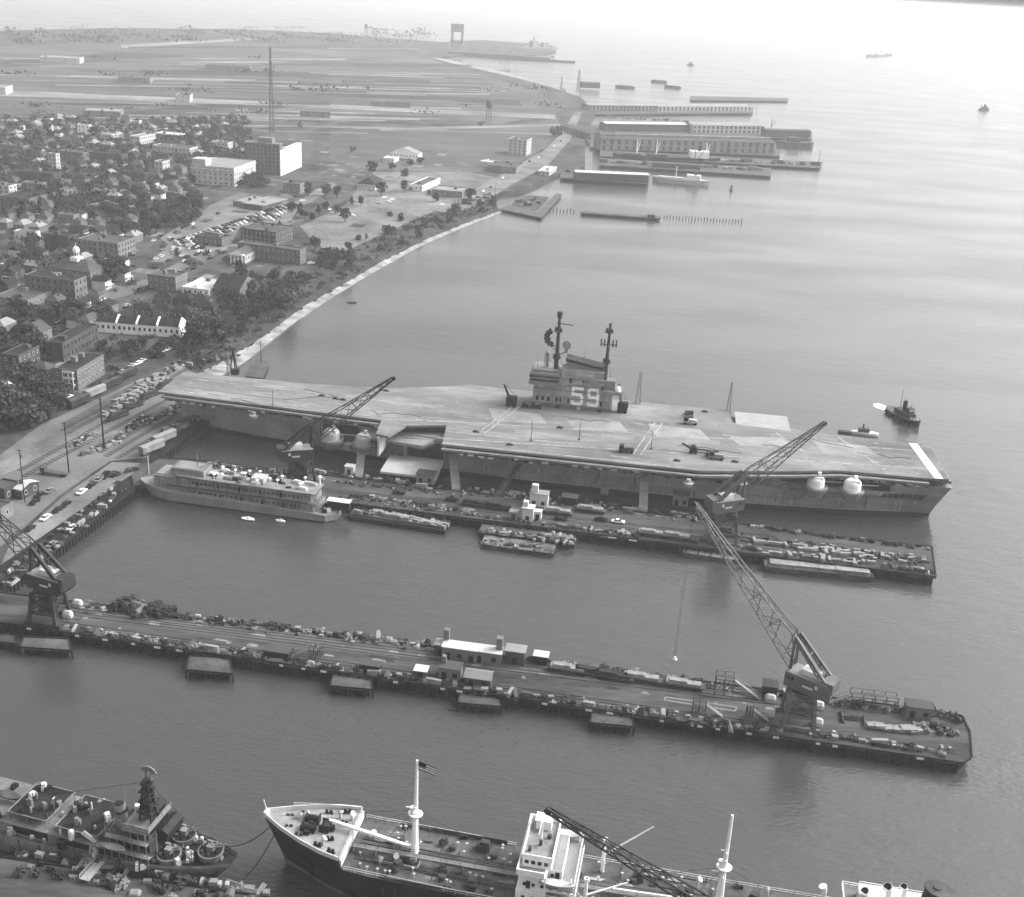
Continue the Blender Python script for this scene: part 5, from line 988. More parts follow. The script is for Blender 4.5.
shed(918, 719, 7.2, 4, 3.6, PR, 'grey box shed near the rounded end of the long pier', mStucco, mRoofM)
shed(769, 698, 4, 4, 3.6, PR, 'dark square tank house left of the big crane on the long pier', mBlack, mSteelD, door=False, name='tank_house', cat='tank')
PQ = P1A
shed(538, 507, 7, 4.2, 5.2, PQ, 'tall white shed with dark tower in the middle of the carrier pier', mOff, mRoofL, top=(-3, -.6, 1, 3, 5.4, 8.4))
shed(527, 522, 4.2, 3.8, 5.4, PQ, 'narrow white house with tower in front of the tall white shed on the carrier pier', mOff, mOff, top=(-2, -.2, 1, 3, 5.6, 7.6))
shed(537, 520, 2.8, 2.6, 3.2, PQ, 'small white hut beside the narrow white house on the carrier pier', mOff, mRoofW, name='hut')
shed(513, 520, 3, 2.6, 3, PQ, 'small grey hut left of the narrow white house on the carrier pier', mShip, mRoofL, name='hut')
shed(680, 506, 6, 3.6, 4.8, PQ, 'two tier box shed with pale front at the carrier side', mStucco, mShipD, style='flat')
shed(425, 484, 7.2, 4.5, 4, PQ, 'grey ribbed shed under the lowered hangar lift', mShip, mRoofM)
shed(349, 475, 3.6, 3, 3.4, PQ, 'white box hut at the carrier side by the crane', mOff, mRoofW, name='hut')
shed(338, 510, 8.5, 3, 3.2, PQ, 'dark shed with white roof just off the stern of the barracks ship', mBlack, mOff)
shed(569, 505, 6, 4, 3, PQ, 'dark low shed right of the tall white shed on the carrier pier', mBlack, mShipD)
shed(604, 494, 3, 2.5, 3, PQ, 'small pale machine hut close under the carrier side', mShip, mRoofL, name='hut', door=False)
def mk_boxcar(m, roof):
    t = thing('rail_car', (0, 0, 0)); t['category'] = 'rail car'
    mb = MB(); mb.box(-6, 6, -1.45, 1.45, 1.1, 3.9); mb.build('body', m, t)
    mb = MB(); mb.loft([[(x, -1.5, 3.9), (x, -.8, 4.25), (x, .8, 4.25), (x, 1.5, 3.9)] for x in (-6.1, 6.1)]); mb.build('roof', roof, t)
    mb = MB(); mb.box(-1.1, 1.1, -1.52, 1.52, 1.2, 3.6); mb.build('sliding_door', m, t)
    for x in (-4.2, 4.2): mb = MB(); mb.box(x - 1.3, x + 1.3, -1.1, 1.1, .3, 1.05); mb.build('bogie', mBlack, t)
    return t
def mk_flat(m, load):
    t = thing('flat_car', (0, 0, 0)); t['category'] = 'rail car'
    mb = MB(); mb.box(-6, 6, -1.4, 1.4, .95, 1.3); mb.build('bed', m, t); mb = MB(); mb.box(-5, 5, -1.1, 1.1, 1.3, 2.1); mb.box(-4.2, 1, -.9, .9, 2.1, 2.6); mb.build('load', load, t)
    for x in (-4.2, 4.2): mb = MB(); mb.box(x - 1.3, x + 1.3, -1.1, 1.1, .25, .93); mb.build('bogie', mBlack, t)
    return t
box_d = Pool(lambda: mk_boxcar(mRail, mRust)); box_g = Pool(lambda: mk_boxcar(mShip, mRoofL)); flat_p = Pool(lambda: mk_flat(mRust, mCargoM)); flat_l = Pool(lambda: mk_flat(mRust, mCargoL)); flat_d = Pool(lambda: mk_flat(mRust, mCargoD))
RS = rad(68.5)
box_d.put(at(79, 405.5, LZ), RS, 'dark brown boxcar at the near end of the siding below the brick apartments', 'boxcars on the siding')
box_g.put(at(95, 396, LZ), RS, 'pale grey boxcar second from the near end of the siding', 'boxcars on the siding')
box_d.put(at(111, 387.5, LZ), RS, 'dark boxcar coupled beyond the pale grey boxcar on the siding', 'boxcars on the siding')
box_d.put(at(127, 378, LZ), RS, 'farthest dark boxcar of the row on the siding', 'boxcars on the siding')
flat_p.put(at(567, 672, P3), PR, 'loaded dark wagon nearest the white shelter on the long pier far edge', 'wagons on the long pier')
flat_d.put(at(592, 675, P3), PR, 'dark wagon second from the white shelter on the long pier far edge', 'wagons on the long pier')
flat_d.put(at(613, 679, P3), PR, 'dark wagon third from the white shelter on the long pier far edge', 'wagons on the long pier')
flat_l.put(at(641, 681, P3), PR, 'long wagon with a pale load on the long pier far edge', 'wagons on the long pier')
flat_l.put(at(683, 687.5, P3), PR, 'flat wagon with pale slatted load under the crane hook', 'wagons on the long pier')
for i, (x, y) in enumerate(((476, 506), (498, 509))): flat_d.put(at(x, y, P3), PQ, ['dark loaded wagon farthest from the tall white shed on the carrier pier', 'dark loaded wagon nearest the tall white shed on the carrier pier'][i], 'wagons on the carrier pier')
for i, (x, y) in enumerate(((557, 514), (590, 512))): flat_l.put(at(x, y, P3), PQ, ['pale topped wagon right of the tall white shed on the carrier pier', 'wagon with pale sheets farther right of the tall white shed'][i], 'wagons on the carrier pier')
for i, (x, y) in enumerate(((652, 536), (676, 539))): flat_l.put(at(x, y, P3), PQ, ['pale loaded wagon on the carrier pier near edge, left one of two', 'pale loaded wagon on the carrier pier near edge, right one of two'][i], 'wagons on the carrier pier')
for i, (x, y) in enumerate(((152, 452), (164, 442))): box_g.put(at(x, y, LZ), rad(63), ['pale topped railcar nearer the barracks ship on the quay beside the carrier bow', 'pale topped railcar nearer the carrier bow on the quay'][i], 'railcars by the bow')
for i, (x, y) in enumerate(((133, 408), (150, 397), (118, 418), (167, 386))): flat_d.put(at(x, y, LZ), rad(64), ['dark gondola third along the string left of the carrier bow', 'dark gondola second along the string left of the carrier bow', 'nearest dark gondola of the string left of the carrier bow', 'farthest dark gondola of the string left of the carrier bow'][i], 'gondolas left of the bow')
# truss ramps and stairs
def ramp(a, b, w_, label, legs=True, name='ramp', cat='ramp', m=mShip):
    a, b = Vector(a), Vector(b); o = Vector((a.x, a.y, 0)); t = thing(name, o, 0, label, cat); a, b = a - o, b - o; d = (b - a).normalized(); s = Vector((-d.y, d.x, 0)).normalized() * w_ / 2
    mb = MB(); mb.add([a - s, a + s, b + s, b - s, a - s - Vector((0, 0, .2)), a + s - Vector((0, 0, .2)), b + s - Vector((0, 0, .2)), b - s - Vector((0, 0, .2))], [(0, 1, 2, 3), (4, 7, 6, 5), (0, 3, 7, 4), (1, 5, 6, 2)]); mb.build('walkway', m, t)
    for q in (-1, 1):
        mb = MB(); n = 8; U = Vector((0, 0, 1.2))
        mb.beam(a + s * q + U, b + s * q + U, .18)
        for k in range(n):
            p0, p1 = a.lerp(b, k / n) + s * q, a.lerp(b, (k + 1) / n) + s * q; mb.beam(p0, p0 + U, .14); mb.beam(p0, p1 + U, .1)
        mb.build('side_truss', m, t)
    return t
ramp(at(456, 490, P3), cvp(131, 47, 14.5), 3.2, 'steel brow rising from the carrier pier to the fore corner of the angled deck', name='brow', cat='gangway')
ramp(at(643, 511, P3), cvp(208, 49, 14.5), 3.2, 'steel brow rising from the carrier pier to the middle of the carrier side', name='brow', cat='gangway')
ramp(at(359, 477, P3), cvp(92, 38, 9), 3, 'steel brow rising from the carrier pier to the forward gun platform', name='brow', cat='gangway')
ramp(at(497, 497, P3), cvp(158, 42, 9), 1.6, 'thin dark brow slanting up against the carrier hull near the middle', name='brow', cat='gangway', m=mShipD)
def scaffold(px0, px1, py, h, dpt, label, stair=1, m=mShipD):
    a, b = at(px0, py, P3), at(px1, py + (px1 - px0) * .127, P3); L = (b - a).length; t = thing('scaffold', a, math.atan2((b - a).y, (b - a).x), label, 'staging')
    mb = MB(); mb.box(0, L, 0, dpt, h - .2, h); mb.build('platform', m, t)
    n = max(2, int(L / 3)); mb = MB()
    for k in range(n + 1):
        for y in (.1, dpt - .1): mb.beam((L * k / n, y, 0), (L * k / n, y, h + 1.1), .2)
        if k < n:
            for y in (.1, dpt - .1): mb.beam((L * k / n, y, 0), (L * (k + 1) / n, y, h - .2), .12)
    for y in (.1, dpt - .1): mb.beam((0, y, h + 1.1), (L, y, h + 1.1), .12)
    mb.build('frame', m, t)
    if stair:
        x0, x1 = (L, L + h * 1.5) if stair > 0 else (0, -h * 1.7); mb = MB(); mb.add([(x0, .2, h), (x0, 1.6, h), (x1, 1.6, 0), (x1, .2, 0)], [(0, 1, 2, 3)]); mb.beam((x0, .2, h), (x1, .2, 0), .3); mb.beam((x0, .2, h + 1), (x1, .2, 1), .12); mb.beam((x0, 1.6, h + 1), (x1, 1.6, 1), .12); mb.build('stair', mShip, t)
scaffold(714, 732, 695, 5.4, 3, 'tall dark scaffold tower with long stair, left of the big crane'); scaffold(850, 896, 707, 3.6, 3, 'long staging platform with railing and stair, right of the big crane', -1)
scaffold(692, 705, 714, 3.2, 2, 'low trestle with sloping plank on the long pier near edge'); scaffold(746, 752, 719, 3, 2, 'small trestle with plank at the left foot of the big crane')
scaffold(309, 318, 662, 4, 2.2, 'truss ramp with triangular frame on the long pier near edge', -1)
def barge(px0, py0, px1, py1, wd, h, label, m=mBlack, deck=mDkDeck, cargo=None, cn=0, coam=True, name='barge'):
    a, b = at(px0, py0, 0), at(px1, py1, 0); L = (b - a).length; t = thing(name, a, math.atan2((b - a).y, (b - a).x), label, 'barge')
    mb = MB(); mb.loft([[(x, y0_, h), (x, y0_, 0 if 0 < i < 3 else .7), (x, y0_ + .2, -.6 if 0 < i < 3 else .4), (x, wd - y0_ - .2, -.6 if 0 < i < 3 else .4), (x, wd - y0_, 0 if 0 < i < 3 else .7), (x, wd - y0_, h)] for i, (x, y0_) in enumerate(((0, .3), (1.2, 0), (L - 1.2, 0), (L, .3)))]); mb.build('hull', m, t)
    mb = MB(); mb.box(.2, L - .2, .3, wd - .3, h - .04, h + .03); mb.build('deck', deck, t)
    if coam:
        mb = MB(); mb.box(2, L - 2, .9, 1.1, h, h + .9); mb.box(2, L - 2, wd - 1.1, wd - .9, h, h + .9); mb.box(2, 2.2, 1.1, wd - 1.1, h, h + .9); mb.box(L - 2.2, L - 2, 1.1, wd - 1.1, h, h + .9); mb.build('coaming', mShipD, t)
    mb = MB()
    for k in range(5): mb.cyl((1 + (L - 2) * k / 4, .5, h), (1 + (L - 2) * k / 4, .5, h + .7), .25, .25, 6)
    mb.build('bitt', mBlack, t)
    return t, L
B1, L1 = barge(347, 520, 445, 535, 9.5, 1.7, 'black open scow with pale lumber heaped on it, right of the barracks ship stern')
B2, L2 = barge(480, 548, 553, 558, 8, 1.6, 'flat grey barge with scattered scrap, nearest the water off the middle of the carrier pier', mRust, M('scrap_deck', .15, .9, .4, .3), coam=False)
B3, L3 = barge(478, 538, 574, 549, 8.5, 2.2, 'barge crowded with crates between the flat grey barge and the carrier pier', mBlack, mDkDeck, coam=False)
B4, L4 = barge(682, 557, 738, 565, 6.5, 1.8, 'small barge with ribbed deck below the crane base on the carrier pier', mShipD, M('ribbed_deck', .2, .85, .3, .8, fine=3, stretch=(1.6, .1, 1)), coam=False)
B5, L5 = barge(764, 572, 873, 583, 10, 2.2, 'long covered barge with pale roof hatches off the seaward end of the carrier pier', mRust, mDkDeck, coam=False)
mb = MB(); mb.box(2, L5 - 2, 1.4, 5, 2.2, 3.1); mb.box(2, L5 * .65, 6, 9, 2.2, 3.3); mb.box(L5 * .68, L5 - 1, 5.4, 9.4, 2.2, 2.6); mb.build('hatch_cover', mCargoM, B5)
mb = MB(); mb.box(L5 * .66, L5 - 1.2, 1.0, 5.2, 3.12, 3.3); mb.build('pale_sheet', mCargoL, B5)
# ------------------------------------------------------------------ loose gear: one proto of each kind, copied about
def simple(name, cat, fn, mats):
    meshes = []
    for m in mats:
        mb = MB(); fn(mb); meshes.append(mb.mesh(name, m))
    return name, cat, meshes
def f_crate(mb):
    mb.box(-.9, .9, -.7, .7, .12, 1.3)
    for x in (-.92, .92):
        mb.box(x - .06, x + .06, -.76, .76, 0, 1.36)
    mb.box(-.98, .98, -.74, -.7, 1.1, 1.3); mb.box(-.98, .98, .7, .74, 1.1, 1.3)
def f_lumber(mb):
    for k in range(4): mb.box(-2.4 + .1 * (k % 2), 2.4 - .15 * (k % 3), -.8 + .06 * k, .8 - .05 * k, .1 + k * .34, .4 + k * .34)
    for x in (-1.6, 1.6): mb.box(x - .1, x + .1, -.85, .85, 0, .1)
def f_drum(mb):
    for x, y, z in ((0, 0, 0), (.75, .1, 0), (.3, .7, 0), (1.1, .75, 0), (-.4, .65, 0)): mb.cyl((x, y, z), (x, y, z + .95), .32, .32, 9)
def f_reel(mb):
    for y in (-.6, .6): mb.cyl((0, y - .07, .95), (0, y + .07, .95), .95, .95, 14)
    mb.cyl((0, -.55, .95), (0, .55, .95), .5, .5, 10)
def f_weld(mb):
    mb.box(-.9, .9, -.5, .5, .4, 1.3); mb.cyl((-.6, 0, 1.3), (-.6, 0, 1.7), .12, .12, 6); mb.beam((.9, 0, .5), (1.8, 0, .4), .1)
    for x in (-.6, .6): mb.cyl((x, -.55, .3), (x, .55, .3), .3, .3, 8)
def f_skip(mb):
    mb.loft([[(x, y * s, z) for y, z, s in ((-.7, .1, 1), (-1, 1.2, 1), (-.92, 1.2, 1), (-.62, .2, 1), (.62, .2, 1), (.92, 1.2, 1), (1, 1.2, 1), (.7, .1, 1))] for x in (-1.5, 1.5)])
    for k in range(7): mb.obox(-1.2 + k * .4, (k % 3 - 1) * .4, .5, .7, .5, .6 + .2 * (k % 2), k)
def f_pipes(mb):
    for k, (y, z) in enumerate(((-.5, .2), (0, .2), (.5, .2), (-.25, .55), (.25, .55), (0, .9))): mb.cyl((-2.6 + .1 * k, y, z), (2.6 - .08 * k, y, z), .22, .22, 8)
def f_tarp(mb):
    mb.loft([[(x, y * (1 if 0 < i < 3 else .6), z * (1 if 0 < i < 3 else .4)) for y, z in ((-1.1, 0), (-.9, .7), (-.2, 1.2), (.4, 1.0), (.95, .75), (1.15, 0))] for i, x in enumerate((-1.5, -1.1, 1.0, 1.5))])
def f_scrap(mb):
    r = random.Random(3)
    for k in range(16): mb.obox(r.uniform(-1.6, 1.6), r.uniform(-1.1, 1.1), r.uniform(0, .5), r.uniform(.3, 1.4), r.uniform(.2, .7), r.uniform(.2, .9), r.uniform(0, 3))
    for k in range(6): mb.beam((r.uniform(-1.5, 1.5), r.uniform(-1, 1), .2), (r.uniform(-1.8, 1.8), r.uniform(-1, 1), r.uniform(.8, 1.9)), .12)
def f_plates(mb):
    for k in range(5): mb.obox(.05 * k, -.04 * k, .1 + k * .14, 3.0 - .1 * k, 1.5, .1, .04 * k)
KIND = {
 'crate': simple('crate', 'crate', f_crate, (mCargoL, mCargoM, mShipD)), 'lumber_stack': simple('lumber_stack', 'lumber', f_lumber, (mCargoL, mCargoM, mWood)),
 'oil_drums': simple('oil_drums', 'drums', f_drum, (mRust, mShip, mBlack)), 'cable_reel': simple('cable_reel', 'reel', f_reel, (mWood, mRust)), 'welding_machine': simple('welding_machine', 'machine', f_weld, (mShip, mBlack, mShipL)),
 'scrap_skip': simple('scrap_skip', 'skip', f_skip, (mRust, mShipD)), 'pipe_bundle': simple('pipe_bundle', 'pipes', f_pipes, (mRust, mShip, mCargoL)), 'tarpaulin_heap': simple('tarpaulin_heap', 'tarpaulin', f_tarp, (mTarp, mBlack, mShip)),
 'scrap_heap': simple('scrap_heap', 'scrap', f_scrap, (mCargoD, mRust, mShip)), 'plate_stack': simple('plate_stack', 'steel plates', f_plates, (mRust, mShip, mCargoL))}
TONE = {mCargoL: 'pale', mCargoM: 'weathered', mShipD: 'dark', mWood: 'dull', mRust: 'rusty', mShip: 'grey', mOff: 'white', mBlack: 'black', mShipL: 'light', mTarp: 'soft', mCargoD: 'oily'}
def gear(kind, p, rz, where, variant=None, s=1.0):
    nm, cat, ms = KIND[kind]; me = ms[variant if variant is not None else R.randrange(len(ms))]; o = bpy.data.objects.new(nm, me); COL.objects.link(o); o.location = p; o.rotation_euler = (0, 0, rz); o.scale = (s * R.uniform(.8, 1.25), s * R.uniform(.8, 1.2), s * R.uniform(.75, 1.3))
    tone = TONE[me.materials[0]]; words_ = nm.replace('_', ' ')
    return tag(o, f'{tone} {words_} {where}', cat, f'{tone} {words_} {where}')
def row(p0, p1, n, kinds, where, jit=1.2, z=P3, rz=None, s=.82, var=None):
    for k in range(n):
        t = (k + R.uniform(.1, .9)) / n; x, y = p0[0] + (p1[0] - p0[0]) * t, p0[1] + (p1[1] - p0[1]) * t; q = at(x, y, z); q.x += R.uniform(-jit, jit); q.y += R.uniform(-jit, jit)
        a = at(*p0, z); b = at(*p1, z); ang = math.atan2((b - a).y, (b - a).x) if rz is None else rz
        gear(R.choice(kinds), q + Vector((0, 0, .02)), ang + R.uniform(-.25, .25) + R.choice((0, 0, 1.57)), where, var, s)
ALLK = ['crate', 'lumber_stack', 'oil_drums', 'cable_reel', 'welding_machine', 'scrap_skip', 'pipe_bundle', 'tarpaulin_heap', 'scrap_heap', 'plate_stack']
DK_ = ['scrap_heap', 'scrap_skip', 'welding_machine', 'oil_drums', 'scrap_heap', 'tarpaulin_heap']
row((80, 604), (330, 634), 46, DK_ + ['crate'], 'on the long pier far edge, shore half'); row((330, 634), (432, 647), 22, ALLK, 'on the long pier far edge left of the joined white sheds')
row((530, 660), (705, 683), 26, DK_, 'behind the wagons on the long pier far edge', .8); row((745, 694), (930, 714), 24, ALLK, 'on the long pier far edge right of the big crane')
row((70, 630), (330, 667), 34, ALLK, 'on the long pier near edge, shore half', .9); row((330, 668), (590, 706), 34, ALLK, 'on the long pier near edge between its sheds', .9); row((590, 706), (760, 731), 24, ALLK, 'on the long pier near edge left of the big crane', .9)
row((830, 738), (950, 756), 14, ALLK, 'on the long pier near edge by its rounded end', .9); row((905, 726), (962, 735), 12, DK_, 'in the middle of the rounded pier end', 2.2)
for k, v_ in enumerate(((930, 712), (942, 716), (952, 719), (959, 722))): gear('cable_reel', at(*v_, P3), k * .7, 'at the rounded end of the long pier beside the far rim', 0, 1.3)
row((870, 727), (916, 731), 8, ['plate_stack'], 'stacked in a pale row near the grey box shed', .5, var=2, s=1.4); row((840, 718), (868, 721), 5, ['pipe_bundle'], 'laid right of the big crane', .4, var=0)
row((120, 606), (145, 612), 12, ['scrap_heap', 'tarpaulin_heap'], 'piled high near the long pier shore end', 1.4, s=1.7, var=0); row((150, 610), (166, 615), 8, ['scrap_heap'], 'in the second pile near the long pier shore end', 1.0, s=1.6, var=0)
# carrier pier
row((200, 464), (300, 475), 26, ALLK, 'on the carrier pier far edge behind the barracks ship', 1.2); row((310, 470), (440, 489), 30, ALLK, 'along the carrier side of the pier by the forward guns', 1.8); row((465, 489), (640, 510), 34, ALLK, 'along the carrier side of the pier below the angled deck', 1.8)
row((650, 511), (720, 520), 14, ALLK, 'on the carrier side of the pier left of the stern crane'); row((745, 526), (928, 549), 30, DK_, 'along the outer carrier pier far edge', .8)
row((350, 496), (470, 512), 26, DK_ + ['crate'], 'on the carrier pier near edge behind the black scow', 1.2); row((560, 527), (640, 537), 20, ALLK, 'on the carrier pier near edge right of the crate barge', 1.0)
row((690, 541), (760, 550), 18, ALLK, 'on the carrier pier near edge under the stern crane', 1.0); row((760, 552), (870, 565), 26, ['lumber_stack', 'crate', 'plate_stack'], 'on the outer carrier pier near edge', 1.2)
row((742, 541), (800, 548), 16, ['lumber_stack', 'plate_stack'], 'in the pale double row on the outer carrier pier', .7, var=0); row((800, 549), (870, 557), 34, ['crate', 'lumber_stack'], 'in the white rows near the seaward end of the carrier pier', 1.6, var=0, s=.85); row((862, 556), (922, 562), 44, ['crate', 'oil_drums'], 'in the dense white block at the seaward end of the carrier pier', 3.2, var=0, s=.8); row((880, 566), (932, 573), 18, DK_, 'at the near seaward corner of the carrier pier', 1.0)
# finer litter between the larger gear
for p0, p1, n, wh in (((80, 606), (430, 650), 60, 'among the small litter of the long pier far side'), ((60, 628), (580, 702), 90, 'among the small litter of the long pier near side'), ((560, 668), (930, 715), 60, 'among the small litter of the outer long pier far side'), ((600, 706), (950, 752), 64, 'among the small litter of the outer long pier near side'), ((205, 466), (460, 496), 56, 'among the small litter of the inner carrier pier'), ((340, 498), (640, 536), 60, 'among the small litter beside the barges'), ((460, 492), (730, 524), 56, 'among the small litter below the carrier side'), ((740, 536), (925, 560), 50, 'among the small litter of the outer carrier pier')):
    row(p0, p1, n, ['crate', 'oil_drums', 'scrap_heap', 'welding_machine', 'plate_stack', 'pipe_bundle', 'cable_reel', 'scrap_skip'], wh, 1.6, s=.55)
row((6, 588), (124, 489), 40, ALLK, 'along the water edge of the dark quay wharf', 1.0, z=LZ + .05, s=.8); row((0, 580), (118, 482), 22, DK_, 'along the inner side of the dark quay wharf', .8, z=LZ + .05, s=.7)
r3 = random.Random(5)
for (x0, y0_), (x1, y1_), n_ in (((70, 612), (930, 722), 70), ((330, 493), (920, 566), 46)):
    mb = MB()
    for k in range(n_):
        t_ = r3.random(); p = at(x0 + (x1 - x0) * t_, y0_ + (y1_ - y0_) * t_ + r3.uniform(-3, 12), P3); l_, w_ = r3.uniform(.8, 5), r3.uniform(.4, 1.6); mb.sheet([(p.x, p.y), (p.x + l_, p.y - .15 * l_), (p.x + l_ * .9, p.y + w_ - .15 * l_), (p.x + l_ * .2, p.y + w_)], P3 + .02 + k * .0003, k % 2)
    mb.build('oil_stain', [M('oil_stain_dark', .03, .6, .4, .6), M('dust_stain', .2, .9, .4, .6)], kind='structure')
# barge cargo rests on the barges
row((372, 512), (444, 527), 46, ['lumber_stack', 'crate'], 'heaped on the black scow', 1.3, z=1.75, s=.75, var=0); row((355, 512), (375, 515), 8, ALLK, 'at the left end of the black scow', 1.0, z=1.75, s=.8)
row((486, 541), (552, 550), 28, ['scrap_heap', 'crate', 'plate_stack', 'pipe_bundle'], 'strewn over the flat grey barge', 1.8, z=1.65, s=.6); row((490, 532), (575, 543), 50, ALLK, 'packed on the crate barge', 1.5, z=2.25, s=.7)
row((545, 535), (572, 538), 12, ['tarpaulin_heap'], 'in the bundle group on the crate barge', 1.0, z=2.25, s=.9, var=2)
# pier at lower left
row((10, 852), (270, 893), 40, ALLK, 'along the lower left pier far edge', .8); row((20, 868), (255, 905), 34, DK_, 'strewn about the lower left pier', 2.2)
# materials yard on the shore, carrier bow to apron
row((100, 418), (150, 388), 34, ['crate', 'lumber_stack', 'plate_stack'], 'in the pale rows left of the gondola string', 2.2, z=LZ, var=0); row((118, 402), (165, 376), 40, ['crate', 'plate_stack', 'lumber_stack'], 'in the broad pale stack field by the siding', 3.0, z=LZ, var=1); row((140, 385), (188, 362), 34, ['crate', 'lumber_stack', 'tarpaulin_heap'], 'in the stack field near the head of the beach', 3.2, z=LZ)
row((150, 425), (188, 400), 34, DK_, 'heaped on the dark quay under the carrier bow', 2.6, z=LZ); row((168, 432), (205, 415), 34, DK_, 'in the scrap bank at the water under the carrier bow', 2.0, z=LZ, s=1.3); row((120, 436), (150, 415), 26, ALLK, 'right of the gondola string on the quay', 2.2, z=LZ); row((68, 448), (95, 434), 14, DK_, 'in the dark row across the open yard', 1.0, z=LZ); row((80, 455), (105, 447), 12, ['scrap_heap', 'crate'], 'in the low heap beside the open yard', 1.4, z=LZ)
row((100, 449), (122, 440), 18, ALLK, 'around the rail junction at the root of the carrier pier', 2.2, z=LZ); row((200, 362), (240, 355), 22, ALLK, 'on the beach head by the small dock', 2.6, z=2.2); row((96, 480), (136, 470), 16, DK_, 'on the quay edge at the inner corner of the basin', 1.2, z=LZ)
# ------------------------------------------------------------------ landmarks used to tell look-alikes apart
for nm, x, y in (('porch apartments', 88, 380), ('row of white houses', 140, 326), ('cupola building', 82, 272), ('stone school', 105, 250), ('brick school', 168, 282), ('courtyard building', 205, 290), ('white portico house', 243, 254),
                 ('apartment court', 276, 244), ('tall hotel block', 262, 160), ('classical building', 222, 172), ('canopy terminal', 257, 201), ('park shed', 425, 184), ('white cube building', 519, 147), ('lone gabled house', 35, 328),
                 ('windowed annex', 26, 236), ('quay shed', 26, 490), ('beach head', 215, 348), ('beach bend', 345, 272), ('far beach end', 480, 214), ('tall quay pole', 68, 450), ('small white gables', 92, 192), ('pale arcade block', 174, 148), ('pale long shed', 104, 135), ('dark grove street', 165, 235), ('dark hipped terrace', 165, 306), ('frame edge apartments', 8, 188)):
    landmark(nm, x, y)
for nm, x, y in (('bow end of the deck', 330, 396), ('island foot', 560, 412), ('stern crane boom', 760, 440)): landmark(nm, x, y)
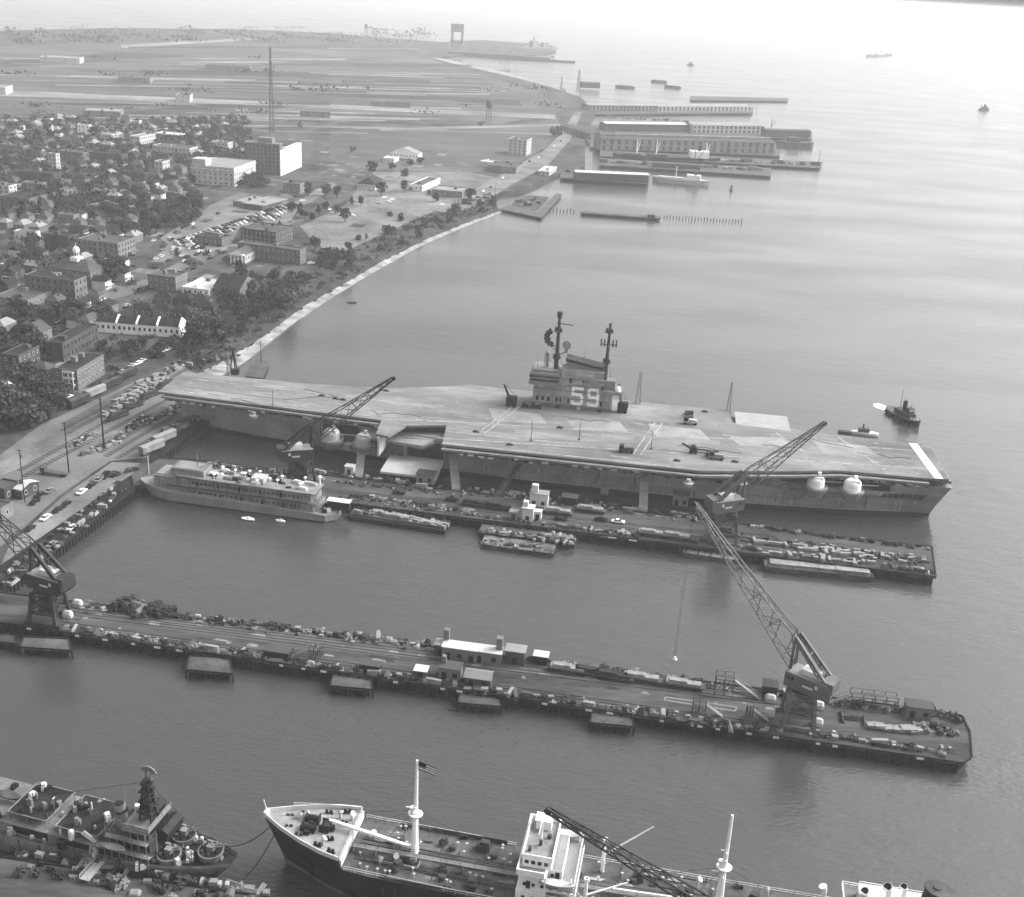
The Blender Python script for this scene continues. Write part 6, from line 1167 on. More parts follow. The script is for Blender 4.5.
# ------------------------------------------------------------------ buildings
WF = MB(); WF.box(-.62, .62, -.05, .02, -.9, .9, 0); WF.box(-.46, .46, -.08, -.05, -.74, .74, 1)
WIN_L = WF.mesh('window', [mOff, mGlass]); WIN_D = WF.mesh('window', [mBrickD, mGlass]); BUILT = []
def solve_w(F, d, px, lo=1.0, hi=140.0):
    f = lambda w_: proj(F + d * w_)[0] - px
    sg = f(hi) - f(lo) > 0
    for _ in range(40):
        mid = (lo + hi) / 2
        if (f(mid) > 0) == sg: hi = mid
        else: lo = mid
    return (lo + hi) / 2
def building(px, py, xl, xr, h, label, wall, roofm, roof='flat', rot=80, floors=None, name='town_building', win=None, cat='building', extra=None, maxd=45, z=LZ, bay=3.4):
    F = at(px, py, z); A = Vector((math.cos(rad(rot + 90)), math.sin(rad(rot + 90)), 0)); B = Vector((math.cos(rad(rot)), math.sin(rad(rot)), 0))
    wA = solve_w(F, A, xl) if xl < px - .5 else 8.0; wB = min(maxd, solve_w(F, B, xr)) if xr > px + .5 else 10.0
    t = thing(name, F, rad(rot), label, cat); BUILT.append((F + A * wA / 2 + B * wB / 2, max(wA, wB) * .52))
    mb = MB(); mb.box(0, wB, 0, wA, -.5, h)
    if roof == 'gable':   # ridge along local x
        for x in (0, wB): mb.add([(x, 0, h), (x, wA, h), (x, wA / 2, h + min(wA, wB) * .33)], [(0, 1, 2)])
    if roof == 'gabley':
        for y in (0, wA): mb.add([(0, y, h), (wB, y, h), (wB / 2, y, h + min(wA, wB) * .33)], [(0, 1, 2)])
    mb.build('wall', wall, t); mb = MB()
    e = .35
    if roof == 'flat':
        mb.box(.25, wB - .25, .25, wA - .25, h, h + .06); r = mb.build('roof', roofm, t); mb = MB()
        for b in ((-.1, wB + .1, -.1, .22), (-.1, wB + .1, wA - .22, wA + .1), (-.1, .22, .22, wA - .22), (wB - .22, wB + .1, .22, wA - .22)): mb.box(*b, h - .35, h + .65)
        mb.build('parapet', wall if roofm is not mRoofW else mOff, r)
        if wA * wB > 140:
            for k in range(R.randint(1, 3)):
                mb = MB(); x, y = R.uniform(2, wB - 3), R.uniform(2, wA - 3); mb.box(x, x + R.uniform(1.5, 3), y, y + R.uniform(1.5, 3), h + .06, h + R.uniform(1.2, 2.6)); mb.build('roof_house', R.choice((wall, mStucco, mBrickD)), r)
    else:
        g = min(wA, wB) * .33
        if roof == 'gable': mb.add([(-e, -e, h - .12), (wB + e, -e, h - .12), (wB + e, wA / 2, h + g + .05), (-e, wA / 2, h + g + .05), (-e, wA + e, h - .12), (wB + e, wA + e, h - .12)], [(0, 1, 2, 3), (3, 2, 5, 4)])
        elif roof == 'gabley': mb.add([(-e, -e, h - .12), (-e, wA + e, h - .12), (wB / 2, wA + e, h + g + .05), (wB / 2, -e, h + g + .05), (wB + e, -e, h - .12), (wB + e, wA + e, h - .12)], [(0, 1, 2, 3), (3, 2, 5, 4)])
        else:
            rl = max(0, abs(wA - wB)) / 2; cx, cy = wB / 2, wA / 2
            r0, r1 = ((cx - rl, cy), (cx + rl, cy)) if wB > wA else ((cx, cy - rl), (cx, cy + rl))
            c = [(-e, -e, h - .1), (wB + e, -e, h - .1), (wB + e, wA + e, h - .1), (-e, wA + e, h - .1), (*r0, h + g), (*r1, h + g)]
            mb.add(c, [(0, 1, 5, 4), (1, 2, 5), (2, 3, 4, 5), (3, 0, 4)] if wB > wA else [(0, 1, 4), (1, 2, 5, 4), (2, 3, 5), (3, 0, 4, 5)])
        r = mb.build('roof', roofm, t)
        if wA * wB < 400: mb = MB(); mb.box(wB * .3, wB * .3 + .8, wA * .6, wA * .6 + .8, h, h + g + 1.2); mb.build('chimney', mBrickD, r)
    fl = floors or max(1, int(h / 3.3)); wm = win or WIN_L; cnt = 0
    for f in range(fl):
        zz = h * (f + .55) / fl
        for k in range(max(1, int(wB / bay))):
            if cnt < 48: part_copy('window', wm, t, ((k + .5) * wB / max(1, int(wB / bay)), -.02, zz)); cnt += 1
        for k in range(max(1, int(wA / bay))):
            if cnt < 96: part_copy('window', wm, t, (-.02, (k + .5) * wA / max(1, int(wA / bay)), zz), rad(-90)); cnt += 1
    return t, wA, wB
b_, wA, wB = building(78.5, 391, 56, 105, 9.5, 'dark brick apartments with white stacked porches, beside the boxcar siding', mBrick, mRoofD, rot=82, win=WIN_L, bay=2.8)
mb = MB()
for z in (2.9, 5.9, 8.8): mb.box(-2.2, -.02, 1.0, wA * .55, z, z + .25); mb.box(-2.2, -2.0, 1.0, wA * .55, z + .25, z + 1.1)
for y in (1.1, wA * .28, wA * .54): mb.beam((-2.1, y, 0), (-2.1, y, 9), .35)
mb.build('porch', mOff, b_)
building(64, 362, 47, 99, 9, 'dark flat roofed brick block behind the porch apartments', mBrickD, mRoofD, rot=82, win=WIN_D)
building(47, 381, 27, 58, 5.5, 'squat house with pale pyramid roof left of the porch apartments', mBrickD, mRoofM, 'hip', rot=70, win=WIN_D)
building(20, 374, 3, 41, 8.5, 'dark brick flat block at the left behind the pyramid roofed house', mBrickD, mRoofD, rot=80)
building(39, 348, 17, 53, 7, 'lone pale gabled house among dark trees at the left', mStucco, mRoofM, 'gable', rot=80)
building(90, 335, 78, 103, 7.5, 'grey house with pale pointed roof beside the row of white houses', mBrick, mRoofM, 'hip', rot=80)
for k, (x0, x1, y) in enumerate(((95.5, 117, 333.5), (117.5, 137, 335), (137.5, 157.5, 336.5), (158, 180, 338))):
    t_, a_, b_ = building(x1, y, x0, x1 + 6, 6, ['white terrace house with dark roof at the left end of the row of four', 'white terrace house second from the left in the row of four', 'white terrace house third from the left in the row of four', 'white terrace house at the right end of the row of four'][k], mWhite, mRoofD, 'gabley', rot=87, win=WIN_D, maxd=11, name='terrace_house', cat='house', bay=2.4)
    g_ = min(a_, b_) * .33; mb = MB(); mb.loft([[(-.5, y_, 5.2), (-.5, y_, 6.5), (b_ / 2, y_, 6.9 + g_), (b_ + .4, y_, 6.5), (b_ + .4, y_, 5.2), (b_ / 2, y_, 5.4)] for y_ in (-.45, .35)]); mb.build('fire_wall', mWhite, t_)
for k, (x0, x1, y) in enumerate(((134, 152, 319), (153, 171, 320.5), (172, 190, 322), (154, 172, 308), (173, 191, 309.5), (191, 208, 311), (197, 214, 318))):
    building(x1, y, x0, x1 + 5, 6, ['front left', 'front middle', 'front right', 'rear left', 'rear middle', 'rear right', 'outermost'][k] + ' house of the dark hipped terrace behind the row of white houses', mBrick if k % 2 else mBrickD, mRoofD, 'hip', rot=84, win=WIN_L if k < 3 else WIN_D, maxd=13, name='terrace_house', cat='house')
building(176, 293, 148.5, 188, 9, 'two storey brick school with pale flat roof, two rows of windows', mBrick, mRoofM, rot=78)
building(209, 296, 182, 229, 3.2, 'low white building with white rimmed courtyard roof', mWhite, mRoofW, rot=78, maxd=30)
building(240, 298, 214, 258, 5.5, 'dark roofed brick hall beside the low white courtyard building', mBrick, mRoofD, 'gabley', rot=80, maxd=24)
t_, wA, wB = building(245, 264, 231, 264, 6, 'white portico house with gabled roof and columns', mStone, mRoofM, 'gable', rot=78, cat='house')
mb = MB()
for k in range(4): mb.cyl((-2.2, wA * (k + .4) / 3.8, 0), (-2.2, wA * (k + .4) / 3.8, 5.8), .4, .35, 8)
mb.box(-2.8, 0, 0, wA, 5.8, 6.5); mb.add([(-2.8, 0, 6.5), (-2.8, wA, 6.5), (-2.8, wA / 2, 9)], [(0, 1, 2)]); mb.build('portico', mWhite, t_)
building(300, 265, 238, 306, 9.5, 'flat roofed brick apartment court near the bank, deep recesses in its front', mBrick, mRoofM, rot=74, maxd=30, name='apartment_block')
building(276, 247, 241, 300, 10, 'rear wing of the brick apartment court', mBrickD, mRoofM, rot=74, maxd=26, name='apartment_block')
building(222, 247, 195, 232, 5.5, 'low dark roofed brick store beside the car park', mBrick, mRoofD, rot=72, maxd=40)
building(119, 260, 78, 136, 10.5, 'long stone school block with cornice and three rows of windows', mStucco, mRoofM, rot=78, win=WIN_D)
t_, wA, wB = building(91, 287, 50, 107, 9, 'hip roofed brick hall with a white cupola', mBrick, mRoofM, 'hip', rot=74, maxd=30)
g = min(wA, wB) * .33; mb = MB(); c = (wB / 2, wA / 2); mb.obox(c[0], c[1], 9 + g - 1.4, 5.6, 5.6, 2.4); mb.cyl((*c, 10 + g), (*c, 14 + g), 1.9, 1.9, 8); mb.dome((*c, 14 + g), 2.1, 2.4, 8); mb.cyl((*c, 16 + g), (*c, 18.6 + g), .18, .08, 6); cp = mb.build('cupola', mWhite, t_)
for k in range(8): mb = MB(); a = math.pi / 8 * (2 * k + 1); mb.obox(c[0] + math.cos(a) * 1.78, c[1] + math.sin(a) * 1.78, 10.8 + g, .12, .8, 2.2, a); mb.build('louvre', mBlack, cp)
building(76, 302, 26, 88, 12, 'big dark flat roofed brick block in front of the cupola hall', mBrick, mRoofD, rot=78, win=WIN_D, maxd=32)
building(70, 254, 45, 80, 11, 'very dark tall brick block left of the stone school', mBrickD, mRoofD, rot=78, win=WIN_D)
building(35, 243, 15, 41, 6.5, 'white two storey annex with two rows of dark windows', mOff, mRoofM, rot=80)
building(27, 301, 24, 39, 2.6, 'tiny white strip building in front of the big dark block', mWhite, mRoofW, rot=70, maxd=18)
building(28, 309, -6, 57, 4.5, 'low broad grey flat building at the left edge', mStucco, mRoofM, rot=78)
t_, wA, wB = building(234.5, 187, 192, 256, 16, 'white classical building with raised end pavilion and dark windows', mStone, mRoofL, rot=82, win=WIN_D, maxd=90, name='civic_building', bay=4.5)
mb = MB(); mb.box(1, 14, wA - 13, wA - .4, 16, 22); mb.build('pavilion', mStone, t_); mb = MB(); mb.box(-.6, wB + .6, -.6, -.12, 13.6, 14.4); mb.box(-.6, -.12, -.1, wA + .6, 13.6, 14.4); mb.build('cornice', mOff, t_)
t_, wA, wB = building(280, 176, 245, 283, 28, 'tall brick hotel block, highest building of the town', mBrick, mRoofM, rot=84, win=WIN_D, maxd=26, name='hotel', bay=3.8)
mb = MB(); mb.box(-.5, wB + .5, -.5, wA + .5, 28.7, 29.6); mb.box(3, 12, 8, 22, 29.6, 34); mb.build('cornice', mStucco, t_)
building(281, 176, 277, 301.5, 23, 'white side annex with window rows built on the tall hotel', mWhite, mRoofM, rot=83, win=WIN_D, maxd=80, name='hotel_annex', bay=5)
t_, wA, wB = building(262, 210, 233, 283, 4, 'low canopy terminal with pale overhanging roof beside the car park', mStucco, mRoofL, rot=70, maxd=40); mb = MB(); mb.box(-4, wB + 2, -4, wA * .6, 4.1, 4.6); mb.build('canopy', mRoofL, t_)
building(300, 194, 283, 306, 8, 'plain grey house block in front of the hotel by the palm trees', mStucco, mRoofM, rot=82)
building(422.5, 191.5, 410, 440, 5, 'park shed with one long white wall and dark roof', mWhite, mRoofM, rot=76, maxd=60, name='park_shed', cat='shed'); building(462, 198, 432, 468, 5, 'flat pale roofed pavilion right of the white walled park shed', mStucco, mRoofL, rot=80, maxd=40, name='pavilion')
building(418, 160, 390, 422, 6, 'white gabled shed in the open ground beyond the park', mWhite, mRoofL, 'gable', rot=80); building(394, 163, 383, 399, 4, 'small white shed just left of the white gabled shed', mOff, mRoofW, rot=80); building(375, 190, 357, 384, 4.5, 'dark hip roofed pavilion among the park trees', mOff, mRoofD, 'hip', rot=82)
building(526, 156, 508, 531, 17, 'white cube building with regular windows, alone beyond the park', mStone, mRoofM, rot=78, win=WIN_D, maxd=40, bay=4.5); building(516, 174, 487, 523, 6, 'long low store with pale end wall in front of the white cube building', mStucco, mRoofM, rot=78, maxd=50)
building(549, 176, 538, 558, 4, 'pale flat store at the head of the middle docks', mStone, mRoofW, rot=78, maxd=40); building(495, 168, 480, 500, 5, 'small white roofed store left of the long low store', mOff, mRoofW, rot=70, maxd=40)
for args in ((50, 135, 38, 54, 9, 'pale hall at the back left of the town', mStone, mRoofL), (90, 137, 78, 92.5, 12, 'white block with one row of tall windows in the back town', mWhite, mRoofM), (112, 142, 91, 119, 7, 'pale long shed with saw roof in the back town', mStone, mRoofL), (140, 145, 130, 156, 8, 'pair of white stores at the back of the town', mStone, mRoofL), (178, 140, 155, 186, 5, 'long pale roofed store behind the arcade block', mStucco, mRoofW),
             (190, 158, 153, 198, 9, 'pale arcade block with a row of round headed windows', mStone, mRoofM), (228, 152, 214, 233, 9, 'pale house block between arcade and hotel', mStone, mRoofM), (122, 165, 88, 128, 9, 'long dark store in the middle of the back town', mBrickD, mRoofD), (84, 163, 59, 92, 9, 'grey brick block left of the long dark store', mBrick, mRoofM), (57, 170, 49, 61, 14, 'narrow pale lit tower house in the back town', mStone, mRoofM),
             (54, 184, 20, 63, 8, 'broad dark block in front of the narrow pale tower house', mBrickD, mRoofD), (40, 194, 23, 47, 8, 'columned grey building left of the small white gables', mStucco, mRoofM), (10, 199, -6, 18, 10, 'white apartment house at the left frame edge', mStone, mRoofM), (145, 183, 121, 150, 8, 'dark brick house block behind the grove', mBrickD, mRoofD), (163, 172, 155, 170, 9, 'pale house front above the dark grove', mStone, mRoofM), (24, 155, 1, 30, 8, 'pale low block at the left in the back town', mStucco, mRoofM), (110, 214, 90, 124, 5, 'long low hall in front of the small white gables', mStucco, mRoofM), (30, 207, 0, 56, 6, 'row of joined grey houses under the white apartment house', mBrick, mRoofD), (74, 224, 58, 80, 6, 'grey gabled chapel in the dark middle of the town', mStucco, mRoofM)):
    building(*args, rot=78, win=WIN_D, bay=4.0, maxd=60)
WG = ['leftmost', 'second from left', 'third from left', 'middle', 'third from right', 'second from right', 'rightmost']
for k, (x0, x1, y) in enumerate(((60, 68, 196), (69, 77, 196.5), (80, 88, 197), (91, 98, 197), (100, 107, 197.5), (108, 117, 198), (118, 126, 198.5))): building(x1, y, x0, x1 + 3, 5.5, f'small white gabled house, {WG[k]} of the row of seven', mWhite, mRoofM, 'gable', rot=80, win=WIN_D, maxd=10, name='gabled_house', cat='house')
building(9, 396, -4, 16, 3.5, 'small shack with bright white roof at the left edge above the yard', mStucco, mRoofW, 'gable', rot=72, cat='shack'); building(14, 404, 1, 19, 3.5, 'dark gabled shack below the white roofed one at the left edge', mBrickD, mRoofD, 'gable', rot=75, cat='shack')
building(22, 500, 14, 40, 4, 'quay shed with bright white roof', mBrickD, mRoofW, 'gabley', rot=70, cat='shed', name='quay_shed', maxd=9); building(6, 503, -10, 20, 5, 'dark flat roofed workshop left of the white roofed quay shed', mBrickD, mRoofM, rot=76, name='workshop', maxd=14); building(2, 522, -14, 14, 4.5, 'grey workshop with dark openings at the left edge of the quay', mStucco, mRoofM, rot=76, name='workshop', maxd=10)
# streets and yards of the town
sm = M('town_street', .09, .95, .4, .05, fine=.4); g1, g2 = Vector((math.cos(rad(170)), math.sin(rad(170)), 0)), Vector((math.cos(rad(80)), math.sin(rad(80)), 0)); G0 = Vector((-196, 440, 0))
mb = MB()
for k in range(1, 9): a = G0 + g1 * (k * 62); mb.sheet([((a + g1 * s + g2 * t)[:2]) for s, t in ((0, 30), (0, 1100), (8, 1100), (8, 30))], LZ + .02)
for k in range(11): a = G0 + g2 * (70 + k * 96); mb.sheet([((a + g1 * s + g2 * t)[:2]) for s, t in ((30 - k * 6 if k < 5 else 60, 0), (560, 0), (560, 9), (30 - k * 6 if k < 5 else 60, 9))], LZ + .026)
mb.build('town_streets', sm, kind='structure')
mb = MB()
for k in range(420):
    a = G0 + g1 * R.uniform(10, 520) + g2 * R.uniform(30, 900); w_, d_, q_ = R.uniform(4, 14), R.uniform(4, 16), R.uniform(0, .2); mb.sheet([((a + g1 * s + g2 * t)[:2]) for s, t in ((0, 0), (0, d_), (w_, d_ + q_), (w_, 0))], LZ + .03 + k * .0002, k % 3)
mb.build('yards', [M('yard_dirt', .13, .95, .4, .2), M('yard_grass', .05, .95, .5, .2), M('yard_paving', .2, .95, .3, .3)], kind='structure')
for args in ((6, 95, -8, 47, 9, 'long pale shed far off on the plain at the left edge', mStone, mRoofL), (190, 103, 176, 198, 9, 'grey block alone on the plain left of the radio mast', mStone, mRoofM), (120, 118, 84, 124, 7, 'long low shed where the plain meets the town', mStucco, mRoofL), (330, 118, 300, 340, 7, 'long low shed on the plain right of the radio mast', mStucco, mRoofM), (410, 108, 372, 420, 7, 'faint long shed on the plain left of the water tower', mStucco, mRoofL), (250, 72, 205, 262, 9, 'faint long shed in the middle of the far plain', mStucco, mRoofM), (80, 64, 40, 92, 9, 'faint long shed on the far plain at the left', mStone, mRoofL), (150, 84, 118, 158, 8, 'faint low works building on the plain at the left', mStucco, mRoofM)):
    building(*args, rot=100, win=WIN_D, bay=14, maxd=40, name='plain_shed', cat='shed')
# filler houses of a few makes
def mk_house(wall, roofm, w_, d_, h, hip, porch):
    def f():
        t = thing('house', (0, 0, 0)); t['category'] = 'house'
        mb = MB(); mb.box(-w_ / 2, w_ / 2, -d_ / 2, d_ / 2, -.4, h)
        if not hip:
            for x in (-w_ / 2, w_ / 2): mb.add([(x, -d_ / 2, h), (x, d_ / 2, h), (x, 0, h + d_ * .35)], [(0, 1, 2)])
        mb.build('wall', wall, t); mb = MB(); e = .4; g = d_ * .35; r = 0 if not hip else d_ * .35
        mb.add([(-w_ / 2 - e, -d_ / 2 - e, h - .1), (w_ / 2 + e, -d_ / 2 - e, h - .1), (w_ / 2 + e - r, 0, h + g), (-w_ / 2 - e + r, 0, h + g), (-w_ / 2 - e, d_ / 2 + e, h - .1), (w_ / 2 + e, d_ / 2 + e, h - .1)], [(0, 1, 2, 3), (3, 2, 5, 4), (0, 3, 4), (1, 5, 2)])
        rr = mb.build('roof', roofm, t); mb = MB(); mb.box(-.5, .3, d_ * .15, d_ * .15 + .7, h, h + g + 1); mb.build('chimney', mBrickD, rr)
        if porch: mb = MB(); mb.box(-w_ / 2 - 1.8, -w_ / 2 - .02, -d_ / 2 + .3, d_ / 2 - .3, 2.6, 2.8); mb.beam((-w_ / 2 - 1.7, -d_ / 2 + .4, 0), (-w_ / 2 - 1.7, -d_ / 2 + .4, 2.6), .2); mb.beam((-w_ / 2 - 1.7, d_ / 2 - .4, 0), (-w_ / 2 - 1.7, d_ / 2 - .4, 2.6), .2); mb.build('porch', mOff, t)
        for z in (1.6, 4.4):
            for q in (-.28, .28): part_copy('window', WIN_L, t, (-w_ / 2 - .02, d_ * q, z), rad(-90), (.8, 1, .8)); part_copy('window', WIN_L, t, (w_ * q, -d_ / 2 - .02, z), 0, (.8, 1, .8))
        return t
    return f
HK = [('dark roofed brick house', Pool(mk_house(mBrickD, mRoofD, 11, 8, 5.6, False, True))), ('grey hip roofed house', Pool(mk_house(mStucco, mRoofM, 10, 9, 5.8, True, True))), ('white walled house', Pool(mk_house(mOff, mRoofD, 9, 7.5, 5.4, False, True))), ('pale roofed brick house', Pool(mk_house(mBrick, mRoofL, 12, 8.5, 5.2, True, False))), ('black roofed hip house', Pool(mk_house(mBrick, mRoofD, 13, 10, 6.2, True, False)))]
def inside(px, py, poly):
    c = False; n = len(poly)
    for i in range(n):
        (x1, y1), (x2, y2) = poly[i], poly[(i + 1) % n]
        if (y1 > py) != (y2 > py) and px < (x2 - x1) * (py - y1) / (y2 - y1) + x1: c = not c
    return c
TOWN = [(-10, 118), (150, 122), (240, 128), (245, 150), (200, 165), (190, 195), (160, 225), (128, 262), (118, 315), (92, 345), (45, 372), (-10, 400)]
ax, bx = Vector((math.cos(rad(170)), math.sin(rad(170)), 0)), Vector((math.cos(rad(80)), math.sin(rad(80)), 0)); hn = 0; H0 = Vector((-230, 470, LZ))
for j in range(52):
    for i in range(42):
        p = H0 + ax * (i * 14.5 + R.uniform(-1.5, 1.5)) + bx * (j * 21 + R.uniform(-2, 2) + 8 * (j // 2)); px, py, k = proj(p)
        if not inside(px, py, TOWN) or hn >= 296: continue
        if any((p - q).length < r + 3.4 for q, r in BUILT): continue
        if R.random() < (.12 if py > 210 else .42): continue
        ph, pool = R.choice(HK); o = pool.put(p, rad(80) + R.choice((0, math.pi / 2, math.pi)), None, None, R.uniform(.75, 1.0)); later(o, ph, px, py, ph + 's in the town'); hn += 1; BUILT.append((p, 6.5))
print('houses', hn)
# ------------------------------------------------------------------ trees
def crown_mesh(name, seed, h, r, n, base, mats, q=.9, lobes=9):
    rr = random.Random(seed); mb = MB(); L = []
    for k in range(lobes):
        a = rr.uniform(0, 6.28); z = rr.uniform(base + .12 * h, h * .86); t = (z - base) / (h - base); w_ = r * (math.sin(math.pi * min(1, .18 + t * .8)) ** .7); d = w_ * rr.uniform(.25, .75); L.append((math.cos(a) * d, math.sin(a) * d, z, r * rr.uniform(.36, .6)))
    for k in range(n):
        x, y, z, s = L[k % lobes]; u = rr.uniform(-1, 1); a = rr.uniform(0, 6.28); m = math.sqrt(1 - u * u); e = s * rr.uniform(.55, 1.08); c = Vector((x + e * m * math.cos(a), y + e * m * math.sin(a), z + e * u * .8))
        n1 = Vector((rr.uniform(-1, 1), rr.uniform(-1, 1), rr.uniform(-1, 1))).normalized(); n2 = n1.orthogonal().normalized(); n3 = n1.cross(n2); g = q * rr.uniform(.5, 1.15)
        mb.add([c + n2 * g, c + n3 * g * .8, c - n2 * g * .9, c - n3 * g], [(0, 1, 2, 3)], 0 if rr.random() < .65 else 1)
    return mb.mesh(name, mats)
def trunk_mesh(seed, h, r):
    rr = random.Random(seed); mb = MB(); mb.cyl((0, 0, -.3), (.1, .1, h * .62), .034 * h, .016 * h, 7)
    for k in range(6): a = rr.uniform(0, 6.28); z = h * rr.uniform(.3, .55); mb.cyl((0, 0, z), (math.cos(a) * r * .65, math.sin(a) * r * .65, z + h * rr.uniform(.15, .32)), .014 * h, .005 * h, 5)
    return mb.mesh('trunk', mBark)
LM = [mLeaf, mLeafL]; LB = [mLeafL, M('pale_leaves', .11, .8, .4, .2, fine=.8)]
TP = [(crown_mesh('crown', 1, 9.5, 4.6, 500, 2.2, LM, q=.8), trunk_mesh(1, 9.5, 4)), (crown_mesh('crown', 2, 11, 4.2, 520, 2.6, LM, q=.8, lobes=11), trunk_mesh(2, 11, 4)), (crown_mesh('crown', 3, 8, 5.2, 520, 1.6, LM, q=.8, lobes=12), trunk_mesh(3, 8, 5)), (crown_mesh('crown', 4, 12, 2.6, 460, 1.4, LM, q=.75, lobes=10), trunk_mesh(4, 12, 2.4)), (crown_mesh('crown', 5, 5, 3.4, 360, .2, LM, q=.7, lobes=8), trunk_mesh(5, 4, 3))]
TL = [(crown_mesh('crown', 11, 9, 4.4, 420, 2.0, LB, lobes=7), TP[0][1]), (crown_mesh('crown', 12, 11.5, 4.6, 520, 2.8, LB, lobes=14), TP[1][1]), (crown_mesh('crown', 13, 7, 5.4, 460, 1.4, LB, lobes=9), TP[2][1]), (crown_mesh('crown', 14, 13, 2.4, 380, 1.2, LM, q=.7, lobes=13), TP[3][1]), (crown_mesh('crown', 15, 4.4, 3.8, 300, .2, LB, q=.6, lobes=6), TP[4][1])]
NT = [0]; TREES = []
def tree(px, py, kind, s=1.0, z=LZ, phrase=None):
    if NT[0] >= 298: return
    p = at(px, py, z)
    if any((p - q).length < r * .55 for q, r in BUILT) or any((p - q).length < 3.2 * s for q in TREES[-60:]): return
    NT[0] += 1; TREES.append(p); o = thing('bush' if kind == 4 else 'leafy_tree', p, R.uniform(0, 6.28)); o['category'] = 'bush' if kind == 4 else 'tree'; o.scale = (s * R.uniform(.9, 1.15), s * R.uniform(.9, 1.15), s * R.uniform(.85, 1.15))
    q_ = R.choice((TP, TP, TL)); part_copy('crown', q_[kind][0], o, (0, 0, 0)); part_copy('trunk', q_[kind][1], o, (0, 0, 0)); ph = phrase or ['round crowned dark tree', 'tall broad dark tree', 'wide low spreading tree', 'slender upright tree', 'low dark bush'][kind]
    later(o, ph, px, py, {4: 'bushes', 3: 'slender trees'}.get(kind, 'dark trees'), 3)
def grove(cx, cy, rx, ry, n, kinds, s=(.8, 1.25), z=LZ):
    for k in range(n):
        for _ in range(6):
            a, d = R.uniform(0, 6.28), math.sqrt(R.random()); n0 = NT[0]; tree(cx + rx * d * math.cos(a), cy + ry * d * math.sin(a), R.choice(kinds), R.uniform(*s), z)
            if NT[0] > n0: break
for px, py, k, s in ((381, 196, 1, 1.25), (372, 176, 1, 1.3), (404, 178, 0, 1), (404, 192, 1, .9), (308, 196, 3, 1.1), (326, 196, 1, 1.1), (337, 198, 1, 1.1), (352, 205, 3, .8), (361, 205, 3, .9), (345, 222, 1, 1.0), (336, 214, 0, .8), (318, 214, 3, .7), (325, 210, 0, .7), (292, 212, 0, .9), (300, 216, 3, .9), (305, 218, 0, .8), (312, 222, 3, .8), (436, 202, 0, .8), (456, 214, 2, .95), (470, 196, 0, .8), (412, 190, 4, .8), (428, 194, 4, .8), (390, 216, 4, .7), (366, 240, 3, .5), (280, 232, 3, .7), (272, 232, 0, .6), (420, 165, 1, .9), (410, 165, 2, .8), (556, 137, 2, 1.6), (315, 250, 1, 1.0), (336, 262, 2, 1.2), (322, 265, 0, 1.0), (348, 266, 0, 1.1), (392, 170, 0, .9)): tree(px, py, k, s)
for t_ in range(44):
    t = R.random(); i = min(int(t * 7), 6); f = t * 7 - i; a, b = TOP[i + 1], TOP[min(i + 2, 8)]; px, py = a[0] + (b[0] - a[0]) * f, a[1] + (b[1] - a[1]) * f
    if t < .72 or R.random() < .3: tree(px + R.uniform(-22, 4), py + R.uniform(-4, 10), R.choice((0, 2, 2, 4, 4)), R.uniform(.7, 1.15))
for t_ in range(34):
    t = R.uniform(0, 1); i = min(int(t * 7), 6); f = t * 7 - i; a, b, c, d = TOP[i + 1], TOP[i + 2] if i < 7 else TOP[8], INNER[i + 1], INNER[i + 2] if i < 7 else INNER[8]; u = R.uniform(.15, .8); px = (a[0] + (b[0] - a[0]) * f) * (1 - u) + (c[0] + (d[0] - c[0]) * f) * u; py = (a[1] + (b[1] - a[1]) * f) * (1 - u) + (c[1] + (d[1] - c[1]) * f) * u; tree(px, py, 4, R.uniform(.6, 1.1), LZ - 2.6 * u)
grove(255, 300, 40, 22, 22, (0, 2, 0, 1)); grove(150, 351, 52, 7, 20, (4, 4, 2), (.6, .8)); grove(205, 338, 24, 10, 12, (0, 2, 1)); grove(150, 222, 48, 16, 28, (0, 1, 1, 2)); grove(185, 210, 25, 8, 10, (0, 1)); grove(30, 402, 36, 20, 20, (0, 2, 1)); grove(60, 318, 55, 12, 18, (0, 1, 2)); grove(20, 350, 24, 14, 12, (0, 1)); grove(118, 276, 20, 10, 7, (0, 1)); grove(252, 185, 16, 5, 9, (0, 2)); grove(205, 182, 16, 3, 6, (0,)); grove(22, 424, 26, 9, 10, (0, 2)); grove(60, 200, 70, 14, 14, (0, 1, 2)); grove(70, 150, 75, 18, 8, (0, 1, 2), (1, 1.4)); grove(40, 262, 38, 18, 16, (0, 1)); grove(180, 172, 18, 8, 8, (1, 0)); grove(300, 300, 28, 14, 10, (0, 2, 4)); grove(120, 385, 30, 12, 8, (0, 2))
print('trees', NT[0])
bk = MB(); r4 = random.Random(21)
for k in range(330):
    i = r4.randint(0, 7); f = r4.random(); u = r4.uniform(.02, .86); a, b, c, d = TOP[i], TOP[i + 1], INNER[i], INNER[i + 1]
    pa = at(a[0] + (b[0] - a[0]) * f, a[1] + (b[1] - a[1]) * f, LZ); pb = at(c[0] + (d[0] - c[0]) * f, c[1] + (d[1] - c[1]) * f, 1.3); p = pa.lerp(pb, u); s = r4.uniform(.6, 1.6)
    for _ in range(30):
        v = Vector((r4.gauss(0, 1.1), r4.gauss(0, 1.1), abs(r4.gauss(0, .8)))) * s; n1 = Vector((r4.uniform(-1, 1), r4.uniform(-1, 1), r4.uniform(-1, 1))).normalized(); n2 = n1.orthogonal() * s * .36; n3 = n1.cross(n2); bk.add([p + v + n2, p + v + n3, p + v - n2, p + v - n3], [(0, 1, 2, 3)], r4.randint(0, 1))
bk.build('bank_scrub', LM, None, label='low tangled scrub covering the bank above the beach', cat='scrub', kind='stuff')
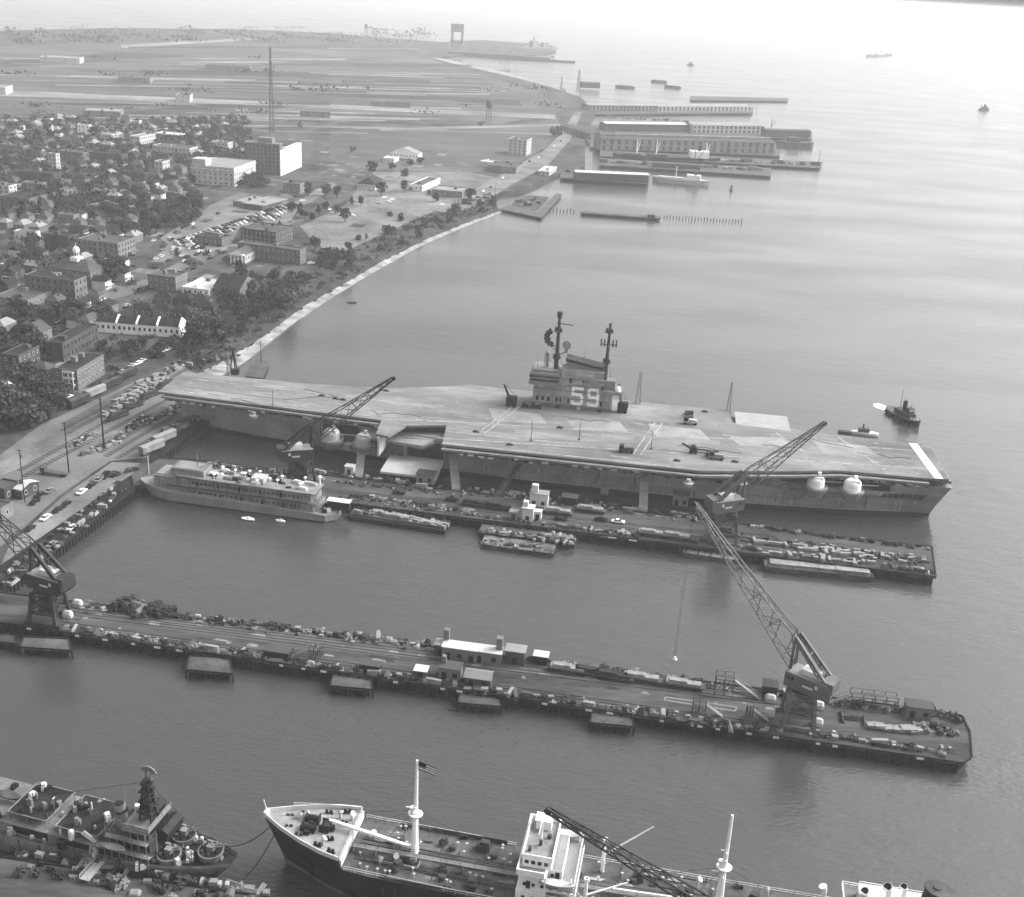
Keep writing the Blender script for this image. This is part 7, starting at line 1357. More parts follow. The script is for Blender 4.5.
far = MB(); r5 = random.Random(8)
for k in range(1040):
    px, py = R.uniform(-20, 560), 0
    if k < 900: px = R.uniform(-10, 250); py = R.uniform(116, 215) if px < 160 else R.uniform(116, 160)
    elif k < 1000: py = R.uniform(27, 42); px = R.uniform(-10, 430)
    else: py = R.choice((58, 72, 88, 104, 110, 124, 150)) + R.uniform(-2, 2)
    c = at(px, py, LZ + 3); s = R.uniform(1.6, 3.2)
    if py < 100: s *= 1.8
    if any((c - q).length < r * .9 for q, r in BUILT): continue
    st_ = 3.5 if py < 112 else 1
    for _ in range(26):
        v = Vector((r5.gauss(0, 1) * st_, r5.gauss(0, 1), r5.gauss(0, .6))) * s; n1 = Vector((r5.uniform(-1, 1), r5.uniform(-1, 1), r5.uniform(-1, 1))).normalized(); n2 = n1.orthogonal() * s * .45; n3 = n1.cross(n2); far.add([c + v + n2, c + v + n3, c + v - n2, c + v - n3], [(0, 1, 2, 3)])
for k in range(420):
    px, py = R.uniform(-10, 330), R.uniform(190, 420)
    if not (inside(px, py, TOWN) or inside(px, py, [(118, 315), (128, 262), (160, 225), (190, 215), (235, 240), (320, 235), (330, 258), (285, 284), (240, 314), (196, 348), (150, 362), (92, 372)])): continue
    c = at(px, py, LZ + 1.0); s = R.uniform(.6, 1.5)
    if any((c - q).length < r * .95 for q, r in BUILT): continue
    for _ in range(44):
        v = Vector((r5.gauss(0, 1.3), r5.gauss(0, 1.3), r5.gauss(0, .6))) * s; n1 = Vector((r5.uniform(-1, 1), r5.uniform(-1, 1), r5.uniform(-1, 1))).normalized(); n2 = n1.orthogonal() * s * .42; n3 = n1.cross(n2); far.add([c + v + n2, c + v + n3, c + v - n2, c + v - n3], [(0, 1, 2, 3)])
far.build('distant_trees', mLeaf, None, label='scatter of small trees, hedges and scrub over town and far fields', cat='trees', kind='stuff')
# ------------------------------------------------------------------ cars
def car_parts(body):
    b = MB(); prof = [(-2.5, .45), (-2.55, .8), (-2.3, 1.0), (-1.3, 1.05), (1.2, 1.05), (2.3, .98), (2.5, .75), (2.45, .45)]
    b.loft([[(x, y, z if abs(y) < .8 else z * .97) for x, z in prof] for y in (-.92, -.8, .8, .92)])
    c = MB(); c.loft([[(-1.5, y, 1.04), (-1.0 + abs(y) * .1, y * .86, 1.5), (.5 - abs(y) * .1, y * .86, 1.5), (1.15, y, 1.04)] for y in (-.8, .8)], 1); c.box(-.95, .4, -.66, .66, 1.5, 1.55, 0)
    w_ = MB(); w_.cyl((0, -.1, 0), (0, .1, 0), .36, .36, 10); return b.mesh('body', body), c.mesh('cabin', [body, mGlass]), w_.mesh('wheel', mTyre)
mCar = {'white': mWhite, 'pale grey': M('car_pale', .42, .3, .05, 1), 'mid grey': M('car_mid', .18, .3, .05, 1), 'black': M('car_black', .02, .25, .1, 1)}
CP = {k: car_parts(m) for k, m in mCar.items()}
def far_car(m):
    mb = MB(); prof = [(-2.5, .2), (-2.5, .85), (-1.4, 1.05), (-.9, 1.55), (.6, 1.55), (1.2, 1.05), (2.5, .95), (2.5, .2)]; mb.loft([[(x, y, z) for x, z in prof] for y in (-.88, .88)])
    mb.loft([[(x, y, z) for x, z in ((-1.45, 1.02), (-1.0, 1.44), (.66, 1.44), (1.3, 1.02))] for y in (-.9, .9)], 1)
    for x in (-1.6, 1.5): mb.cyl((x, -.92, .3), (x, .92, .3), .34, .34, 8, 1)
    return mb.mesh('parked_car', [m, mGlass])
FC = {k: far_car(m) for k, m in mCar.items()}
def car(px, py, rz, tone=None, label=None, z=LZ, near=True):
    tone = tone or R.choice(('white', 'pale grey', 'mid grey', 'black', 'black', 'pale grey')); p = at(px, py, z); p.z += .05
    if near:
        o = thing('parked_car', p, rz); b, c, w_ = CP[tone]; part_copy('body', b, o, (0, 0, 0)); part_copy('cabin', c, o, (0, 0, 0))
        for x in (-1.5, 1.5):
            for y in (-.82, .82): part_copy('wheel', w_, o, (x, y, .36))
    else: o = bpy.data.objects.new('parked_car', FC[tone]); COL.objects.link(o); o.location = p; o.rotation_euler = (0, 0, rz)
    o['category'] = 'car'
    if label: o['label'] = label; o['group'] = 'cars on the quay'
    else: later(o, f'{tone} parked car', px, py, f'{tone} parked cars')
Q = rad(80)
for px, py, tn, lb in ((82, 493, 'white', 'white car parked alone on the quay edge, upper one of two'), (46, 519, 'white', 'white car parked on the quay edge, lower one of two'), (58, 511, 'black', 'black car just above the lower white car on the quay edge'), (66, 505.5, 'black', 'black car midway between the two white cars on the quay edge'), (91, 487, 'black', 'black car just above the upper white car on the quay edge'), (99, 481, 'mid grey', 'grey car at the quay edge near the basin corner'), (50, 492, 'mid grey', 'grey car right of the white roofed quay shed'), (35, 503, 'black', 'black car below the white roofed quay shed'), (106, 475, 'black', 'black car nearest the basin corner of the quay'), (30, 530, 'black', 'black car lowest on the quay edge'), (72, 529, 'pale grey', 'pale grey car on the dark wharf, upper one of two'), (52, 546, 'mid grey', 'grey car on the dark wharf, lower one of two'), (40, 496, 'black', 'black car close to the grey car by the white roofed quay shed')): car(px, py, Q, tn, lb)
t = thing('flat_trailer', at(55, 475, LZ), rad(-8), 'long flat trailer standing near the middle quay pole', 'trailer'); mb = MB(); mb.box(-5.5, 5.5, -1.2, 1.2, .9, 1.3); mb.box(-5.5, -3.6, -1.1, 1.1, 1.3, 2.9); mb.build('bed', mShipD, t)
for x in (-4.2, 3.2, 4.2): mb = MB(); mb.cyl((x, -1.2, .5), (x, 1.2, .5), .5, .5, 10); mb.build('wheels', mTyre, t)
for px, py in ((42, 403), (52, 408), (57, 400), (44, 411), (36, 414), (62, 396), (48, 397), (68, 398)): car(px, py, rad(68), R.choice(('white', 'black', 'pale grey')))
for k in range(13): car(113 + k * 5 + R.uniform(-1, 1), 387 - k * 2.6 + R.uniform(-1, 1) - 9, rad(70), near=True)
lot = [(182, 250), (166, 238), (192, 221), (236, 201), (272, 198), (288, 208), (280, 219), (238, 226), (228, 236)]
rows_ = 0
for j in range(13):
    for i in range(34):
        p = at(170, 244, LZ) + Vector((math.cos(rad(74)), math.sin(rad(74)), 0)) * (i * 6.6) + Vector((math.cos(rad(-16)), math.sin(rad(-16)), 0)) * (j * 6.4); px, py, k = proj(p)
        if inside(px, py, lot) and R.random() < .95 and not any((p - q).length < r * .75 for q, r in BUILT): car(px, py, rad(-16) + R.uniform(-.08, .08), near=False); rows_ += 1
for px, py in ((262, 215), (287, 208), (283, 206), (302, 201), (318, 212), (330, 210), (384, 198), (388, 202), (392, 200), (379, 204), (311, 264), (296, 197), (342, 216), (442, 205), (352, 216)): car(px, py, rad(R.choice((75, -15, 40))), R.choice(('white', 'white', 'pale grey', 'black')), near=False)
for k in range(60):
    a = G0 + g1 * (R.randint(1, 7) * 62 + R.choice((1.5, 6.5))) + g2 * R.uniform(30, 620); px, py, _k = proj((a.x, a.y, LZ)); car(px, py, rad(80), near=False)
for k in range(30): car(150 + R.uniform(0, 60), 264 - R.uniform(0, 26), rad(75), near=False)
for k in range(14):
    x = 345 + k * 4; car(468 + k * 7 + R.uniform(-3, 3), 200 - k * 4.4 + R.uniform(-2, 2), rad(76), near=False)
for px, py, rz in ((618, 523, 'white'), (601, 521, 'black')): car(px, py, P1A, rz, {'white': 'white car driving on the carrier pier right of the tall white shed', 'black': 'black car just left of the white car on the carrier pier'}[rz], P3)
for k, (px, py) in enumerate(((560, 520), (452, 501), (399, 494))): car(px, py, P1A, 'black', ['black car in front of the wagons on the carrier pier', 'black car on the carrier pier above the black scow end', 'black car on the carrier pier below the brow to the gun platform'][k], P3)
# ------------------------------------------------------------------ poles, towers
def pole(px, py, top, label, arms=True, z=LZ, r=.22, name='utility_pole', m=mPile):
    b = at(px, py, z); h = 1.0
    while proj(b + Vector((0, 0, h)))[1] > top and h < 200: h += .25
    t = thing(name, b, 0, label, 'pole'); mb = MB(); mb.cyl((0, 0, -.2), (0, 0, h), r, r * .65, 8); p = mb.build('pole', m, t)
    if arms: mb = MB(); mb.beam((-1.2, .4, h - .8), (1.2, -.4, h - .8), .16); mb.beam((-.9, .3, h - 1.8), (.9, -.3, h - 1.8), .14); mb.build('crossarm', m, t); mb = MB(); mb.cyl((.35, 0, h - 3.4), (.35, 0, h - 2.3), .35, .35, 8); mb.build('transformer', mShipD, t)
    return t
pole(25, 502, 449, 'leftmost tall utility pole, beside the white roofed quay shed'); pole(69, 473, 422, 'tall utility pole in the middle of the open yard', r=.3); pole(104, 447, 398, 'dark utility pole among the gear at the rail junction', r=.4); pole(149, 474, 447, 'short pole with a cross on top by the bow of the barracks ship', m=mOff, z=P3); pole(261, 362, 340, 'lone thin pole at the end of the small beach dock', False, 2); pole(495, 198, 185, 'small pole beside the shore road', False); pole(385, 240, 226, 'thin pole standing on the park lawn', False)
pole(818, 166, 150, 'thin flagpole at the tip of the longest middle pier', False, 3, r=.35)
def tower(px, py, top, w_, label, name='radio_mast', m=mShipD, tk=.5, n=14):
    b = at(px, py, LZ); h = 5
    while proj(b + Vector((0, 0, h)))[1] > top and h < 300: h += .5
    t = thing(name, b, 0, label, 'tower'); mb = MB(); lattice(mb, (0, 0, 0), h, w_, n, w_ * .25, tk); mb.build('lattice', m, t); mb = MB(); mb.cyl((0, 0, h), (0, 0, h + 4), .3, .2, 6); mb.box(-w_ * .8, w_ * .8, -w_ * .8, w_ * .8, -.3, .4); mb.build('footing', mConc, t)
tower(272, 134, 48, 5, 'very tall thin radio mast standing behind the hotel'); tower(578, 92, 70, 7, 'tall lattice tower at the head of the far docks', m=mShip, tk=.8, n=8); tower(561, 90, 76, 4, 'thin lattice mast left of the taller tower at the far docks', m=mShip, tk=.6, n=6)
def water_tower(px, py, top, label):
    b = at(px, py, LZ); h = 5
    while proj(b + Vector((0, 0, h)))[1] > top and h < 300: h += .5
    t = thing('water_tower', b, 0, label, 'water tower'); r = h * .14; mb = MB(); mb.cyl((0, 0, h * .68), (0, 0, h * .9), r, r, 14); mb.dome((0, 0, h * .9), r, h * .1, 14); mb.cyl((0, 0, h * .6), (0, 0, h * .68), r * .3, r, 14); mb.build('tank', mShipD, t)
    for k in range(4): a = math.pi / 4 + k * math.pi / 2; mb = MB(); mb.beam((r * 1.2 * math.cos(a), r * 1.2 * math.sin(a), 0), (r * .8 * math.cos(a), r * .8 * math.sin(a), h * .7), h * .025); mb.build('leg', mShipD, t)
    mb = MB(); mb.cyl((0, 0, 0), (0, 0, h * .62), h * .02, h * .02, 6); mb.build('riser', mShipD, t)
water_tower(488.5, 122, 99, 'water tower on legs standing among the pale fields near the docks'); water_tower(366, 36, 24, 'faint water tower far away on the hazy shore')
# coal loader and far shore works
b = at(457, 47, LZ); t = thing('coal_loader', b, 0, 'faint tall square coal loading tower on the far point', 'loader'); mb = MB()
for x in (-14, 14):
    for y in (-8, 8): mb.box(x - 3, x + 3, y - 3, y + 3, 0, 40)
mb.build('frame', mShip, t); mb = MB(); mb.box(-18, 18, -11, 11, 40, 62); mb.box(-18, 18, -11, 11, 10, 18); mb.build('tower_house', mShip, t)
def far_ship(px0, py0, px1, py1, h, label, parts_, hullm=mShipD, up=mShip, name='distant_ship', beam=16, cat='ship'):
    a, c = at(px0, py0, 0), at(px1, py1, 0); L = (c - a).length; t = thing(name, (a + c) / 2, math.atan2((c - a).y, (c - a).x), label, cat); mb = MB(); S = []
    for u in (-.5, -.4, -.2, .2, .42, .5):
        hb_ = beam / 2 * (1 - (abs(u) * 2) ** 4) + .3; z = h * (1 + .35 * max(0, abs(u) - .3) * 2); S.append([(u * L, -hb_, z), (u * L * .97, -hb_ * .9, -1), (u * L * .97, hb_ * .9, -1), (u * L, hb_, z)])
    mb.loft(S); mb.build('hull', hullm, t)
    for nm, u0, u1, w_, z0, z1, m in parts_: mb = MB(); mb.box(u0 * L, u1 * L, -w_ / 2, w_ / 2, z0, z1); mb.build(nm, m, t)
    return t, L
far_ship(866, 57, 892, 55.5, 7, 'white freighter alone far out on the water at the upper right', [('deckhouse', -.1, .15, 12, 7, 13, mWhite), ('mast', -.26, -.24, 1.5, 7, 24, mWhite), ('mast', .28, .3, 1.5, 7, 22, mWhite), ('funnel', .06, .1, 4, 13, 19, mShip), ('after_house', .3, .45, 10, 8, 11, mWhite)], hullm=M('far_hull', .10, .7, .1, .1), up=mWhite, beam=17)
far_ship(978, 110.5, 989, 110.5, 3.5, 'small dark steamer alone on the water at the right edge', [('deckhouse', -.15, .3, 5, 3.5, 7.5, mShipD), ('funnel', .0, .12, 2.4, 7, 12, mBlack), ('mast', -.3, -.27, .6, 3.5, 13, mBlack)], hullm=mBlack, beam=6, name='steamer')
for px0, py0, px1, py1, lb in ((615, 87.5, 635, 89, 'long dark barge nearest the far docks, left of three afloat'), (651, 82, 667, 83.5, 'dark barge farthest away of the three afloat beyond the docks'), (664, 87.5, 681, 89, 'dark barge on the right of the three afloat beyond the docks')): far_ship(px0, py0, px1, py1, 4, lb, [('coaming', -.4, .4, 9, 4, 5.5, mShipD)], beam=13, name='coal_barge', cat='barge', hullm=mShipD)
far_ship(752, 15.5, 791, 17.5, 5, 'very faint long vessel near the horizon', [('deckhouse', .3, .4, 12, 5, 14, mShip)], beam=20)
far_ship(687, 65, 694, 65.5, 3, 'tiny faint boat far out beyond the barges', [('sail_house', -.2, .2, 4, 3, 9, mShip)], beam=6, name='distant_boat', cat='boat')
far_ship(512, 50, 558, 50, 8, 'hazy grey warship lying off the far point', [('bridge', -.1, .02, 14, 8, 26, mShip), ('after_tower', .14, .26, 12, 8, 22, mShip), ('forward_mast', -.05, -.03, 3, 26, 36, mShip), ('turret', -.3, -.2, 9, 8, 13, mShip), ('turret', .34, .42, 9, 8, 13, mShip)], beam=22, hullm=mShip, name='distant_warship')
t, L = far_ship(448, 55, 576, 63, 4, 'long faint coal pier reaching out from the far point', [('trestle', -.5, .3, 10, 4, 9, mShipD)], beam=24, name='distant_pier', cat='pier', hullm=mShipD)
t = thing('channel_buoy', at(731, 191, 0), 0, 'lone dark buoy on open water off the middle docks', 'buoy'); mb = MB(); mb.cyl((0, 0, -.5), (0, 0, 1.2), 1.6, 1.5, 12); mb.build('float', mBlack, t); mb = MB(); lattice(mb, (0, 0, 1.2), 4.5, 2, 3, .8, .3); mb.build('cage', mBlack, t)
# ------------------------------------------------------------------ tug and launch behind the carrier
a, c = at(889, 411, 0), at(917, 427, 0); L = (c - a).length + 2; t = thing('tugboat', (a + c) / 2, math.atan2((c - a).y, (c - a).x), 'black tugboat with tall funnel under way behind the carrier stern', 'tugboat')
mb = MB(); S = []
for u, hb_, z in ((-.5, 1.4, 2.4), (-.44, 3, 2.2), (-.25, 3.8, 1.9), (.1, 3.9, 2.0), (.35, 3.2, 2.7), (.47, 1.4, 3.4), (.5, .3, 3.6)): S.append([(u * L, -hb_, z), (u * L * .97, -hb_ * .85, -.8), (u * L * .97, hb_ * .85, -.8), (u * L, hb_, z)])
mb.loft(S); mb.build('hull', mBlack, t); mb = MB(); mb.add([(s[0][0], s[0][1] * .92, s[0][2] + .02) for s in S] + [(s[0][0], s[3][1] * .92, s[0][2] + .02) for s in S], [(i, i + 1, 8 + i, 7 + i) for i in range(6)]); mb.build('deck', M('tug_deck', .11, .8, .3, .5), t)
mb = MB(); mb.box(-L * .2, L * .26, -2.2, 2.2, 2, 4.5); dh = mb.build('deckhouse', M('tug_house', .05, .6, .3, .4), t); mb = MB(); mb.box(L * .1, L * .22, -1.7, 1.7, 4.5, 7.2); mb.build('wheelhouse', M('tug_house2', .07, .6, .3, .4), dh)
mb = MB(); mb.box(L * .22, L * .222 + .06, -1.4, 1.4, 5.8, 6.8); mb.build('wheelhouse_window', mShipL, dh); mb = MB(); mb.cyl((0, 0, 4.5), (-.2, 0, 9.4), 1.15, 1.1, 14); mb.build('funnel', mBlack, t); mb = MB(); mb.cyl((-L * .14, 0, 4.5), (-L * .15, 0, 14.5), .16, .1, 6); mb.cyl((L * .18, 0, 7.2), (L * .18, 0, 10), .12, .08, 6); mb.build('mast', mShipD, t)
for k in range(8): mb = MB(); u = -.4 + k * .1; mb.cyl((u * L, -3.9, 1.2), (u * L + .9, -3.9, 1.2), .4, .4, 8); mb.build('fender', mTyre, t)
for k in range(5): mb = MB(); mb.obox(L * (.3 + k * .035), (k % 3 - 1) * 1.0, 2.5, .7, .7, .9, k); mb.build('deck_fitting', mShipL, t)
fo = MB(); r6 = random.Random(4); fl_ = [at(x, y, .06) for x, y in ((891, 409), (886, 406), (878, 403), (873, 404), (875, 407), (883, 410), (889, 412))]; fo.sheet([(p.x, p.y) for p in fl_], .06); fo.build('wake_foam', mFoam, kind='structure')
for k, (x0, y0_, x1, y1_, w_) in enumerate(((939, 566, 990, 576, 1.0), (990, 576, 1030, 592, 1.4), (950, 582, 1000, 604, .8), (1000, 604, 1040, 624, 1.2))): pass
a, c = at(848, 433.5, 0), at(872, 436, 0); L = (c - a).length; t = thing('launch', (a + c) / 2 + Vector((2, 0, 0)), math.atan2((c - a).y, (c - a).x), 'small white launch with dark cabin close behind the carrier deck edge', 'boat'); mb = MB(); boat(mb, 0, 0, -.2, 13, 4, 1.8); mb.build('hull', mWhite, t); mb = MB(); mb.box(-3, 2, -1.3, 1.3, 1.0, 3.4); mb.build('cabin', mShipD, t); mb = MB(); mb.cyl((-1, 0, 3.4), (-1, 0, 5.6), .4, .35, 8); mb.cyl((1.2, 0, 3.4), (1.2, 0, 6), .1, .06, 6); mb.build('stack', mBlack, t); mb = MB(); mb.box(-12, -6.2, -1.4, 1.4, -.2, .9); mb.build('towed_float', mBlack, t)
# ------------------------------------------------------------------ docks in the middle distance
def dock(poly, label, z=3.2, m=mDkDeck, name='dock'):
    O = pts(poly, z); c = sum(O, Vector()) / len(O); c.z = 0; t = thing(name, c, 0, label, 'dock'); Lc = [(p.x - c.x, p.y - c.y) for p in O]
    mb = MB(); mb.prism(Lc, z - 1, z); mb.build('deck', m, t); mb = MB(); mb.prism([tuple(Vector(q) * .96) for q in Lc], -1.5, z - 1); mb.build('bents', mPile, t); return t
dock([(560, 178), (648, 184), (650, 176), (562, 168)], 'dock carrying the dark fronted transit shed, nearest of the middle docks'); dock([(600, 165), (771, 176), (771, 168), (600, 158)], 'dock with a stubby square end, second of the middle docks'); dock([(600, 156), (820, 168), (823, 162), (600, 150)], 'longest thin dock of the middle docks, with a flagpole at its tip'); dock([(590, 147), (780, 156), (780, 150), (590, 140)], 'dock under the long two storey warehouse'); dock([(590, 132), (812, 139), (812, 132), (590, 124)], 'dock with dark blocky shed end beyond the long warehouse'); dock([(590, 114), (753, 113), (753, 107), (590, 106)], 'farthest broad dock with mottled sheds'); dock([(690, 100), (788, 101), (788, 98), (690, 96)], 'thin farthest jetty beyond the mottled sheds')
def warehouse(px0, py0, px1, py1, depth, h, label, wall, roofm, name='warehouse', z=3.2, rows=1, clere=False):
    a, c = at(px0, py0, z), at(px1, py1, z); L = (c - a).length; t = thing(name, a, math.atan2((c - a).y, (c - a).x), label, 'warehouse'); mb = MB(); mb.box(0, L, 0, depth, 0, h); mb.build('wall', wall, t)
    mb = MB(); mb.add([(-.5, -.5, h - .1), (L + .5, -.5, h - .1), (L + .5, depth / 2, h + depth * .09), (-.5, depth / 2, h + depth * .09), (-.5, depth + .5, h - .1), (L + .5, depth + .5, h - .1)], [(0, 1, 2, 3), (3, 2, 5, 4)]); r = mb.build('roof', roofm, t)
    if clere: mb = MB(); mb.box(2, L - 2, depth * .4, depth * .6, h, h + depth * .09 + 2.2); mb.build('clerestory', wall, r)
    db = MB(); db.box(-1.8, 1.8, -.12, .0, .2, h / rows - 1.6); dm_ = db.mesh('door', mShipD); n = min(24, int(L / 7))
    for q in range(rows):
        for k in range(n): part_copy('door', dm_, t, (L * (k + .5) / n, 0, q * h / rows + .5))
    return t
warehouse(575, 180, 648, 183, 14, 8, 'dark fronted transit shed with pale roof edge on the nearest middle dock', mShipD, mRoofW); warehouse(600, 150, 774, 154, 26, 14, 'long two storey warehouse with grey roof on the middle docks', mShip, mRoofM, rows=2, clere=True); warehouse(605, 131, 690, 132, 20, 10, 'long dark shed with white roof left part on the middle docks', mShipD, mRoofW); warehouse(692, 133, 764, 134, 30, 11, 'mottled pale shed row right of the long dark shed', mStone, mRoofL, rows=2); warehouse(765, 137, 810, 138, 14, 10, 'dark flat shed at the outer end of the dock beyond the warehouse', mShipD, mShipD); warehouse(588, 111, 656, 111.5, 24, 9, 'low pale shed at the root of the farthest dock', mShip, mRoofL); warehouse(658, 111.5, 751, 111.5, 30, 8, 'long mottled shed on the farthest dock', mStone, mRoofL); warehouse(652, 167, 700, 170, 8, 5, 'low dark shed on the stubby ended dock', mShipD, mRoofM); warehouse(562, 131, 590, 140, 18, 8, 'grey shed on land at the root of the middle docks', mShip, mRoofM); warehouse(583, 88, 600, 88.5, 20, 10, 'small dark shed at the water beside the tall lattice tower', mShipD, mShipD)
far_ship(652, 181, 709, 186, 5, 'white coaster lying at the end of the nearest middle dock', [('deckhouse', .1, .34, 9, 5, 10, mWhite), ('hold_cover', -.4, .05, 7, 5, 6.2, mShipL), ('mast', -.1, -.08, .8, 5, 17, mWhite), ('funnel', .22, .28, 3, 10, 14, mShipD)], hullm=mShipL, beam=12, name='coaster')
t, L = far_ship(612, 159, 720, 164, 6, 'dark freighter with white derrick posts between the middle docks', [('deckhouse', .46 - .25, .46 - .08, 12, 6, 14, mWhite), ('hold_cover', -.4, -.25, 8, 6, 8, mDkDeck), ('hold_cover', -.18, .0, 8, 6, 8, mDkDeck), ('funnel', .28, .31, 4, 14, 20, mBlack)], hullm=mBlack, beam=16, name='freighter')
for u in (-.28, -.1, .36):
    mb = MB(); mb.cyl((u * L, 0, 6), (u * L, 0, 24), .7, .5, 6); mb.cyl((u * L, 0, 8), (u * L + 4, 2, 22), .4, .3, 6); mb.build('derrick_post', mWhite, t)
far_ship(776, 146, 813, 148, 7, 'dark cargo ship at the outer end of the dock beyond the warehouse', [('deckhouse', -.2, .1, 11, 7, 13, mShipD), ('mast', .2, .22, 1, 7, 16, mShipD)], beam=14, hullm=mShipD, name='cargo_ship')
for k, (x, y, h) in enumerate(((645, 165, 20), (694, 166, 20), (771, 128, 14))):
    t = thing('dock_derrick', at(x, y, 3.2), 0, ['dark derrick mast left of the freighter deckhouse', 'dark derrick mast right of the freighter deckhouse', 'thin slanting derrick over the outer dark shed'][k], 'derrick'); mb = MB(); mb.cyl((0, 0, 0), (0, 0, h), .7, .4, 6); mb.build('mast', mShipD, t); mb = MB(); mb.beam((0, 0, 2), (h * .5, 2, h * .9), .5); mb.build('boom', mShipD, t)
for a_, b_, n_, wh in (((600, 162), (765, 171), 22, 'on the stubby ended middle dock'), ((690, 160), (815, 165), 18, 'on the longest thin middle dock'), ((565, 172), (645, 178), 12, 'behind the transit shed of the nearest middle dock'), ((600, 142), (770, 152), 16, 'on the dock of the long warehouse'), ((596, 118), (690, 122), 12, 'between the two farthest warehouse docks')):
    row(a_, b_, n_, ['crate', 'lumber_stack', 'tarpaulin_heap', 'scrap_heap', 'plate_stack'], wh, 3, 3.25, None, 2.4)
for k, (x, y, h) in enumerate(((612, 146, 18), (668, 150, 18), (728, 153, 18), (640, 128, 16), (710, 131, 16), (756, 116, 14), (620, 110, 14))):
    t = thing('light_mast', at(x, y, 3.2), 0, ['thin light mast, leftmost beside the long warehouse', 'thin light mast, middle one beside the long warehouse', 'thin light mast, rightmost beside the long warehouse', 'thin light mast above the long dark shed', 'thin light mast above the mottled shed row', 'thin light mast at the outer end of the farthest dock', 'thin light mast at the root of the farthest dock'][k], 'mast'); mb = MB(); mb.cyl((0, 0, 0), (0, 0, h), .5, .3, 6); mb.build('mast', mShipD, t); mb = MB(); mb.beam((-2.5, 0, h - 1), (2.5, 0, h - 1), .4); mb.build('crossarm', mShipD, t)
# timber dock below the park, old walkway and broken piles
t = dock([(500, 209), (541, 217.5), (562, 194), (556, 193.5), (538, 212), (510, 204)], 'timber dock frame enclosing wreckage at the far end of the beach', 2.4, mWood, 'timber_dock'); t2 = dock([(512, 204), (533, 211), (548, 197), (528, 195)], 'half sunken dark hulk inside the timber dock frame', 1.2, mRust, 'sunken_hulk'); t2['category'] = 'hulk'
for k in range(16): gear(R.choice(DK_), at(R.uniform(514, 540), R.uniform(198, 207), 1.3), R.uniform(0, 3), 'lying on the hulk inside the timber dock', s=1.2)
t = dock([(580, 212.5), (661, 218.5), (661, 216.5), (580, 210.8)], 'old narrow walkway on piles standing alone in the water', 2.6, mWood, 'old_walkway'); h0 = at(651, 217, 2.6); mb = MB(); o_ = Vector(t.location); mb.box(h0.x - o_.x - 3, h0.x - o_.x + 3, h0.y - o_.y - 2, h0.y - o_.y + 2, 2.6, 4.8); mb.build('hut', mShipD, t)
for k in range(26):
    x = 664 + k * 3.1 if k < 26 else 0; o = bpy.data.objects.new('broken_pile', PILE); COL.objects.link(o); o.location = at(x, 218.4 + (x - 664) * .055, 0); o.scale = (1.3, 1.3, R.uniform(.6, 1.2)); o.rotation_euler = (R.uniform(-.12, .12), R.uniform(-.12, .12), 0); tag(o, 'thin broken pile in the row continuing right of the old walkway', 'pile', 'broken piles right of the old walkway')
for k in range(8):
    o = bpy.data.objects.new('broken_pile', PILE); COL.objects.link(o); o.location = at(550 + k * 3.4, 211 + k * .2, 0); o.scale = (1.3, 1.3, R.uniform(.6, 1.2)); tag(o, 'thin broken pile between the timber dock and the old walkway', 'pile', 'broken piles left of the old walkway')
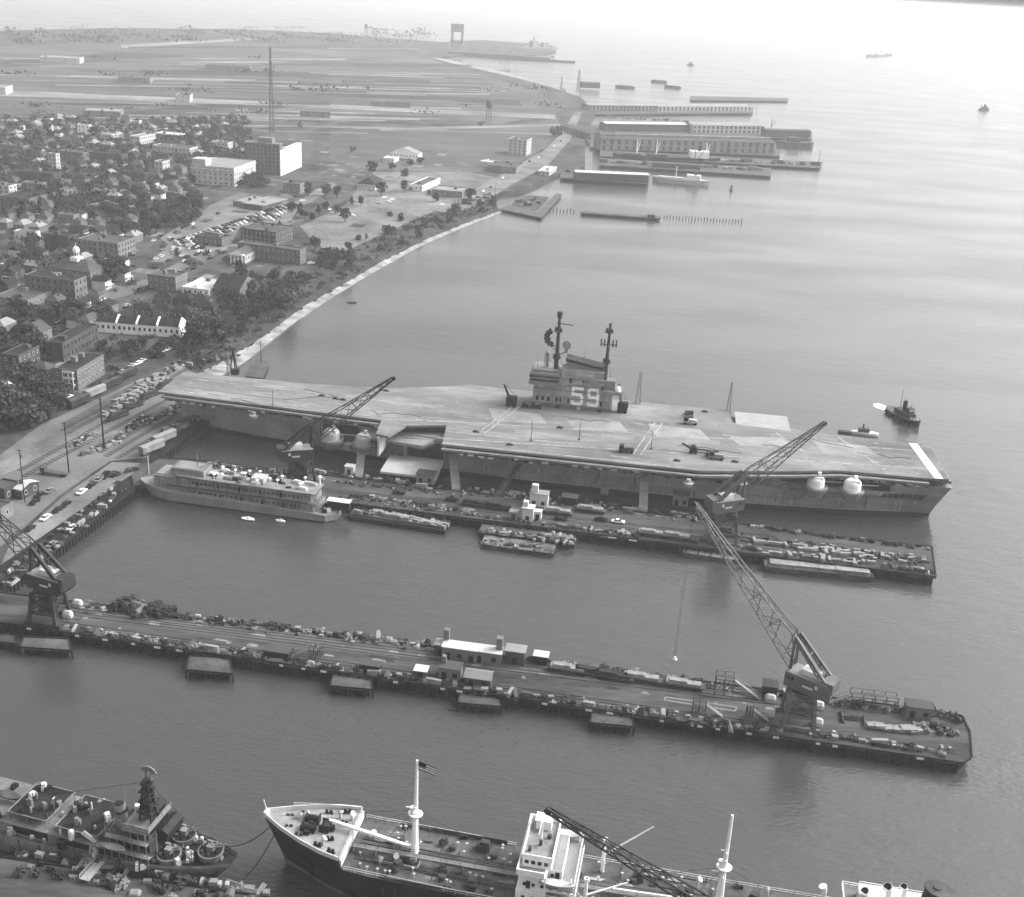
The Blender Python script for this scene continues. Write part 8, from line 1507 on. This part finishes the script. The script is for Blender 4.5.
# small dock and derrick behind the carrier bow
dock([(246, 376), (262, 378), (269, 362), (255, 360)], 'small dark dock on the beach just behind the carrier bow', 2, mDkDeck, 'small_dock')
b = at(234, 374, 1.5); t = thing('derrick', b, 0, 'dark stiff leg derrick on the beach just behind the carrier bow', 'derrick'); mb = MB(); mb.beam((-2, 0, 0), (0, 0, 13), .5); mb.beam((2, 0, 0), (0, 0, 13), .5); mb.beam((0, 3, 0), (0, 0, 13), .5); mb.build('a_frame', mSteelD, t); mb = MB(); mb.beam((0, 0, 1.5), (-10, 2, 12.5), .45); mb.beam((0, 0, 13), (-10, 2, 12.5), .12); mb.build('boom', mSteelD, t); mb = MB(); mb.box(-1.5, 2.5, -1.5, 1.5, 0, 2.6); mb.build('winch_house', mBlack, t)
t = thing('rowing_boat', at(352, 303, 0), rad(20), 'tiny dark rowing boat off the bend of the beach', 'boat'); mb = MB(); boat(mb, 0, 0, -.1, 6, 1.8, .7); mb.build('boat_hull', mBlack, t); mb = MB(); mb.box(-.2, .2, -.7, .7, .4, .5); mb.build('thwart', mWood, t)
# white housings at the feet of the big crane
for k, (x, y) in enumerate(((770, 701), (769, 715), (818, 708), (817, 725))):
    t = thing('winch_housing', at(x, y, P3), P2A, ['upper left', 'lower left', 'upper right', 'lower right'][k] + ' of four pale rounded housings at the big crane feet', 'housing'); mb = MB(); mb.loft([[(x_, y_, z_) for y_, z_ in ((-1.1 * s, .1), (-1.1 * s, 1.2 * s + .2), (-.5 * s, 2.0 * s + .2), (.5 * s, 2.0 * s + .2), (1.1 * s, 1.2 * s + .2), (1.1 * s, .1))] for x_, s in ((-1.5, .75), (-.9, 1), (.9, 1), (1.5, .75))]); mb.build('housing', mShipL, t); mb = MB(); mb.box(-1.6, 1.6, -1.3, 1.3, 0, .12); mb.build('skid', mRust, t)
for k, (x, y) in enumerate(((78, 606), (68, 617))):
    t = thing('winch_housing', at(x, y, P3), P2A, ['upper', 'lower'][k] + ' pale rounded housing right of the dark shore end crane', 'housing'); mb = MB(); mb.loft([[(x_, y_, z_) for y_, z_ in ((-1.1 * s, .1), (-1.1 * s, 1.2 * s + .2), (-.5 * s, 2.0 * s + .2), (.5 * s, 2.0 * s + .2), (1.1 * s, 1.2 * s + .2), (1.1 * s, .1))] for x_, s in ((-1.5, .75), (-.9, 1), (.9, 1), (1.5, .75))]); mb.build('housing', mShipL, t); mb = MB(); mb.box(-1.6, 1.6, -1.3, 1.3, 0, .12); mb.build('skid', mRust, t)
settle()
check_labels()
